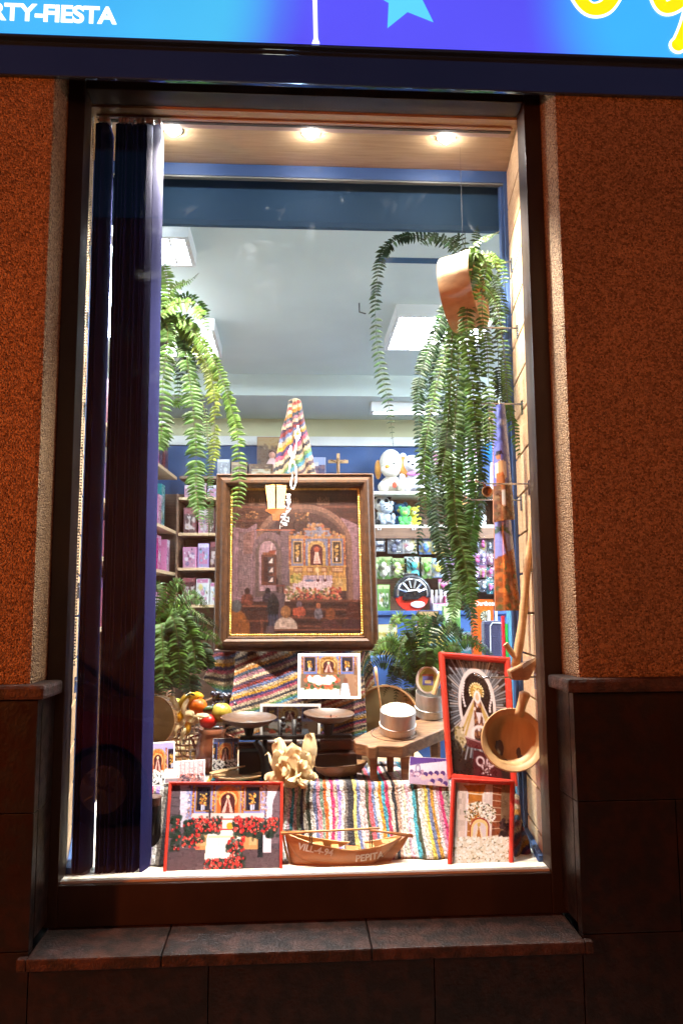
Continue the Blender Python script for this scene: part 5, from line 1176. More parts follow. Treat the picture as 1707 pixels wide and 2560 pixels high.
# ---- frames and photographs
def corners_of(q, Yt, Yb): return [at(*q[0], Yt), at(*q[1], Yt), at(*q[2], Yb), at(*q[3], Yb)]
def framed(name, label, q, Yt, Yb, bar, depth, mat, pic, picmat, steps=((0.0, 0.0), (0.0, 1.0), (0.35, 1.25), (0.8, 1.1), (1.0, 0.7), (1.0, 0.0)), foot=None, gilt=False):
    TL, TR, BR, BL = corners_of(q, Yt, Yb)
    ex = ((TR-TL)+(BR-BL))/2; ey = ((TL-BL)+(TR-BR))/2
    n = ex.cross(ey).normalized()
    if n.y > 0: n = -n
    w, h = ex.length, ey.length
    P = lambda a, b, c: (TL*(1-a/w)+TR*(a/w))*(b/h)+(BL*(1-a/w)+BR*(a/w))*(1-b/h)+n*c
    T = thing(name, label, 'painting' if gilt else 'picture', (BL+BR)/2)
    cs = [(0, 0), (w, 0), (w, h), (0, h)]; inn = [(1, 1), (-1, 1), (-1, -1), (1, -1)]
    for k in range(4):
        a, b = cs[k], cs[(k+1) % 4]; ia, ib = inn[k], inn[(k+1) % 4]
        vs = []
        for (t, d) in steps: vs.append(P(a[0]+ia[0]*t*bar, a[1]+ia[1]*t*bar, d*depth))
        for (t, d) in steps: vs.append(P(b[0]+ib[0]*t*bar, b[1]+ib[1]*t*bar, d*depth))
        m = len(steps)
        MB().add(vs, [(i, i+1, m+i+1, m+i) for i in range(m-1)]+[(m-1, 0, m, 2*m-1), tuple(range(m)), tuple(range(2*m-1, m-1, -1))]).build('frame_bar', mat, T)
    i = bar*0.96
    mb = MB(); print_mesh(mb, pic, [P(i, h-i, depth*0.25), P(w-i, h-i, depth*0.25), P(w-i, i, depth*0.25), P(i, i, depth*0.25)]); mb.build('picture', picmat, T)
    MB().add([P(i*0.5, i*0.5, 0.001), P(w-i*0.5, i*0.5, 0.001), P(w-i*0.5, h-i*0.5, 0.001), P(i*0.5, h-i*0.5, 0.001), P(i*0.5, i*0.5, depth*0.2), P(w-i*0.5, i*0.5, depth*0.2), P(w-i*0.5, h-i*0.5, depth*0.2), P(i*0.5, h-i*0.5, depth*0.2)], [(0, 3, 2, 1), (4, 5, 6, 7), (0, 1, 5, 4), (1, 2, 6, 5), (2, 3, 7, 6), (3, 0, 4, 7)]).build('backing_board', m_groove, T)
    if gilt:
        mb = MB(); bd = 0.0085
        for k in range(4):
            a = P(cs[k][0]+inn[k][0]*bar*1.0, cs[k][1]+inn[k][1]*bar*1.0, depth*0.55); k2 = (k+1) % 4
            b = P(cs[k2][0]+inn[k2][0]*bar*1.0, cs[k2][1]+inn[k2][1]*bar*1.0, depth*0.55)
            L_ = (b-a).length; nb = int(L_/bd)
            for s in range(nb):
                c = a+(b-a)*((s+0.5)/nb); d_ = (b-a).normalized(); sd = n.cross(d_); ax = (d_*0.8+sd*0.6)
                mb.tube([c-ax*0.0055, c, c+ax*0.0055], [0.002, 0.0046, 0.002], 6)
        mb.build('gilt_rope', m_gold, T, smooth=True)
    return T, P, w, h
framed('altar_picture', 'red framed photo of an altar with red flowers, left of the boat', [(423, 1957), (708, 1957), (706, 2184), (408, 2189)], 0.325, 0.222, 0.0085, 0.010, m_red_frame, pic_altar_red(), m_print)
framed('column_picture', 'red framed photo of white flowers around an orange column', [(1128, 1947), (1284, 1955), (1281, 2171), (1117, 2175)], 0.315, 0.222, 0.012, 0.012, m_red_frame, pic_column_flowers(), m_print)
framed('statue_picture', 'red framed picture of a crowned statue in a silver halo', [(1095, 1633), (1272, 1647), (1290, 1968), (1118, 1950)], 0.50, 0.375, 0.018, 0.016, m_red_frame, pic_virgin(), m_print)
framed('church_painting', 'large dark wood framed painting of a church interior with gilt rope edge', [(542, 1187), (932, 1186), (946, 1627), (535, 1629)], 0.70, 0.685, 0.054, 0.024, m_dark_frame, pic_church(), m_canvas,
       steps=((0.0, 0.0), (0.0, 0.8), (0.08, 1.0), (0.16, 0.8), (0.24, 0.82), (0.45, 1.3), (0.62, 1.35), (0.78, 0.9), (0.86, 0.95), (1.0, 0.4), (1.0, 0.0)), gilt=True)
def photo(name, label, q, Yt, Yb, pic, border=0.004, bordc=(0.8, 0.78, 0.76)):
    C4 = corners_of(q, Yt, Yb); TL, TR, BR, BL = C4
    n = (BL-TL).cross(TR-TL).normalized(); n = -n if n.y > 0 else n
    T = thing(name, label, 'photograph', (BL+BR)/2)
    MB().add([c-n*0.0015 for c in C4]+[c for c in C4], [(0, 3, 2, 1), (4, 5, 6, 7), (0, 1, 5, 4), (1, 2, 6, 5), (2, 3, 7, 6), (3, 0, 4, 7)]).build('card', m_white, T)
    w, h = (TR-TL).length, (BL-TL).length; a, b = border/w, border/h
    B4 = lambda u, v: (TL*(1-u)+TR*u)*(1-v)+(BL*(1-u)+BR*u)*v
    mb = MB(); print_mesh(mb, pic, [B4(a, b), B4(1-a, b), B4(1-a, 1-b), B4(a, 1-b)], 0.0006); mb.build('picture', m_print, T)
photo('altar_photo', 'white bordered altar photo with lilies pinned on the diagonal striped rug', [(745, 1634), (900, 1634), (902, 1747), (744, 1747)], 0.645, 0.60, pic_altar_photo(1.0), 0.0085)
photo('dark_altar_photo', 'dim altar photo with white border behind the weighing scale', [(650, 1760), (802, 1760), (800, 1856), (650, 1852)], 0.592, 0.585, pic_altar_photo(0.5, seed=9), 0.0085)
photo('flower_photo', 'small altar photo with white flowers beside the tin jug', [(533, 1847), (597, 1845), (592, 1927), (530, 1927)], 0.53, 0.50, pic_white_flowers(seed=4), 0.001)
photo('violet_altar_photo', 'violet toned altar photo with white flowers beside the blinds', [(360, 1858), (437, 1853), (437, 1962), (358, 1968)], 0.46, 0.41, pic_white_flowers(0.45, 6, True), 0.004)
photo('crowd_photo', 'faded pink photo of a crowd leaning behind the red altar frame', [(411, 1905), (513, 1899), (512, 1958), (411, 1960)], 0.44, 0.405, pic_crowd(), 0.002)
photo('people_photo', 'purple toned photo of people leaning against the stool leg', [(1024, 1892), (1121, 1897), (1120, 1968), (1021, 1960)], 0.425, 0.39, pic_violet(), 0.001)

# ---- painted roof tiles on hooks
def tile_pic_man():
    p = Pic(40, 150, hx('6a72c4')); p.rect(0, 0.68, 1, 1, hx('6a3c24')); p.ell(0.9, 0.7, 0.3, 0.03, hx('6a3c24')); p.dabs(140, (0, 0.7, 1, 1), [hx('7a4a2a'), hx('5a4a30'), hx('4a2a1a'), hx('8a7050')], 0.08)
    p.ell(0.45, 0.16, 0.22, 0.03, hx('e4dcd8')); p.dabs(40, (0, 0, 1, 0.6), [hx('7a80cc'), hx('5c66b4')], 0.2, al=0.3)
    p.ell(0.25, 0.425, 0.2, 0.012, hx('1c1a2c')); p.rect(0.12, 0.4, 0.4, 0.425, hx('1c1a2c')); p.ell(0.22, 0.45, 0.1, 0.02, hx('b87a50'))
    p.poly([(0.08, 0.5), (0.3, 0.475), (0.6, 0.5), (0.62, 0.62), (0.5, 0.66), (0.08, 0.62)], hx('efe8e4')); p.rect(0.2, 0.49, 0.42, 0.58, hx('c8a070')); p.rect(0.1, 0.58, 0.42, 0.61, hx('c86a30'))
    p.poly([(0.1, 0.61), (0.5, 0.61), (0.48, 0.74), (0.3, 0.74), (0.28, 0.68), (0.1, 0.68)], hx('a8683c')); p.rect(0.32, 0.74, 0.5, 0.86, hx('efe6e0')); p.rect(0.34, 0.86, 0.5, 0.875, hx('d8b090'))
    return p
def tile_pic_palm():
    p = Pic(40, 120, hx('8088cc')); p.poly([(0, 0.42), (0.5, 0.36), (1, 0.3), (1, 1), (0, 1)], hx('8c4a24')); p.dabs(120, (0, 0.45, 1, 1), [hx('a85a28'), hx('6a5234'), hx('7a3c1c'), hx('4a5a34'), hx('c07038')], 0.09)
    p.line(0.3, 0.1, 0.5, 0.38, 0.06, hx('5a3020'))
    for k in range(9):
        a = math.pi*(0.05+k*0.12); p.line(0.3, 0.1, 0.3+0.55*math.cos(a), 0.1-0.07*math.sin(a)+0.08*abs(math.cos(a)), 0.03, hx('3a5a4a'))
    return p
def tile(label, q, Y, pic, hooklab=None):
    TL, TR, BR, BL = [at(*c, Y) for c in q]; L = pic.lin()
    base = (BL+BR)/2; T = thing('painted_tile', label, 'tile', base)
    def fn(u, v, o=0.0):
        p = (TL*(1-u)+TR*u)*(1-v)+(BL*(1-u)+BR*u)*v; return p+Vector((0, -0.028*math.sin(math.pi*u)+o, 0))
    mb = MB(); mb.grid(lambda u, v: fn(u, v), 24, 80, lambda u, v: tuple(L[min(int(v*(pic.h-1)), pic.h-1), min(int(u*(pic.w-1)), pic.w-1)])); mb.build('painted_face', m_print, T, smooth=True)
    mb = MB(); mb.grid(lambda u, v: fn(u, v, 0.010), 24, 4)
    for v in (0.0, 1.0): mb.grid(lambda u, w: fn(u, v, 0.010*w), 24, 2)
    for u in (0.0, 1.0): mb.grid(lambda w, v: fn(u, v, 0.010*w), 2, 12)
    mb.build('clay_body', M('terracotta', (0.34, 0.13, 0.06), (0.26, 0.10, 0.05), scale=30, rough=0.85), T)
    c = (TL+TR)/2
    MB().tube([c+Vector((-0.004, -0.02, -0.004)), c+Vector((0, -0.002, 0.016)), c+Vector((0.004, 0.004, -0.004))], 0.0022, 6).build('cord_loop', m_rope, T)
tile('curved roof tile painted with a man in a black hat under blue sky', [(1232, 1016), (1262, 1013), (1287, 1299), (1234, 1306)], 0.325, tile_pic_man())
tile('curved roof tile painted with a palm tree on a brown hill', [(1236, 1302), (1277, 1302), (1301, 1526), (1238, 1528)], 0.345, tile_pic_palm())
sc = at(1222, 1015, 0.31); mb = MB()
for k in range(7): mb.tube([at(1236, 1040, 0.30), at(1228-k, 1030+3*k, 0.30-0.003*k), at(1219+k*0.8, 1024+k*4, 0.298)], [0.0016, 0.003, 0.0008], 5)
tag(mb.build('straw_bow', m_husk, base=at(1236, 1040, 0.30)), 'tiny straw bow tied at the edge of the painted tile', 'bow')
# small wooden cup hung on the hook
cc = at(1218, 1228, 0.235)
WC = thing('wooden_cup', 'small round wooden cup hanging from a chrome hook tip', 'cup', cc)
mb = MB(); mb.M = axis_M(cc, (-0.35, -1, 0.05)); r_ = 14*ppm(0.235); mb.lathe([(0, -0.03), (r_*0.7, -0.03), (r_, -0.012), (r_, 0.004), (r_*0.84, 0.004), (r_*0.8, -0.012), (0, -0.014)], 24); mb.build('bowl', m_wood_light, WC, smooth=True, auto=0.7)
MB().tube([at(1207, 1205, 0.235), at(1211, 1212, 0.235), cc+Vector((-0.006, 0, 0.012))], 0.0035, 8).build('handle', m_wood_mid, WC)

# ---- adze with long handle leaning on the right wall
AD = thing('adze', 'adze with a long pale wooden handle leaning on the right slat wall', 'tool', at(1300, 1690, 0.27))
hp = smooth_path([at(1340, 1152, 0.245), at(1331, 1300, 0.25), at(1316, 1440, 0.255), at(1305, 1560, 0.26), at(1288, 1668, 0.265)], 16)
MB().tube(hp, [0.0085+0.0055*i/15+0.0008*math.sin(i*2.1) for i in range(16)], 12).build('handle', m_wood_light, AD, smooth=True)
hd = [at(1268, 1676, 0.255), at(1276, 1700, 0.255), at(1318, 1700, 0.25), at(1352, 1642, 0.24), at(1300, 1660, 0.25)]
mb = MB(); mb.prism([(p.x, p.z) for p in hd], 0.232, 0.272); mb.build('head', m_wood_mid, AD, bevel=0.006)
bl = [at(1303, 1660, 0.24), at(1341, 1640, 0.235), at(1335, 1652, 0.235), at(1305, 1672, 0.24)]
mb = MB(); mb.prism([(p.x, p.z) for p in bl], 0.2305, 0.2318); mb.build('blade', m_tin, AD)
MB().tube([at(1263, 1610, 0.262), at(1285, 1640, 0.262)], [0.0085, 0.0085], 8).build('peg', m_wood_light, AD)
# ---- big wooden ladle bowl on its hook
bc = at(1281, 1850, 0.245); r_ = 77*ppm(0.245)
LB = thing('wooden_ladle', 'large carved wooden ladle bowl hanging in front of the slat wall', 'ladle', bc)
mb = MB(); mb.M = axis_M(bc, (-0.16, -1, 0.26)); mb.lathe([(0, -0.062), (r_*0.6, -0.059), (r_*0.9, -0.038), (r_*1.0, -0.012), (r_*1.0, 0.002), (r_*0.975, 0.006), (r_*0.83, 0.003), (r_*0.78, -0.003), (r_*0.70, -0.024), (r_*0.55, -0.034), (0, -0.037)], 48); mb.build('bowl', M('ladle_wood', (0.52, 0.32, 0.145), (0.38, 0.215, 0.09), scale=6, rough=0.5, kind='wood', stretch=(5, 2, 1.4), bump=0.08, detail=6), LB, smooth=True, auto=0.8)
hp = smooth_path([at(1296, 1790, 0.262), at(1304, 1762, 0.255), at(1310, 1742, 0.25), at(1314, 1730, 0.248)], 8)
MB().tube(hp, [0.0145, 0.0135, 0.0135, 0.014, 0.015, 0.0165, 0.017, 0.010], 14).build('handle', MATS['ladle_wood'], LB, smooth=True)
for lx, ly, lz, a_, b_ in ((-0.037, -0.018, -0.0318, 0.012, 0.026), (0.018, -0.036, -0.0335, 0.007, 0.020), (0.022, -0.046, -0.0325, 0.010, 0.007), (-0.026, -0.055, -0.0275, 0.010, 0.006)):
    g = random.Random(int(lx*1000)); mb = MB(); mb.M = axis_M(bc, (-0.16, -1, 0.26)) @ Matrix.Translation((lx, ly, lz))
    mb.add([(0, 0, 0.0008)]+[(a_*(0.7+0.5*g.random())*math.cos(t), b_*(0.7+0.5*g.random())*math.sin(t), 0.0) for t in np.linspace(0, 6.28, 14, endpoint=False)], [(0, 1+k, 1+(k+1) % 14) for k in range(14)]); mb.build('dark_knot', m_wood_dark, LB)

# ---- wooden hoop high on the right
hc = at(1150, 730, 0.36); hr = 99*ppm(0.36)
HP = thing('wooden_hoop', 'bentwood sieve hoop hanging among the right fern leaves', 'hoop', hc)
mb = MB(); mb.M = axis_M(hc+Vector((0.012, 0, 0)), (0.88, -0.46, 0.10)); d2 = 0.050
mb.lathe([(hr, -d2), (hr, d2), (hr-0.005, d2), (hr-0.005, -d2)], 56); mb.f.append(tuple()) if False else None
mb.f = [f for f in mb.f if len(f) == 4]; mb.build('hoop', m_wood_light, HP, smooth=True, auto=0.7)
mb = MB(); mb.M = axis_M(hc+Vector((0.012, 0, 0)), (0.88, -0.46, 0.10)); mb.lathe([(hr+0.0035, d2*0.35), (hr+0.0035, d2*0.98), (hr+0.0005, d2*0.98), (hr+0.0005, d2*0.35)], 56); mb.f = [f for f in mb.f if len(f) == 4]; mb.build('rim_band', m_wood_light, HP, smooth=True, auto=0.7)
t_ = hc+Vector((0.012, 0, hr)); MB().tube([t_, Vector((t_.x, t_.y, CZ))], 0.0009, 5).build('hanging_wire', m_chrome, HP)

# ---- two sieves with skins
def sieve(name, label, px, py, Y, rpx, axis, depth, squash=1.0):
    c = at(px, py, Y); r = rpx*ppm(Y)
    T = thing(name, label, 'sieve', (c.x, c.y, ZS)); Mx = axis_M(c, axis, (0, 0, 1))
    mb = MB(); mb.M = Mx; mb.lathe([(r, -depth), (r*1.01, 0), (r*0.965, 0), (r*0.955, -depth)], 56); mb.f = [f for f in mb.f if len(f) == 4]; mb.build('hoop', M('sieve_rim', (0.40, 0.25, 0.11), (0.26, 0.14, 0.06), scale=8, rough=0.5, kind='wood', stretch=(3, 3, 1.5)), T, smooth=True, auto=0.7)
    mb = MB(); mb.M = Mx; mb.lathe([(0, -depth*0.9), (r*0.5, -depth*0.9), (r*0.955, -depth*0.9)], 48); mb.build('skin', m_skin_drum, T)
    mb = MB(); mb.M = Mx
    for k in range(22):
        t = k*2*math.pi/22; mb.tube([(r*1.012*math.cos(t), r*1.012*math.sin(t), -depth*0.85), (r*1.02*math.cos(t+0.10), r*1.02*math.sin(t+0.10), -depth*0.05)], 0.0013, 5)
    mb.build('lacing', m_rope, T)
sieve('skin_sieve', 'round skin sieve standing upright behind the wooden stool', 962, 1803, 0.665, 86, (-0.30, -1, 0.10), 0.075)
sieve('skin_sieve', 'round skin sieve leaning by the blinds under the lower fern', 378, 1803, 0.56, 60, (-0.28, -1, 0.05), 0.05)

# ---- stool
def prism_z(mb, pts, z0_, z1_):
    n = len(pts); mb.add([(p.x, p.y, z0_) for p in pts]+[(p.x, p.y, z1_) for p in pts], [tuple(range(n-1, -1, -1)), tuple(range(n, 2*n))]+[(i, (i+1) % n, (i+1) % n+n, i+n) for i in range(n)])
zst = at(930, 1866, 0.415).z; tst = 0.036
ST = thing('wooden_stool', 'low rough wooden stool with thick seat carrying two tins', 'stool', (at(985, 1900, 0.45).x, 0.5, ZS))
def seat_at(px, py): return at(px, py, 0.415+(1866-py)/76*0.22)
out = [seat_at(*q) for q in ((882, 1849), (889, 1858), (915, 1862), (920, 1868), (938, 1868), (945, 1864), (1005, 1866), (1022, 1860), (1110, 1824), (1122, 1800), (1105, 1790), (1040, 1800), (945, 1817))]
cen = sum(out, Vector())/len(out)
A_ = np.array([[p.x, p.y, 1] for p in out]); cf, *_ = np.linalg.lstsq(A_, np.array([p.z for p in out]), rcond=None)
def seat_z(x, y): return cf[0]*x+cf[1]*y+cf[2]
n_o = len(out)
mb = MB(); mb.add([(p.x, p.y, seat_z(p.x, p.y)-tst) for p in out]+[(p.x, p.y, seat_z(p.x, p.y)) for p in out], [tuple(range(n_o-1, -1, -1)), tuple(range(n_o, 2*n_o))]+[(i, (i+1) % n_o, (i+1) % n_o+n_o, i+n_o) for i in range(n_o)]); mb.build('seat', m_wood_stool, ST, bevel=0.004)
gc_ = seat_at(985, 1836)
rg = []
for t in np.linspace(2.2, 7.0, 30):
    x_, y_ = gc_.x+0.072*math.cos(t), gc_.y+0.055*math.sin(t); rg.append(Vector((x_, y_, seat_z(x_, y_)+0.0006)))
MB().tube(rg, 0.0015, 5).build('carved_ring', m_wood_dark, ST)
for px, Y, wd in ((933, 0.435, 0.0125), (1012, 0.435, 0.0135), (1085, 0.575, 0.012), (975, 0.555, 0.012)):
    c = at(px, 1900, Y); zt3 = seat_z(c.x, Y)-tst-0.001; MB().hexa([(c.x-wd*0.8, Y-wd*0.8, ZS+0.001), (c.x+wd*0.8, Y-wd*0.8, ZS+0.001), (c.x+wd*0.8, Y+wd*0.8, ZS+0.001), (c.x-wd*0.8, Y+wd*0.8, ZS+0.001)], [(c.x-wd, Y-wd, zt3), (c.x+wd, Y-wd, zt3), (c.x+wd, Y+wd, zt3), (c.x-wd, Y+wd, zt3)]).build('leg', m_wood_stool, ST, bevel=0.002)
def tin(px, py, rpx, hpx, label):
    c = seat_at(px, py); c.z = seat_z(c.x, c.y)+0.0012; k = ppm(c.y); r, h_ = rpx*k, hpx*k
    T = thing('tin', label, 'tin', c); Mx = axis_M(c, (-cf[0], -cf[1], 1))
    mb = MB(); mb.M = Mx; mb.lathe([(0, 0), (r, 0), (r, h_*0.33), (r*1.012, h_*0.34), (r*1.012, h_), (r*0.985, h_), (r*0.98, h_*0.1), (0, h_*0.1)], 40); mb.build('can', m_tin, T, smooth=True, auto=0.6)
    mb = MB(); mb.M = Mx; mb.tube([(r*1.02*math.cos(t), r*1.02*math.sin(t), h_*0.36+0.003*math.sin(t)) for t in np.linspace(0, 2*math.pi, 40)], 0.0025, 6, cap=False); mb.build('elastic_band', m_white, T, smooth=True)
    return T, c, r, h_
T1, c1, r1, h1 = tin(993, 1831, 43, 55, 'tin full of pale grains with a wooden stick on the stool')
g = random.Random(4); mb = MB(); mb.M = axis_M(c1, (-cf[0], -cf[1], 1))
mb.grid(lambda u, v: (r1*0.97*v*math.cos(2*math.pi*u), r1*0.97*v*math.sin(2*math.pi*u), h1*0.97+0.018*(1-v*v)+0.0015*g.random()), 30, 9, closed_u=True)
for _ in range(260):
    a_, q = g.uniform(0, 6.28), math.sqrt(g.random())*0.93; p0 = Vector((r1*q*math.cos(a_), r1*q*math.sin(a_), h1*0.98+0.018*(1-q*q))); d_ = Vector((g.uniform(-1, 1), g.uniform(-1, 1), g.uniform(0.1, 0.9))).normalized()
    mb.tube([p0-d_*0.003, p0+d_*0.004], [0.0014, 0.0006], 4)
mb.build('grains', M('grain', (0.82, 0.77, 0.64), (0.72, 0.64, 0.48), scale=90, rough=0.8), T1)
sp_ = thing('wooden_stick', 'thin wooden stick with a flattened end standing in the grain tin', 'stick', c1+Vector((-r1*0.9, 0, h1)))
q = [at(953, 1778, c1.y), at(948, 1740, c1.y), at(944, 1712, c1.y), at(941, 1690, c1.y), at(938, 1668, c1.y)]
MB().tube(q, [0.0025, 0.0028, 0.0030, 0.0050, 0.0042], 8).build('shaft', m_wood_light, sp_, smooth=True)
T2, c2, r2, h2 = tin(1074, 1786, 36, 58, 'second tin with a foil lid and label behind the statue picture')
mb = MB(); lc = c2+Vector((-0.004, 0, h2+0.035)); ax = (-0.35, -1, 0.25)
mb.M = axis_M(lc, ax, (0, 0, 1)); mb.lathe([(0, 0), (0.045, 0.0), (0.050, -0.004), (0.049, -0.008), (0, -0.008)], 30, 0.85); mb.build('foil_lid', m_tin, T2)
mb = MB(); mb.col = s2l(hx('b8b060')); mb.M = axis_M(lc, ax, (0, 0, 1)); mb.lathe([(0, 0.0012), (0.040, 0.0012)], 30, 0.8); mb.col = s2l(hx('6a64a0')); mb.box((-0.018, -0.018, 0.0018), (0.012, 0.018, 0.0022)); mb.col = s2l(hx('a85a40')); mb.box((0.013, -0.02, 0.0018), (0.018, 0.02, 0.0022)); mb.col = s2l(hx('d8d098')); mb.box((-0.012, -0.011, 0.0026), (-0.002, 0.010, 0.003)); mb.build('label', m_print, T2)
MB().tube([c2+Vector((0.012, -0.02, h2*0.85)), c2+Vector((0.036, -0.015, h2+0.06))], [0.009, 0.006], 8).build('wooden_handle', m_wood_light, T2)

# ---- weighing scale
WS = thing('weighing_scale', 'old black iron weighing scale with two shallow wooden pans', 'scale', (at(740, 1920, 0.55).x, 0.55, ZS))
YS = 0.53
def bx(px0, py0, px1, py1, Ya, Yb): a, b = at(px0, py1, YS), at(px1, py0, YS); return (a.x, Ya, a.z), (b.x, Yb, b.z)
a, b = bx(790, 1880, 890, 1945, 0.5, 0.60); MB().box((a[0], 0.5, ZS+0.001), (b[0], 0.60, b[2])).build('wooden_base', m_wood_dark, WS, bevel=0.003)
a, b = bx(598, 1875, 668, 1945, 0.5, 0.60); MB().box((a[0], 0.5, ZS+0.001), (b[0], 0.60, b[2])).build('iron_base', m_iron, WS, bevel=0.003)
a, b = bx(600, 1836, 880, 1851, 0.52, 0.55); MB().box((a[0], 0.52, a[2]), (b[0], 0.55, b[2])).build('beam', m_iron, WS, bevel=0.004)
a, b = bx(800, 1851, 880, 1876, 0.52, 0.555); MB().box((a[0], 0.525, a[2]), (b[0], 0.56, b[2])).build('side_board', m_wood_dark, WS, bevel=0.003)
for px in (662, 770, 700, 735):
    p0, p1 = at(px, 1800 if px in (700, 735) else 1850, YS), at(px, 1945, YS); MB().tube([(p0.x, 0.535, p0.z), (p0.x+0.004, 0.535, ZS+0.001)], 0.0075, 8).build('column', m_iron, WS, smooth=True)
for px in (708, 748):
    for k in range(3): MB().ball(at(px, 1798+k*14, YS-0.01), 0.0085, 10, 8).build('ornament', m_iron, WS, smooth=True)
mb = MB()
for k in range(11):
    for j in range(2):
        c = at(672+k*11, 1888+j*20, YS-0.008); mb.tube([c+Vector((0.0055*math.cos(t), 0, 0.0075*math.sin(t))) for t in np.linspace(0, 6.28, 12)], 0.0016, 5)
mb.build('openwork_panel', m_iron, WS)
for (px, py, rp, lab) in ((622, 1800, 68, 'pan'), (822, 1790, 63, 'pan')):
    c = at(px, py, 0.50); r = rp*ppm(0.50)
    mb = MB(); mb.M = axis_M(c+Vector((0, 0, 0.004)), (0.02, -0.06, 1)); mb.lathe([(0, -0.022), (r*0.55, -0.021), (r*0.9, -0.006), (r, 0.004), (r*0.98, 0.006), (r*0.88, -0.002), (r*0.5, -0.015), (0, -0.016)], 44); mb.build('pan', M('pan_wood', (0.075, 0.038, 0.019), (0.045, 0.022, 0.012), scale=9, rough=0.42, kind='wood', stretch=(2, 5, 5)), WS, smooth=True, auto=0.8)
    MB().tube([c+Vector((0, 0.01, -0.018)), Vector((c.x, 0.535, at(px, 1838, YS).z))], [0.02, 0.012], 10).build('pan_support', m_iron, WS)
c = at(827, 1798, 0.495); mb = MB(); mb.M = Matrix.Translation(c+Vector((0, 0, -0.008))); mb.lathe([(0, 0), (0.023, 0), (0.022, 0.016), (0.0, 0.017)], 24)
wgt = thing('round_weight', 'small round rusty weight lying in the right scale pan', 'weight', c); mb.build('disc', m_clay, wgt, smooth=True, auto=0.6); MB().ball(c+Vector((0, 0, 0.011)), 0.003, 8, 6).build('knob', m_iron, wgt)
# curved black horn shapes in front of the scale
for k, (px, top, lab) in enumerate(((652, 1853, 'curved black iron horn in front of the scale'), (762, 1856, 'black iron horn beside the corn husks'))):
    p_ = smooth_path([at(px-14, top, 0.47), at(px+2, top+24, 0.47), at(px+10, top+55, 0.47), Vector((at(px+12, 1940, 0.47).x, 0.47, ZS+0.002))], 12)
    tag(MB().tube(p_, [0.009, 0.011, 0.012]+[0.0125]*9, 12).build('iron_horn', m_iron, base=p_[-1], smooth=True), lab, 'horn')

# dark chest behind the scale
a, b = at(596, 1945, 0.555), at(905, 1853, 0.555)
DCH = thing('dark_chest', 'low dark wooden chest behind the weighing scale', 'chest', ((a.x+b.x)/2, 0.7, ZS))
MB().box((a.x, 0.561, ZS+0.001), (b.x, 0.578, b.z-0.012)).build('body', m_wood_dark, DCH, bevel=0.003)
MB().box((a.x-0.006, 0.5605, b.z-0.0115), (b.x+0.006, 0.582, b.z)).build('lid', m_wood_dark, DCH, bevel=0.003)
# ---- bowls and boards on the step
def onstep(px, py): return onz(px, py, ZS+0.002)
c = onstep(852, 1940); k = ppm(c.y); r = 67*k
TR = thing('wooden_trough', 'shallow oval wooden trough bowl beside the stool', 'bowl', c)
mb = MB(); mb.M = frame_M(c+Vector((0, 0, 0.001)), (1, 0.05, 0.06), (-0.05, 1, 0), (-0.06, 0, 1)); mb.lathe([(0, 0), (r*0.55, 0.001), (r*0.85, 0.018), (r*1.0, 0.036), (r*0.97, 0.037), (r*0.8, 0.020), (r*0.5, 0.007), (0, 0.006)], 44, 0.62); mb.build('bowl', m_wood_mid, TR, smooth=True, auto=0.7)
c = onstep(592, 1952); k = ppm(c.y); r = 63*k
PLT = thing('wooden_plate', 'thin pale wooden plate lying behind the red altar frame', 'plate', c)
mb = MB(); mb.M = frame_M(c+Vector((0, 0.02, 0.001)), (1, 0, 0), (0, 1, 0.06), (0, -0.06, 1)); mb.lathe([(0, 0), (r*0.7, 0.0), (r*0.97, 0.010), (r, 0.014), (r*0.95, 0.015), (r*0.66, 0.0085), (0, 0.008)], 40, 0.62); mb.build('dish', m_wood_light, PLT, smooth=True, auto=0.7)
mb = MB(); w0 = c+Vector((-0.004, 0.0, 0.0125)); text_mesh(mb, 'Breviges', frame_M(w0, (1, 0, 0), (0, 1, 0.06), (0, -0.06, 1)), 0.012, depth=0.0035, shear=0.3); mb.build('burnt_lettering', m_wood_dark, PLT)
sp0, sp1 = c+Vector((-0.078, -0.01, 0.021)), c+Vector((0.028, 0.05, 0.034))
SPT = thing('wooden_spatula', 'flat wooden spatula resting across the pale plate', 'spatula', sp0)
dv = (sp1-sp0).normalized(); sv = Vector((-dv.y, dv.x, 0)).normalized()
pts2 = [(0.0, 0.012), (0.02, 0.017), (0.05, 0.016), (0.075, 0.008), (0.122, 0.005), (0.127, 0.0), (0.122, -0.005), (0.075, -0.008), (0.05, -0.016), (0.02, -0.017), (0.0, -0.012)]
lo = [sp0+dv*a_+sv*b_ for a_, b_ in pts2]; nv = dv.cross(sv); n = len(lo)
MB().add([p_ for p_ in lo]+[p_+Vector((0, 0, 0.004)) for p_ in lo], [tuple(range(n-1, -1, -1)), tuple(range(n, 2*n))]+[(i, (i+1) % n, (i+1) % n+n, i+n) for i in range(n)]).build('blade', m_wood_light, SPT)

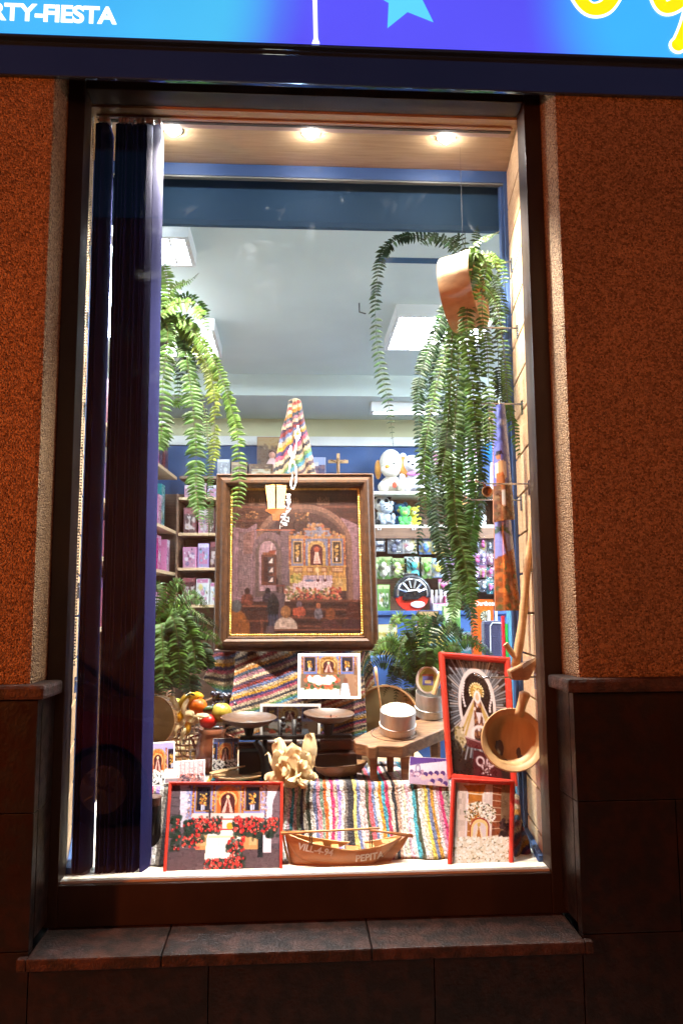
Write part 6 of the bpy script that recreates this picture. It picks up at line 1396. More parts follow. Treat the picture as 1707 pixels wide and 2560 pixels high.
# ---- corn husks
def husk(base, leaves, label, seed, cob=None):
    T = thing('corn_husk', label, 'corn husk', base); g = random.Random(seed)
    for (px, py, bend, wd, Yo) in leaves:
        tip = at(px, py, base.y+Yo); mid = (base+tip)/2+Vector((bend, -0.012, 0.012))
        cur = Vector((math.copysign(0.010, tip.x-base.x)*g.uniform(0.3, 1.4), -0.012*g.random(), -0.008*g.random())); P_ = smooth_path([base+Vector((g.uniform(-0.02, 0.02), g.uniform(-0.01, 0.02), 0.004)), mid, tip, tip+cur], 12); vs = []
        tw = g.uniform(-0.7, 0.7)
        for i, p_ in enumerate(P_):
            t = i/11; w = wd*1.5*math.sin(math.pi*min(1, 0.18+0.82*t))**0.8*(1-t**5); tn = (P_[min(i+1, 11)]-P_[max(i-1, 0)]).normalized()
            sd = tn.cross(Vector((math.sin(tw+t), -math.cos(tw+t), 0.2))).normalized(); up = tn.cross(sd)
            for q in (-1, -0.5, 0, 0.5, 1): vs.append(p_+sd*w*q+up*(0.35*w*(q*q))+up*0.0015*math.sin(q*9+i))
        MB().add(vs, [(i*5+j, i*5+j+1, i*5+j+6, i*5+j+5) for i in range(11) for j in range(4)]).build('husk_leaf', m_husk, T, smooth=True)
    return T
hb = onstep(733, 1962)
husk(hb, [(694, 1854, -0.01, 0.016, 0), (778, 1838, 0.02, 0.017, 0.01), (672, 1884, -0.02, 0.005, 0), (690, 1878, 0.0, 0.006, -0.02), (782, 1888, 0.03, 0.007, -0.03), (712, 1876, -0.02, 0.024, -0.02), (745, 1880, 0.0, 0.024, -0.03), (765, 1885, 0.02, 0.018, -0.035), (690, 1935, -0.012, 0.018, -0.04), (775, 1930, 0.012, 0.016, -0.04), (705, 1905, -0.01, 0.02, -0.045), (740, 1900, 0.006, 0.02, -0.05), (760, 1915, 0.0, 0.018, -0.05), (724, 1925, 0.0, 0.018, -0.055), (682, 1950, 0.0, 0.013, -0.045), (772, 1952, 0.0, 0.012, -0.05), (735, 1868, 0.0, 0.016, 0.01), (752, 1890, 0.02, 0.022, 0.0), (668, 1945, -0.01, 0.012, -0.02), (690, 1962, -0.01, 0.014, -0.05), (760, 1962, 0.01, 0.014, -0.055), (715, 1940, 0.0, 0.022, -0.055), (745, 1935, 0.0, 0.022, -0.06), (790, 1942, 0.01, 0.010, -0.02), (700, 1890, 0.0, 0.024, -0.02), (725, 1880, 0.01, 0.026, -0.015)], 'cluster of dry cream corn husks between the scale and the boat', 3)
husk(onstep(470, 1905)+Vector((0, 0.03, 0)), [(462, 1838, -0.03, 0.006, 0), (455, 1855, -0.02, 0.005, -0.01), (497, 1836, 0.02, 0.006, 0), (480, 1842, 0.01, 0.014, 0.0), (450, 1880, -0.01, 0.014, -0.02), (488, 1870, 0.0, 0.016, -0.02), (470, 1865, 0.0, 0.018, 0.0), (440, 1895, 0.0, 0.012, -0.02), (500, 1895, 0.0, 0.012, -0.01)], 'pale corn husk bundle behind the tin jug', 6)
husk(onstep(905, 1915)+Vector((0, 0.03, 0)), [(868, 1900, 0, 0.010, 0), (880, 1888, 0, 0.012, 0), (900, 1890, 0, 0.016, -0.01), (925, 1895, 0, 0.012, -0.01), (885, 1905, 0, 0.012, -0.02), (935, 1910, 0, 0.008, 0)], 'small pale corn husk lying under the stool', 9)
# ---- tin jug, clay pot, fruit basket
c = onstep(510, 1932)+Vector((0, 0.03, 0)); k = ppm(c.y); H = (at(510, 1862, c.y)-at(510, 1932, c.y)).z
JG = thing('tin_jug', 'dull tin jug standing beside the flower photo', 'jug', c)
mb = MB(); mb.M = Matrix.Translation(c); r = 20*k; mb.lathe([(0, 0), (r*1.2, 0), (r*1.18, H*0.3), (r*0.95, H*0.6), (r*0.92, H*0.75), (r*1.0, H), (r*0.95, H), (r*0.86, H*0.72), (0, H*0.1)], 32); mb.build('body', m_tin, JG, smooth=True, auto=0.8)
MB().tube([c+Vector((-r*0.95, 0, H*0.75)), c+Vector((-r*1.7, 0, H*0.78)), c+Vector((-r*1.8, 0, H*0.5)), c+Vector((-r*1.15, 0, H*0.25))], 0.003, 8).build('handle', m_tin, JG, smooth=True)
c = at(530, 1862, 0.60); c.z = ZS+0.001; k = ppm(0.60); H = at(530, 1822, 0.60).z-ZS; r = 40*k
CP = thing('clay_pot', 'brown glazed clay pot with wide rim below the fruit', 'pot', c)
mb = MB(); mb.M = Matrix.Translation(c); mb.lathe([(0, 0), (r*0.6, 0), (r*1.0, H*0.35), (r*1.0, H*0.6), (r*0.78, H*0.88), (r*0.9, H), (r*0.82, H), (r*0.7, H*0.86), (r*0.85, H*0.5), (0, H*0.2)], 36); mb.build('body', m_clay, CP, smooth=True)
for s in (-1, 1): MB().tube([c+Vector((s*r*0.8, 0, H*0.85)), c+Vector((s*r*1.25, 0, H*0.8)), c+Vector((s*r*1.0, 0, H*0.55))], 0.005, 8).build('lug', m_clay, CP, smooth=True)
bk = at(495, 1800, 0.66); FB = thing('fruit_basket', 'wicker horn basket of fruit under the lower left fern', 'basket', (bk.x, 0.68, ZS))
mb = MB(); g = random.Random(2)
for k_ in range(26):
    t = k_/25*2*math.pi
    mb.tube([(bk.x+0.09*math.cos(t), 0.70+0.05*math.sin(t), ZS+0.002), (bk.x+0.125*math.cos(t), 0.70+0.065*math.sin(t), ZS+0.06), (bk.x+0.135*math.cos(t), 0.70+0.07*math.sin(t), at(495, 1790, 0.70).z+0.022*math.sin(t))], 0.0025, 5)
for j in range(9):
    z_ = ZS+0.008+j*(at(495, 1792, 0.70).z-ZS)/9; q = 0.92+0.38*(j/8)**0.6
    mb.tube([(bk.x+0.105*q*math.cos(t)*1.01, 0.70+0.055*q*math.sin(t)*1.01, z_+0.002*math.sin(t*13+j)) for t in np.linspace(0, 2*math.pi, 30)], 0.0035, 5)
mb.build('wicker', m_wood_mid, FB)
mb = MB(); mb.tube([at(480+9*k_, 1745+abs(k_-6)*4, 0.72) for k_ in range(13)], 0.005, 6); mb.build('rim_braid', m_wood_mid, FB)
def fruit(name, label, px, py, Y, rx, rz, col, stem=True):
    rx, rz = rx*1.18, rz*1.18
    c = at(px, py, Y); k = ppm(Y); T = thing(name, label, 'fruit', c)
    mb = MB(); mb.col = s2l(hx(col)); mb.grid(lambda u, v: c+Vector((rx*k*math.sin(math.pi*v)*math.cos(2*math.pi*u)*(1+0.03*math.cos(10*math.pi*u)*math.sin(math.pi*v)), rx*k*math.sin(math.pi*v)*math.sin(2*math.pi*u), rz*k*(math.cos(math.pi*v)-0.12*math.exp(-(v/0.12)**2)))), 22, 16, closed_u=True); mb.build('flesh', M('fruit_skin', (1, 1, 1), (0.78, 0.75, 0.6), scale=26, rough=0.32, attr=True, bump=0.04), T, smooth=True)
    if stem: MB().tube([c+Vector((0, -0.003, rz*k*0.85)), c+Vector((0.003, -0.004, rz*k*1.12))], 0.0015, 6).build('stalk', m_stemb, T)
fruit('orange', 'ripe orange on the fruit pile beside the banana', 494, 1766, 0.60, 19, 17, 'dc6a10')
fruit('apple', 'yellow green apple above the clay pot', 553, 1781, 0.59, 21, 20, 'a8943a')
fruit('tomato', 'shiny red tomato resting on the clay pot', 520, 1803, 0.58, 18, 15, 'b81c14')
fruit('lemon', 'green lime at the back of the fruit pile', 440, 1766, 0.64, 13, 18, '8c9a18', False)
def bent(name, label, pts, r, mat, colr):
    P_ = smooth_path([at(*p_) for p_ in pts], 14); mb = MB(); mb.col = s2l(hx(colr)); mb.tube(P_, [r*(0.25+0.75*math.sin(math.pi*min(1, max(0, i/13)))**0.45) for i in range(14)], 10); tag(mb.build(name, MATS['fruit_skin'], base=P_[-1], smooth=True), label, 'fruit')
bent('banana', 'yellow banana curving over the fruit pile', [(508, 1742, 0.62), (478, 1742, 0.60), (460, 1758, 0.59), (448, 1785, 0.585)], 0.018, None, 'd8a018')
bent('banana', 'second banana hanging below the first toward the sieve', [(462, 1772, 0.585), (450, 1790, 0.575), (444, 1805, 0.57)], 0.013, None, 'd89a10')
bent('gherkin', 'dark green gherkin between the orange and the apple', [(508, 1778, 0.585), (522, 1773, 0.58), (536, 1772, 0.58)], 0.010, None, '37481c')
bent('corn_cob', 'small yellow corn cob at the foot of the fruit pile', [(468, 1805, 0.575), (470, 1822, 0.57), (462, 1838, 0.57)], 0.011, None, 'd0982c')
GR_ = thing('grapes', 'bunch of dark purple grapes at the edge of the rug', 'grapes', at(560, 1765, 0.64)); g = random.Random(8)
for k_ in range(34):
    mb = MB(); mb.col = s2l(hx('16101e')); mb.ball(at(g.uniform(530, 590), g.uniform(1735, 1790), g.uniform(0.62, 0.66)), 0.0105, 10, 8); mb.build('grape', m_attr_gloss, GR_, smooth=True)
husk(at(470, 1815, 0.58), [(430, 1742, -0.01, 0.008, 0), (470, 1750, -0.01, 0.006, -0.01), (520, 1790, 0.0, 0.007, -0.02), (500, 1795, 0.01, 0.010, -0.02), (440, 1840, -0.01, 0.005, -0.02), (452, 1850, 0.0, 0.005, -0.02), (480, 1785, 0.0, 0.012, -0.02)], 'dry husk strands across the fruit pile', 12)
# ---- black canister by the blinds
c = at(392, 2160, 0.30); c.z = CF+0.001; k = ppm(c.y)
c = c+Vector((-0.004, 0.0, 0))
CN = thing('dark_canister', 'tall dark canister half hidden by the blinds', 'canister', c+Vector((-0.012, 0.02, 0)))
mb = MB(); mb.M = Matrix.Translation(c+Vector((-0.012, 0.022, 0))); H = 150*k; mb.lathe([(0, 0), (0.022, 0), (0.022, H*0.4), (0.0215, H*0.41), (0.022, H*0.42), (0.022, H*0.85), (0.0, H*0.85)], 28); mb.build('body', m_iron, CN, smooth=True, auto=0.6)
mb = MB(); mb.M = Matrix.Translation(c+Vector((-0.012, 0.022, H*0.852))); mb.lathe([(0, 0), (0.0225, 0), (0.0225, H*0.12), (0.02, H*0.14), (0, H*0.14)], 28); mb.build('lid', m_wood_dark, CN, smooth=True, auto=0.6)

# ---- wooden boat
BY = 0.262; k = ppm(BY)
def B2(px, py): return at(px, py, BY)
GUN = [(711, 2082), (748, 2094), (786, 2104), (828, 2112), (869, 2117), (910, 2116), (945, 2110), (975, 2101), (1002, 2092)]
KEEL = [(716, 2110), (728, 2158), (748, 2169), (790, 2171), (840, 2172), (890, 2172), (925, 2170), (958, 2140), (996, 2102)]
BRD = [0.003, 0.020, 0.031, 0.037, 0.039, 0.037, 0.031, 0.022, 0.010]
bb = onz(850, 2176, CF); BT = thing('model_boat', 'varnished wooden model rowing boat with white lettering on its hull', 'model boat', Vector((B2(850, 2170).x, BY, CF)))
gn = smooth_path([B2(*q) for q in GUN], 25); kl = smooth_path([B2(*q) for q in KEEL], 25); br = [np.interp(i/24*8, range(9), BRD) for i in range(25)]
def hull(u, v, s, inset=0.0):
    i = u*24; a = min(int(i), 23); f = i-a; G = gn[a]*(1-f)+gn[a+1]*f; K = kl[a]*(1-f)+kl[a+1]*f; b_ = br[a]*(1-f)+br[a+1]*f
    p_ = G*(1-v)+K*v; w = b_*(1-v**3.4)**0.8-inset*(1 if b_ > inset*2 else 0.3)
    return Vector((p_.x, BY+s*max(w, 0.0005), p_.z+(inset*0.7)*v))
mb = MB()
for s in (-1, 1): mb.grid(lambda u, v: hull(u, v, s), 25, 12)
mb.build('hull', m_boat, BT, smooth=True)
mb = MB()
for s in (-1, 1): mb.grid(lambda u, v: hull(u, v, s, 0.003), 25, 8)
mb.build('lining', m_boat_light, BT, smooth=True)
for s in (-1, 1): MB().tube([hull(i/24, 0.0, s)+Vector((0, 0, 0.0005)) for i in range(25)], 0.0022, 6).build('gunwale', m_boat_light, BT, smooth=True)
MB().tube([hull(i/24*0.95+0.03, 0.72-0.25*abs(i/12-1)**2, -1)+Vector((0, -0.0006, 0)) for i in range(25)], 0.0011, 5).build('rubbing_strake', m_wood_mid, BT)
MB().tube(smooth_path([B2(707, 2078)+Vector((0, 0, 0)), B2(711, 2110), B2(724, 2155), B2(748, 2171), B2(840, 2174), B2(928, 2172)], 20), 0.0032, 6).build('keel', m_boat_light, BT, smooth=True)
for px, wd in ((795, 12), (838, 9), (880, 14), (925, 10), (965, 10)):
    i = (px-712)/(1000-712); y_ = hull(i, 0.14, 1).y-BY; z_ = hull(i, 0.12, 1).z; c = B2(px, 2110)
    MB().box((c.x-wd*k, BY-y_*0.92, z_-0.002), (c.x+wd*k, BY+y_*0.92, z_+0.0015)).build('thwart', m_boat_light if wd != 14 else m_boat, BT)
c = B2(985, 2104); MB().box((c.x-0.016, BY-0.012, c.z), (c.x+0.016, BY+0.012, c.z+0.004)).build('stern_deck', m_boat_light, BT)
rud = [B2(*q) for q in ((1021, 2091), (1011, 2093), (945, 2140), (932, 2157), (933, 2172), (944, 2178), (958, 2177), (990, 2135), (1008, 2115))]
MB().prism([(p_.x, p_.z) for p_ in rud], BY-0.003, BY+0.003).build('rudder', m_boat, BT)
for px, py in ((776, 2090), (924, 2095)):
    c = B2(px, py); MB().tube([Vector((c.x-0.003, BY-0.03, c.z-0.018)), Vector((c.x-0.003, BY-0.03, c.z+0.016)), Vector((c.x+0.003, BY-0.03, c.z+0.016)), Vector((c.x+0.003, BY-0.03, c.z-0.018))], 0.0017, 6).build('oarlock', m_wood_dark, BT)
for px in (800, 900):
    c = B2(px, 2170); MB().box((c.x-0.003, BY-0.016, CF+0.0006), (c.x+0.003, BY+0.016, c.z+0.004)).build('cradle', m_iron, BT)
def letters(body, px, py, hp, ang):
    p0 = B2(px, py); u0 = 0
    mb = MB(); ca, sa = math.cos(ang), math.sin(ang); Mx = frame_M(Vector((p0.x, 0, p0.z)), (ca, 0, sa), (-sa, 0, ca), (0, -1, 0)); text_mesh(mb, body, Mx, hp*k, bold=0.03, depth=0, shear=0.12)
    for i, v in enumerate(mb.v):
        uu, vv = 0.5, 0.3
        for _ in range(5):
            lo, hi = 0.0, 1.0
            for _ in range(18):
                m_ = (lo+hi)/2
                if hull(m_, vv, -1).x < v.x: lo = m_
                else: hi = m_
            uu = lo; lo, hi = 0.0, 1.0
            for _ in range(18):
                m_ = (lo+hi)/2
                if hull(uu, m_, -1).z > v.z: lo = m_
                else: hi = m_
            vv = lo
        mb.v[i] = Vector((v.x, hull(uu, vv, -1).y-0.0048, v.z))
    mb.build('lettering', m_letter, BT)
letters('VILL-4-94', 744, 2117, 15, -0.17); letters('PEPITA', 886, 2145, 16, 0.08)
c = B2(815, 2120); mb = MB(); mb.col = s2l(hx('e8c860')); mb.box((c.x-0.003, hull(0.36, 0.1, -1).y-0.003, c.z-0.005), (c.x+0.003, hull(0.36, 0.1, -1).y-0.001, c.z+0.005)); mb.build('price_tag', m_print, BT)
for k_, (q0, q1, lab) in enumerate((((702, 2084), (950, 2071), 'long pale oar laid along the boat across the bow'), ((925, 2076), (1032, 2091), 'darker oar reaching past the stern of the boat'))):
    a, b = at(*q0, BY-0.036 if k_ == 0 else BY-0.02), at(*q1, BY-0.034 if k_ == 0 else BY-0.01)
    O = thing('oar', lab, 'oar', a); MB().tube([a, b], [0.0036, 0.0026], 8).build('shaft', m_boat_light if k_ == 0 else m_boat, O, smooth=True)
    d_ = (b-a).normalized(); e_ = a if k_ == 0 else b; s_ = 1 if k_ == 0 else -1
    MB().hexa([e_+Vector((0, -0.001, -0.005)), e_+d_*s_*0.07+Vector((0, -0.001, -0.0035)), e_+d_*s_*0.07+Vector((0, 0.001, -0.0035)), e_+Vector((0, 0.001, -0.005))], [e_+Vector((0, -0.001, 0.005)), e_+d_*s_*0.07+Vector((0, -0.001, 0.0035)), e_+d_*s_*0.07+Vector((0, 0.001, 0.0035)), e_+Vector((0, 0.001, 0.005))]).build('blade', m_boat_light if k_ == 0 else m_boat, O)
# ------------------------------------------------------------------ ferns: every frond is a stem with rows of narrow leaflets
GREENS = {'lit': [(0.075, 0.15, 0.022), (0.09, 0.17, 0.026)], 'mid': [(0.036, 0.088, 0.015), (0.045, 0.10, 0.017)], 'dark': [(0.011, 0.034, 0.011), (0.016, 0.043, 0.013)], 'yellow': [(0.12, 0.16, 0.022), (0.14, 0.18, 0.026)]}  # lit and dark tones put the fall of light into the leaf colour
def frond(T, pts, lpx, tone, seed, gap=7.5, droop=0.35, taper=0.12, face=0.0, wide=0.34):
    g = random.Random(seed)
    W3 = [at(*p) for p in pts]
    n = 48; P = smooth_path(W3, n)
    Y = sum(p[2] for p in pts)/len(pts); L = lpx*1.22*ppm(Y)*g.uniform(0.92, 1.08)
    tot = sum((P[i+1]-P[i]).length for i in range(n-1)); step = gap*1.0*ppm(Y)
    c0 = GREENS[tone]; mb = MB()
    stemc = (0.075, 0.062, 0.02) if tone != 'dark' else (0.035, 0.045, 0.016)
    mb.col = stemc; mb.tube(P[::2]+[P[-1]], [0.0016*(1-0.6*i/(n//2)) for i in range(n//2+1)], 5)
    tw0, tw1 = face+g.uniform(-0.5, 0.5), face+g.uniform(-0.7, 0.7)
    m = int(tot/step)
    for i in range(m):
        t = (i+0.5)/m; f = t*(n-1); a = min(int(f), n-2); f -= a
        p = P[a]*(1-f)+P[a+1]*f; tn = (P[a+1]-P[a]).normalized()
        tw = tw0*(1-t)+tw1*t+0.25*math.sin(t*9+seed)
        nrm = Vector((math.sin(tw), -math.cos(tw), 0.25)); nrm = (nrm-tn*nrm.dot(tn)).normalized(); sd = tn.cross(nrm)
        env = min(1, t/0.10+0.35)*min(1, (1-t)/max(taper, 0.01)*0.9+0.08)
        for s in (-1, 1):
            if g.random() < 0.05: continue
            l = L*env*g.uniform(0.82, 1.12); w = l*wide*0.56
            d = (sd*s*(1+g.uniform(-0.1, 0.1))+tn*g.uniform(0.05, 0.28)+nrm*g.uniform(-0.25, 0.3)).normalized()
            gr = Vector((0, 0, -1))*droop*l
            q = tn.cross(d).cross(d) if False else tn
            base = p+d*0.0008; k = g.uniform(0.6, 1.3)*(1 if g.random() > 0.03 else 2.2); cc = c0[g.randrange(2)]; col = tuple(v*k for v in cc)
            e = (tn-d*tn.dot(d)).normalized()
            x1 = base+d*l*0.28+gr*0.06; x2 = base+d*l*0.68+gr*0.35; x3 = base+d*l+gr*0.85
            up = nrm*l*0.05
            vs = [base-e*w*0.5, base+e*w*0.6, x1-e*w*0.95, x1+up, x1+e*w*1.05, x2-e*w*0.75, x2+up, x2+e*w*0.65, x3]
            mb.add(vs, [(0, 3, 2), (0, 1, 3), (1, 4, 3), (2, 3, 6, 5), (3, 4, 7, 6), (5, 6, 8), (6, 7, 8)], [col]*9)
    mb.build('frond', m_fern, T, base=P[0])
def fern(label, center, fronds, potr, wire=None, basket=True):
    c = at(*center); T = thing('fern', label, 'fern', c)
    mb = MB(); mb.M = Matrix.Translation(c); mb.lathe([(0, -potr*1.25), (potr*0.72, -potr*1.25), (potr, 0), (potr*0.93, 0), (potr*0.9, -0.01), (0, -0.012)], 24); mb.build('pot', m_pot, T, smooth=True, auto=0.6)
    if wire: MB().tube([c+Vector((0, 0, -0.01)), Vector((c.x, c.y, wire))], 0.0012, 5).build('hanger', m_chrome, T)
    for i, f in enumerate(fronds): frond(T, f[0], f[1], f[2], seed=hash((int(center[0]), i)) % 9999, **(f[3] if len(f) > 3 else {}))
    return T
Yf = 0.69
L_ = lambda pts, Y=Yf: [(x, y, Y+dy) if len(q) == 3 else (q[0], q[1], Y) for q in pts for (x, y, dy) in [q if len(q) == 3 else (q[0], q[1], 0)]]
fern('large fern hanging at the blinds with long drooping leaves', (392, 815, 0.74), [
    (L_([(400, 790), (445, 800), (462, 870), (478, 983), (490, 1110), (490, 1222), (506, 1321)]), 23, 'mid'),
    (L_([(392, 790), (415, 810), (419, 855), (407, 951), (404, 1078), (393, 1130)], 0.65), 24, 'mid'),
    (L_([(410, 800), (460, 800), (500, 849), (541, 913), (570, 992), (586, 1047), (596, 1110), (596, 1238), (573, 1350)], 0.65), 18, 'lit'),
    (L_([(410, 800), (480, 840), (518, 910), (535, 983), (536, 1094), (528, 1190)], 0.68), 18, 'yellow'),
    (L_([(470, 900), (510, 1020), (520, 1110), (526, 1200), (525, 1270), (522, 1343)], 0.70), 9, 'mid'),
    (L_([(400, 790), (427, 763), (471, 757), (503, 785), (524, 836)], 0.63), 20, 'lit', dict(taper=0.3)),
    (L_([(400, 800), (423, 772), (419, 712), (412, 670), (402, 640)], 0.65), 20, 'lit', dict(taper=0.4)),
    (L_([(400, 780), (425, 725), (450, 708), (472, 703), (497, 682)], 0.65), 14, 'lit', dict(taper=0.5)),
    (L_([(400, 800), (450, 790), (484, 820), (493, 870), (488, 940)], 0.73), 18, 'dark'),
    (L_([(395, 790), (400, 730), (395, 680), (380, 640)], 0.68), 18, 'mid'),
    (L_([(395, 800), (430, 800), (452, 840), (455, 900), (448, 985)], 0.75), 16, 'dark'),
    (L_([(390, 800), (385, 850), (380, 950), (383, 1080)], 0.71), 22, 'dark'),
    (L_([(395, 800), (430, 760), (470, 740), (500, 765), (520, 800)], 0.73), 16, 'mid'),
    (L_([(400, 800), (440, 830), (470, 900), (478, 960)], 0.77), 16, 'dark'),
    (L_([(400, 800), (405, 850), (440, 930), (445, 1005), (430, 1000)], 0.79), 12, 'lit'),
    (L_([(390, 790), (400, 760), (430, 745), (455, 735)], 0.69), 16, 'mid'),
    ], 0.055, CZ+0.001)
Yg = 0.50
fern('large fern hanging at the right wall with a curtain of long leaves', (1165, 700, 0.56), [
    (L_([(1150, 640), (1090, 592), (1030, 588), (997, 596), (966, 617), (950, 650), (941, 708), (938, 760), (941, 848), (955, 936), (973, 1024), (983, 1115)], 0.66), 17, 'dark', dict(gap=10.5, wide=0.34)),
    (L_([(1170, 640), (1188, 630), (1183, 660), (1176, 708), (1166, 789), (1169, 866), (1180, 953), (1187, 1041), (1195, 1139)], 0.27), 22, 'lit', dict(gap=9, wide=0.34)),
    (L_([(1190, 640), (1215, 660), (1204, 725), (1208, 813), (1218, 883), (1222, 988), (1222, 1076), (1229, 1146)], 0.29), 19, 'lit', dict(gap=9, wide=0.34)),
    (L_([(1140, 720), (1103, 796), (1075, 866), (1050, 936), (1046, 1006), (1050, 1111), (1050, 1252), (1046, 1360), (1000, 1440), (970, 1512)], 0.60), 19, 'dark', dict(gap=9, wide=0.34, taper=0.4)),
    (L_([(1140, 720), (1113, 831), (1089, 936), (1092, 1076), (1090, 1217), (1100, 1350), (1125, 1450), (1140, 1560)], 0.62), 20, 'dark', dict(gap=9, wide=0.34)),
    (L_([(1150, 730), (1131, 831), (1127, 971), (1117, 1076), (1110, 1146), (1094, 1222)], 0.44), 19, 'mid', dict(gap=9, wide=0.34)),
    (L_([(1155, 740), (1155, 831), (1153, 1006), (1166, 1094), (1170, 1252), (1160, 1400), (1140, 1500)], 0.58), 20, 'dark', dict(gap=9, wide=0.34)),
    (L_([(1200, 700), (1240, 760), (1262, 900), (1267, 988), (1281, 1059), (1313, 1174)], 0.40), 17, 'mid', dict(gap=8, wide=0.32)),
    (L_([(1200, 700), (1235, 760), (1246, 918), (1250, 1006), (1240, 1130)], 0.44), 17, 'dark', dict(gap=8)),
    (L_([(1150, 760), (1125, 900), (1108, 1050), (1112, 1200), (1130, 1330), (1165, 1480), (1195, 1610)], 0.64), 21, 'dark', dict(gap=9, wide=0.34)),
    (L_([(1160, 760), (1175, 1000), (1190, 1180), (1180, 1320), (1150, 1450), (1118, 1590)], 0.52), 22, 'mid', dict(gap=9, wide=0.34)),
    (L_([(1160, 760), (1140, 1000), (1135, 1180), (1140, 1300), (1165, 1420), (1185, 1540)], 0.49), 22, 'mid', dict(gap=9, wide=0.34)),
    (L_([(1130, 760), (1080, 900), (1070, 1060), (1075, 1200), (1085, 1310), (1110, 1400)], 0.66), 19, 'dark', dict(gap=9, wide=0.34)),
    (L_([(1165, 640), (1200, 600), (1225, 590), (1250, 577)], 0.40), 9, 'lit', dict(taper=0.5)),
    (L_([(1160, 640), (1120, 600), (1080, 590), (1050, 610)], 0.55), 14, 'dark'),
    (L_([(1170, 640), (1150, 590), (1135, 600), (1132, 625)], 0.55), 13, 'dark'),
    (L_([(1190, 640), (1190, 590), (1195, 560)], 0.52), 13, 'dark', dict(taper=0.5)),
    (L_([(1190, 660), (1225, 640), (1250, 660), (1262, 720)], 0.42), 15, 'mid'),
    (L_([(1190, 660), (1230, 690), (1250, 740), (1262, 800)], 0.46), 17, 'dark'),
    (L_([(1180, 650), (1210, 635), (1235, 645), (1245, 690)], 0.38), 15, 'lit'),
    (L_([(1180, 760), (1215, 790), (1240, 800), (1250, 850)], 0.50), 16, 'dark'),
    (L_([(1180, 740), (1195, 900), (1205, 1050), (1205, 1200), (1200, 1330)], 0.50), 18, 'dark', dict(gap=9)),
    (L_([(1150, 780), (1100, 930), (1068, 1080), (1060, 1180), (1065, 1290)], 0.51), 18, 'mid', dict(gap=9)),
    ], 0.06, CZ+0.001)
g = random.Random(40)
def rosette(cx, cy, Yc, a0, a1, n, lmin, lmax, yfront):
    out = []
    for k in range(n):
        a = a0+(a1-a0)*(k+g.uniform(0.2, 0.8))/n; l = g.uniform(lmin, lmax); ca, sa = math.cos(a), math.sin(a)
        yy = Yc-yfront*g.random(); lift = l*g.uniform(0.16, 0.30)
        p1 = (cx+0.30*l*ca, cy-0.34*l*sa-lift*0.75, Yc*0.5+yy*0.5); p2 = (cx+0.66*l*ca, cy-0.66*l*sa-lift, yy); p3 = (cx+0.92*l*ca, cy-0.80*l*sa-lift*0.35, yy-0.01); p4 = (cx+1.03*l*ca, cy-0.78*l*sa+l*g.uniform(0.02, 0.22), yy-0.015)
        out.append(([(cx+g.uniform(-8, 8), cy, Yc), p1, p2, p3, p4], g.uniform(16, 20), g.choice(['mid', 'mid', 'dark', 'lit']), dict(gap=5.6, taper=0.6, wide=0.25, face=g.uniform(-0.5, 0.5), droop=0.2)))
    return out
fr = rosette(1055, 1712, 0.73, 0.05, math.pi-0.05, 10, 135, 195, 0.10)+rosette(1055, 1712, 0.76, 0.3, math.pi-0.3, 6, 160, 205, 0.02)
fr += [([(1075, 1700, 0.72), (1060, 1600, 0.70), (1044, 1522, 0.70)], 13, 'lit', dict(gap=4.8, taper=0.8)), ([(1080, 1690, 0.72), (1050, 1585, 0.70), (1010, 1550, 0.69), (975, 1534, 0.68)], 11, 'mid', dict(gap=4.8, taper=0.7)),
       ([(1040, 1700, 0.72), (990, 1610, 0.68), (950, 1615, 0.66), (932, 1660, 0.66)], 16, 'lit', dict(gap=4.8, taper=0.5)), ([(1050, 1710, 0.72), (1030, 1620, 0.66), (1010, 1590, 0.64), (985, 1680, 0.62)], 16, 'mid', dict(gap=4.8, taper=0.5)),
       ([(1060, 1715, 0.72), (1065, 1630, 0.62), (1050, 1635, 0.68), (1035, 1735, 0.68)], 17, 'mid', dict(gap=4.8, taper=0.5)), ([(1060, 1715, 0.72), (1100, 1630, 0.64), (1120, 1650, 0.70), (1125, 1720, 0.70)], 15, 'mid', dict(gap=4.8, taper=0.5))]
for tx, ty, sx in ((958, 1742, 1000), (985, 1772, 1010), (1012, 1790, 1028), (1036, 1792, 1045), (1062, 1784, 1062), (1092, 1772, 1085), (1110, 1745, 1100)):
    fr.append(([(1055, 1712, 0.73), (sx, 1665, 0.71), ((sx+tx)/2, 1690, 0.695), (tx, ty, 0.69)], 16, g.choice(['mid', 'dark', 'mid']), dict(gap=4.9, taper=0.45, wide=0.28)))
fern('bushy potted fern between the painting and the statue picture', (1055, 1722, 0.76), fr, 0.06)
fr = rosette(385, 1600, 0.60, -0.15, 1.6, 6, 130, 175, 0.08)
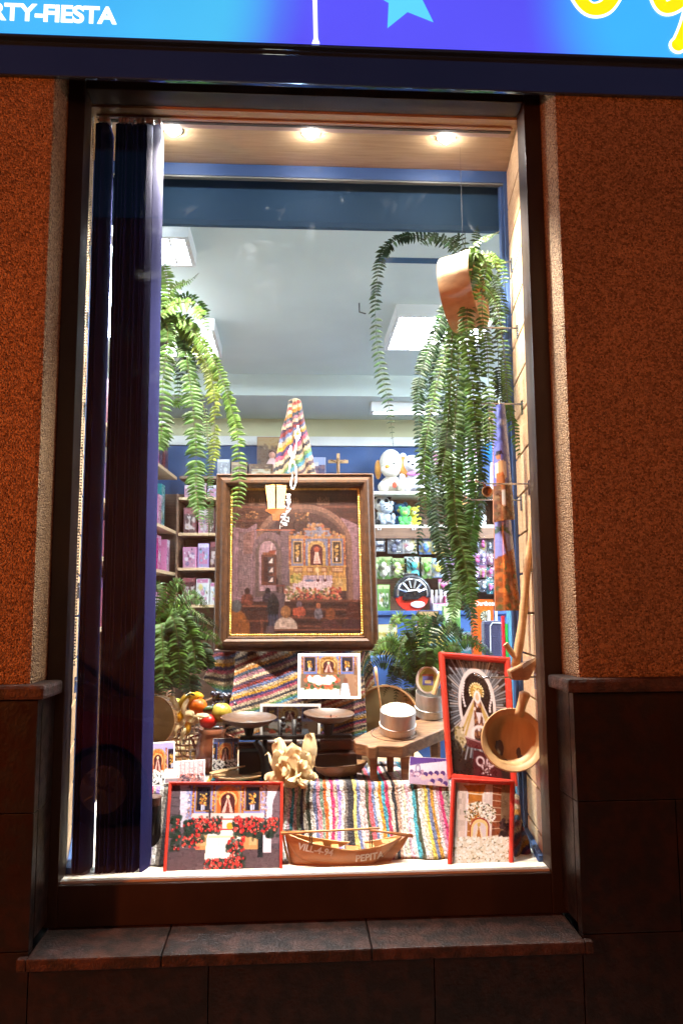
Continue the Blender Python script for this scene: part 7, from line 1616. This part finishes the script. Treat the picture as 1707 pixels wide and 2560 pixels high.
fr += [([(385, 1600, 0.60), (395, 1520, 0.58), (432, 1450, 0.57)], 13, 'lit', dict(gap=4.8, taper=0.7)), ([(390, 1600, 0.60), (420, 1510, 0.57), (470, 1520, 0.55), (530, 1565, 0.54)], 13, 'lit', dict(gap=4.8, taper=0.5)),
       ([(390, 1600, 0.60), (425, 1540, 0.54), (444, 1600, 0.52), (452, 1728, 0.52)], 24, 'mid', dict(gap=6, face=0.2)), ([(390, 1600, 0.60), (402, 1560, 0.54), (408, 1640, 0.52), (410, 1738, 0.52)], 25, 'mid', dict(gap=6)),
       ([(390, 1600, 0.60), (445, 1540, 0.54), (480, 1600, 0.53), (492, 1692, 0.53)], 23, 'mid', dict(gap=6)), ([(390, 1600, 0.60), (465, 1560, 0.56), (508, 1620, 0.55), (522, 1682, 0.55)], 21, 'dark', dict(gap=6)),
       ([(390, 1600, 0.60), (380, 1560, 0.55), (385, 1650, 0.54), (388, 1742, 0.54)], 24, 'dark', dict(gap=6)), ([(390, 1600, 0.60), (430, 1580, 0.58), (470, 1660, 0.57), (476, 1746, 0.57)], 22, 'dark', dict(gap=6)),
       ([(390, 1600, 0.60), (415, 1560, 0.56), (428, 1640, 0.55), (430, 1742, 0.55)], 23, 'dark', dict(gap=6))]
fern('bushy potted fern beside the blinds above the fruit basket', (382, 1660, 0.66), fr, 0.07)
for px, Y, zt_ in ((1055, 0.76, 1722), (382, 0.66, 1660)):
    c = at(px, zt_, Y); w_ = 0.055
    PS = thing('pot_stand', 'wooden pot stand hidden under the ' + ('right' if px > 900 else 'left') + ' potted fern', 'plant stand', (c.x, c.y, ZS))
    zt2 = c.z-(0.06 if px > 900 else 0.07)*1.25-0.001
    MB().box((c.x-w_, c.y-w_, zt2-0.015), (c.x+w_, c.y+w_, zt2)).build('top', m_wood_mid, PS)
    for sx in (-1, 1):
        for sy in (-1, 1): MB().box((c.x+sx*0.045-0.006, c.y+sy*0.045-0.006, ZS-0.011 if px > 900 or True else CF), (c.x+sx*0.045+0.006, c.y+sy*0.045+0.006, zt2-0.0152)).build('leg', m_wood_mid, PS)
# ------------------------------------------------------------------ across the street: what the pane mirrors
HY = -6.2
OH = thing('opposite_house', 'plain plastered house across the street', 'house', (0, HY, 0))
MB().box((-7, HY-0.3, -0.12), (7, HY, 6)).build('wall', m_house, OH)
for x in (-3.0, 2.6):
    MB().box((x-0.5, HY+0.001, 2.6), (x+0.5, HY+0.03, 4.1)).build('shutter', m_wood_dark, OH)
def mirror(px, py, Yreal):                          # real place of something seen mirrored in the pane
    p = at(px, py, 2*GY-Yreal); return Vector((p.x, Yreal, p.z))
LY = HY+0.45; kx = (2*GY-LY-CAM.y)/F_PX
lc = mirror(690, 1255, LY)
LN = thing('wall_lantern', 'lit wall lantern on a bracket across the street', 'lantern', (lc.x, HY, lc.z))
def ring4(c, r, z): return [(c.x+r*math.cos(a), c.y+r*math.sin(a), z) for a in (math.pi/6+i*math.pi/3 for i in range(6))]
zt_, zm_, zb_ = mirror(690, 1216, LY).z, mirror(690, 1274, LY).z, mirror(690, 1300, LY).z
rt_, rb_ = 33*kx, 25*kx
top, bot = ring4(lc, rt_, zt_), ring4(lc, rb_, zm_)
m_lp = emit_mat('lantern_glass', (1.0, 0.52, 0.18), 48.0)
for i in range(6):
    j = (i+1) % 6; MB().add([top[i], top[j], bot[j], bot[i]], [(0, 1, 2, 3)]).build('glass_panel', m_lp, LN)
    MB().tube([Vector(top[i])*1.0, Vector(bot[i])], 0.010, 6).build('bar', m_iron, LN)
mb = MB(); mb.M = Matrix.Translation((lc.x, lc.y, 0)); mb.lathe([(rt_*1.12, zt_), (rt_*1.15, zt_+0.02), (rt_*0.6, zt_+0.13), (0.02, zt_+0.2), (0, zt_+0.24)], 6); mb.build('roof', m_iron, LN)
mb = MB(); mb.M = Matrix.Translation((lc.x, lc.y, 0)); mb.lathe([(rb_*1.06, zm_), (rb_*1.0, zm_-0.015), (rb_*0.4, zm_-0.05), (rb_*0.35, zb_), (0, zb_-0.01)], 12); mb.build('collar', emit_mat('collar_glow', (1.0, 0.28, 0.04), 9.0), LN)  # emission stands in for the lantern's light falling on the collar
za = mirror(690, 1325, LY).z
MB().tube([(lc.x, lc.y, zb_), (lc.x, lc.y, za), (lc.x, HY, za-0.15)], 0.014, 8).build('bracket', m_iron, LN)
xl_, xr_ = mirror(640, 1325, LY).x, mirror(737, 1325, LY).x
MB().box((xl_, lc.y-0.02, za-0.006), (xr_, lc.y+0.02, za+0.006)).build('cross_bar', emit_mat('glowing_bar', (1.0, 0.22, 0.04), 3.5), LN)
# festive light figure strung beside the lantern
FY = LY+0.3; kf = (2*GY-FY-CAM.y)/F_PX
FG = thing('light_figure', 'curly festive light figure hung beside the lantern across the street', 'festive lights', mirror(735, 1150, FY))
curls = [[(744, 1066), (750, 1085), (742, 1100), (738, 1084), (744, 1070)], [(743, 1090), (739, 1120), (736, 1138), (728, 1150), (722, 1178)], [(727, 1116), (723, 1130), (730, 1140), (727, 1118)], [(729, 1149), (737, 1160), (741, 1185), (739, 1208), (733, 1222), (727, 1212), (731, 1188)]]
for c_ in curls:
    P_ = smooth_path([mirror(*q, FY) for q in c_], 60); tot = sum((P_[i+1]-P_[i]).length for i in range(59)); st = int(tot/(3.0*kf))
    mb = MB()
    for i in range(st): mb.ball(P_[int(i/max(st-1, 1)*59)], 1.6*kf, 6, 5)
    mb.build('light_strand', m_bead, FG)
g = random.Random(77); mb = MB()
for k in range(90):
    t = g.random(); q = ((721+g.gauss(0, 2.5), 1235+45*t) if t < 0.5 else (722-16*(t-0.5)*2+g.gauss(0, 5), 1262+60*(t-0.5)*2))
    mb.ball(mirror(q[0], q[1], FY), 1.1*kf*g.uniform(0.6, 1.3), 6, 5)
mb.build('light_strand', m_bead, FG)
zt = at(735, 1060, 2*GY-FY).z
MB().tube([(mirror(744, 1064, FY).x, FY, mirror(744, 1064, FY).z), (mirror(744, 1064, FY).x, HY, 4.6)], 0.006, 5).build('hanging_wire', m_iron, FG)
# street lamps that light the facade
def street_lamp(x, y, z, energy, label, rad=0.12):
    T = thing('street_lamp', label, 'street lamp', (x, y, -0.12 if y < -3.2 else 0.0))
    MB().tube([(x, y-0.25, -0.12), (x, y-0.25, z+0.2), (x, y-0.12, z+0.34), (x, y, z+0.30)], [0.06, 0.045, 0.04, 0.035], 12).build('post', m_iron, T, smooth=True)
    mb = MB(); mb.M = Matrix.Translation((x, y, z+0.20)); mb.lathe([(0, 0.12), (0.06, 0.11), (0.2, 0.0), (0.19, 0.0), (0.05, 0.09), (0, 0.09)], 20); mb.build('shade', m_iron, T, smooth=True)
    mb = MB(); mb.ball((x, y, z+0.24), 0.04); mb.build('bulb', emit_mat('sodium_bulb', SODIUM, 8.0), T, smooth=True)
    lamp('street_lamp_light', 'POINT', (x, y, z+0.1), energy, SODIUM, rad)
street_lamp(-3.6, -2.4, 2.0, 600, 'sodium street lamp up the street')
street_lamp(4.2, -2.6, 2.6, 190, 'sodium street lamp down the street')
# parked car mirrored low in the pane
wc = mirror(255, 1940, -4.55)
CA = thing('parked_car', 'dark red hatchback parked at the kerb across from the shop', 'car', (wc.x, -5.3, -0.12))
m_car = M('car_paint', (0.10, 0.02, 0.018), (0.09, 0.018, 0.016), scale=2, rough=0.25, coat=0.8)
x0c = wc.x; zg = -0.12; rw = 0.31; zw = zg+rw
prof = [(-0.85, 0.25), (-0.88, 0.55), (-0.75, 0.78), (0.15, 0.95), (0.75, 1.38), (1.9, 1.44), (2.75, 1.35), (3.15, 0.95), (3.25, 0.55), (3.2, 0.25), (2.92, 0.22)]
arc = lambda cx: [(cx+0.37*math.cos(t), rw+0.37*math.sin(t)) for t in np.linspace(0.0, math.pi, 10)]
poly = prof+[(2.55+0.37, 0.24)]+arc(2.55)+[(2.55-0.37, 0.22), (0.37, 0.22)]+arc(0.0)+[(-0.37, 0.24)]
MB().prism([(x0c-a, zg+b) for a, b in poly], -4.6, -6.1 if False else -6.0).build('body', m_car, CA, bevel=0.03)
MB().prism([(x0c-a, zg+b) for a, b in ((0.35, 0.98), (0.85, 1.32), (1.5, 1.36), (1.5, 0.98))], -4.598, -4.594).build('side_window', m_navy_gloss, CA)
MB().prism([(x0c-a, zg+b) for a, b in ((1.6, 0.98), (1.6, 1.36), (2.5, 1.3), (2.85, 0.98))], -4.598, -4.594).build('side_window', m_navy_gloss, CA)
m_tyre = M('tyre_rubber', (0.012, 0.012, 0.012), rough=0.85); m_alloy = M('wheel_alloy', (0.5, 0.5, 0.5), (0.4, 0.4, 0.4), rough=0.3, metal=0.9)
for dx in (0.0, 2.55):
    for yy, s in ((-4.62, 1), (-5.98, -1)):
        c = Vector((x0c-dx, yy, zw)); mb = MB(); mb.M = axis_M(c, (0, s, 0)); mb.lathe([(rw*0.6, -0.18), (rw, -0.17), (rw, 0.0), (rw*0.95, 0.012), (rw*0.62, 0.008)], 32); W_ = mb.build('wheel', m_tyre, CA, smooth=True, base=c)
        mb = MB(); mb.M = axis_M(c, (0, s, 0)); mb.lathe([(0, -0.03), (rw*0.5, -0.03), (rw*0.6, 0.0), (rw*0.63, 0.01), (rw*0.6, 0.012)], 32)
        for t in range(5):
            a = t*2*math.pi/5; ca, sa = math.cos(a), math.sin(a); mb.tube([(0.02*ca, 0.02*sa, -0.005), (rw*0.58*ca, rw*0.58*sa, 0.004)], 0.028, 6)
        mb.build('rim', m_alloy, W_, base=c)
for o in list(bpy.data.objects):
    if '_o' in o: del o['_o']
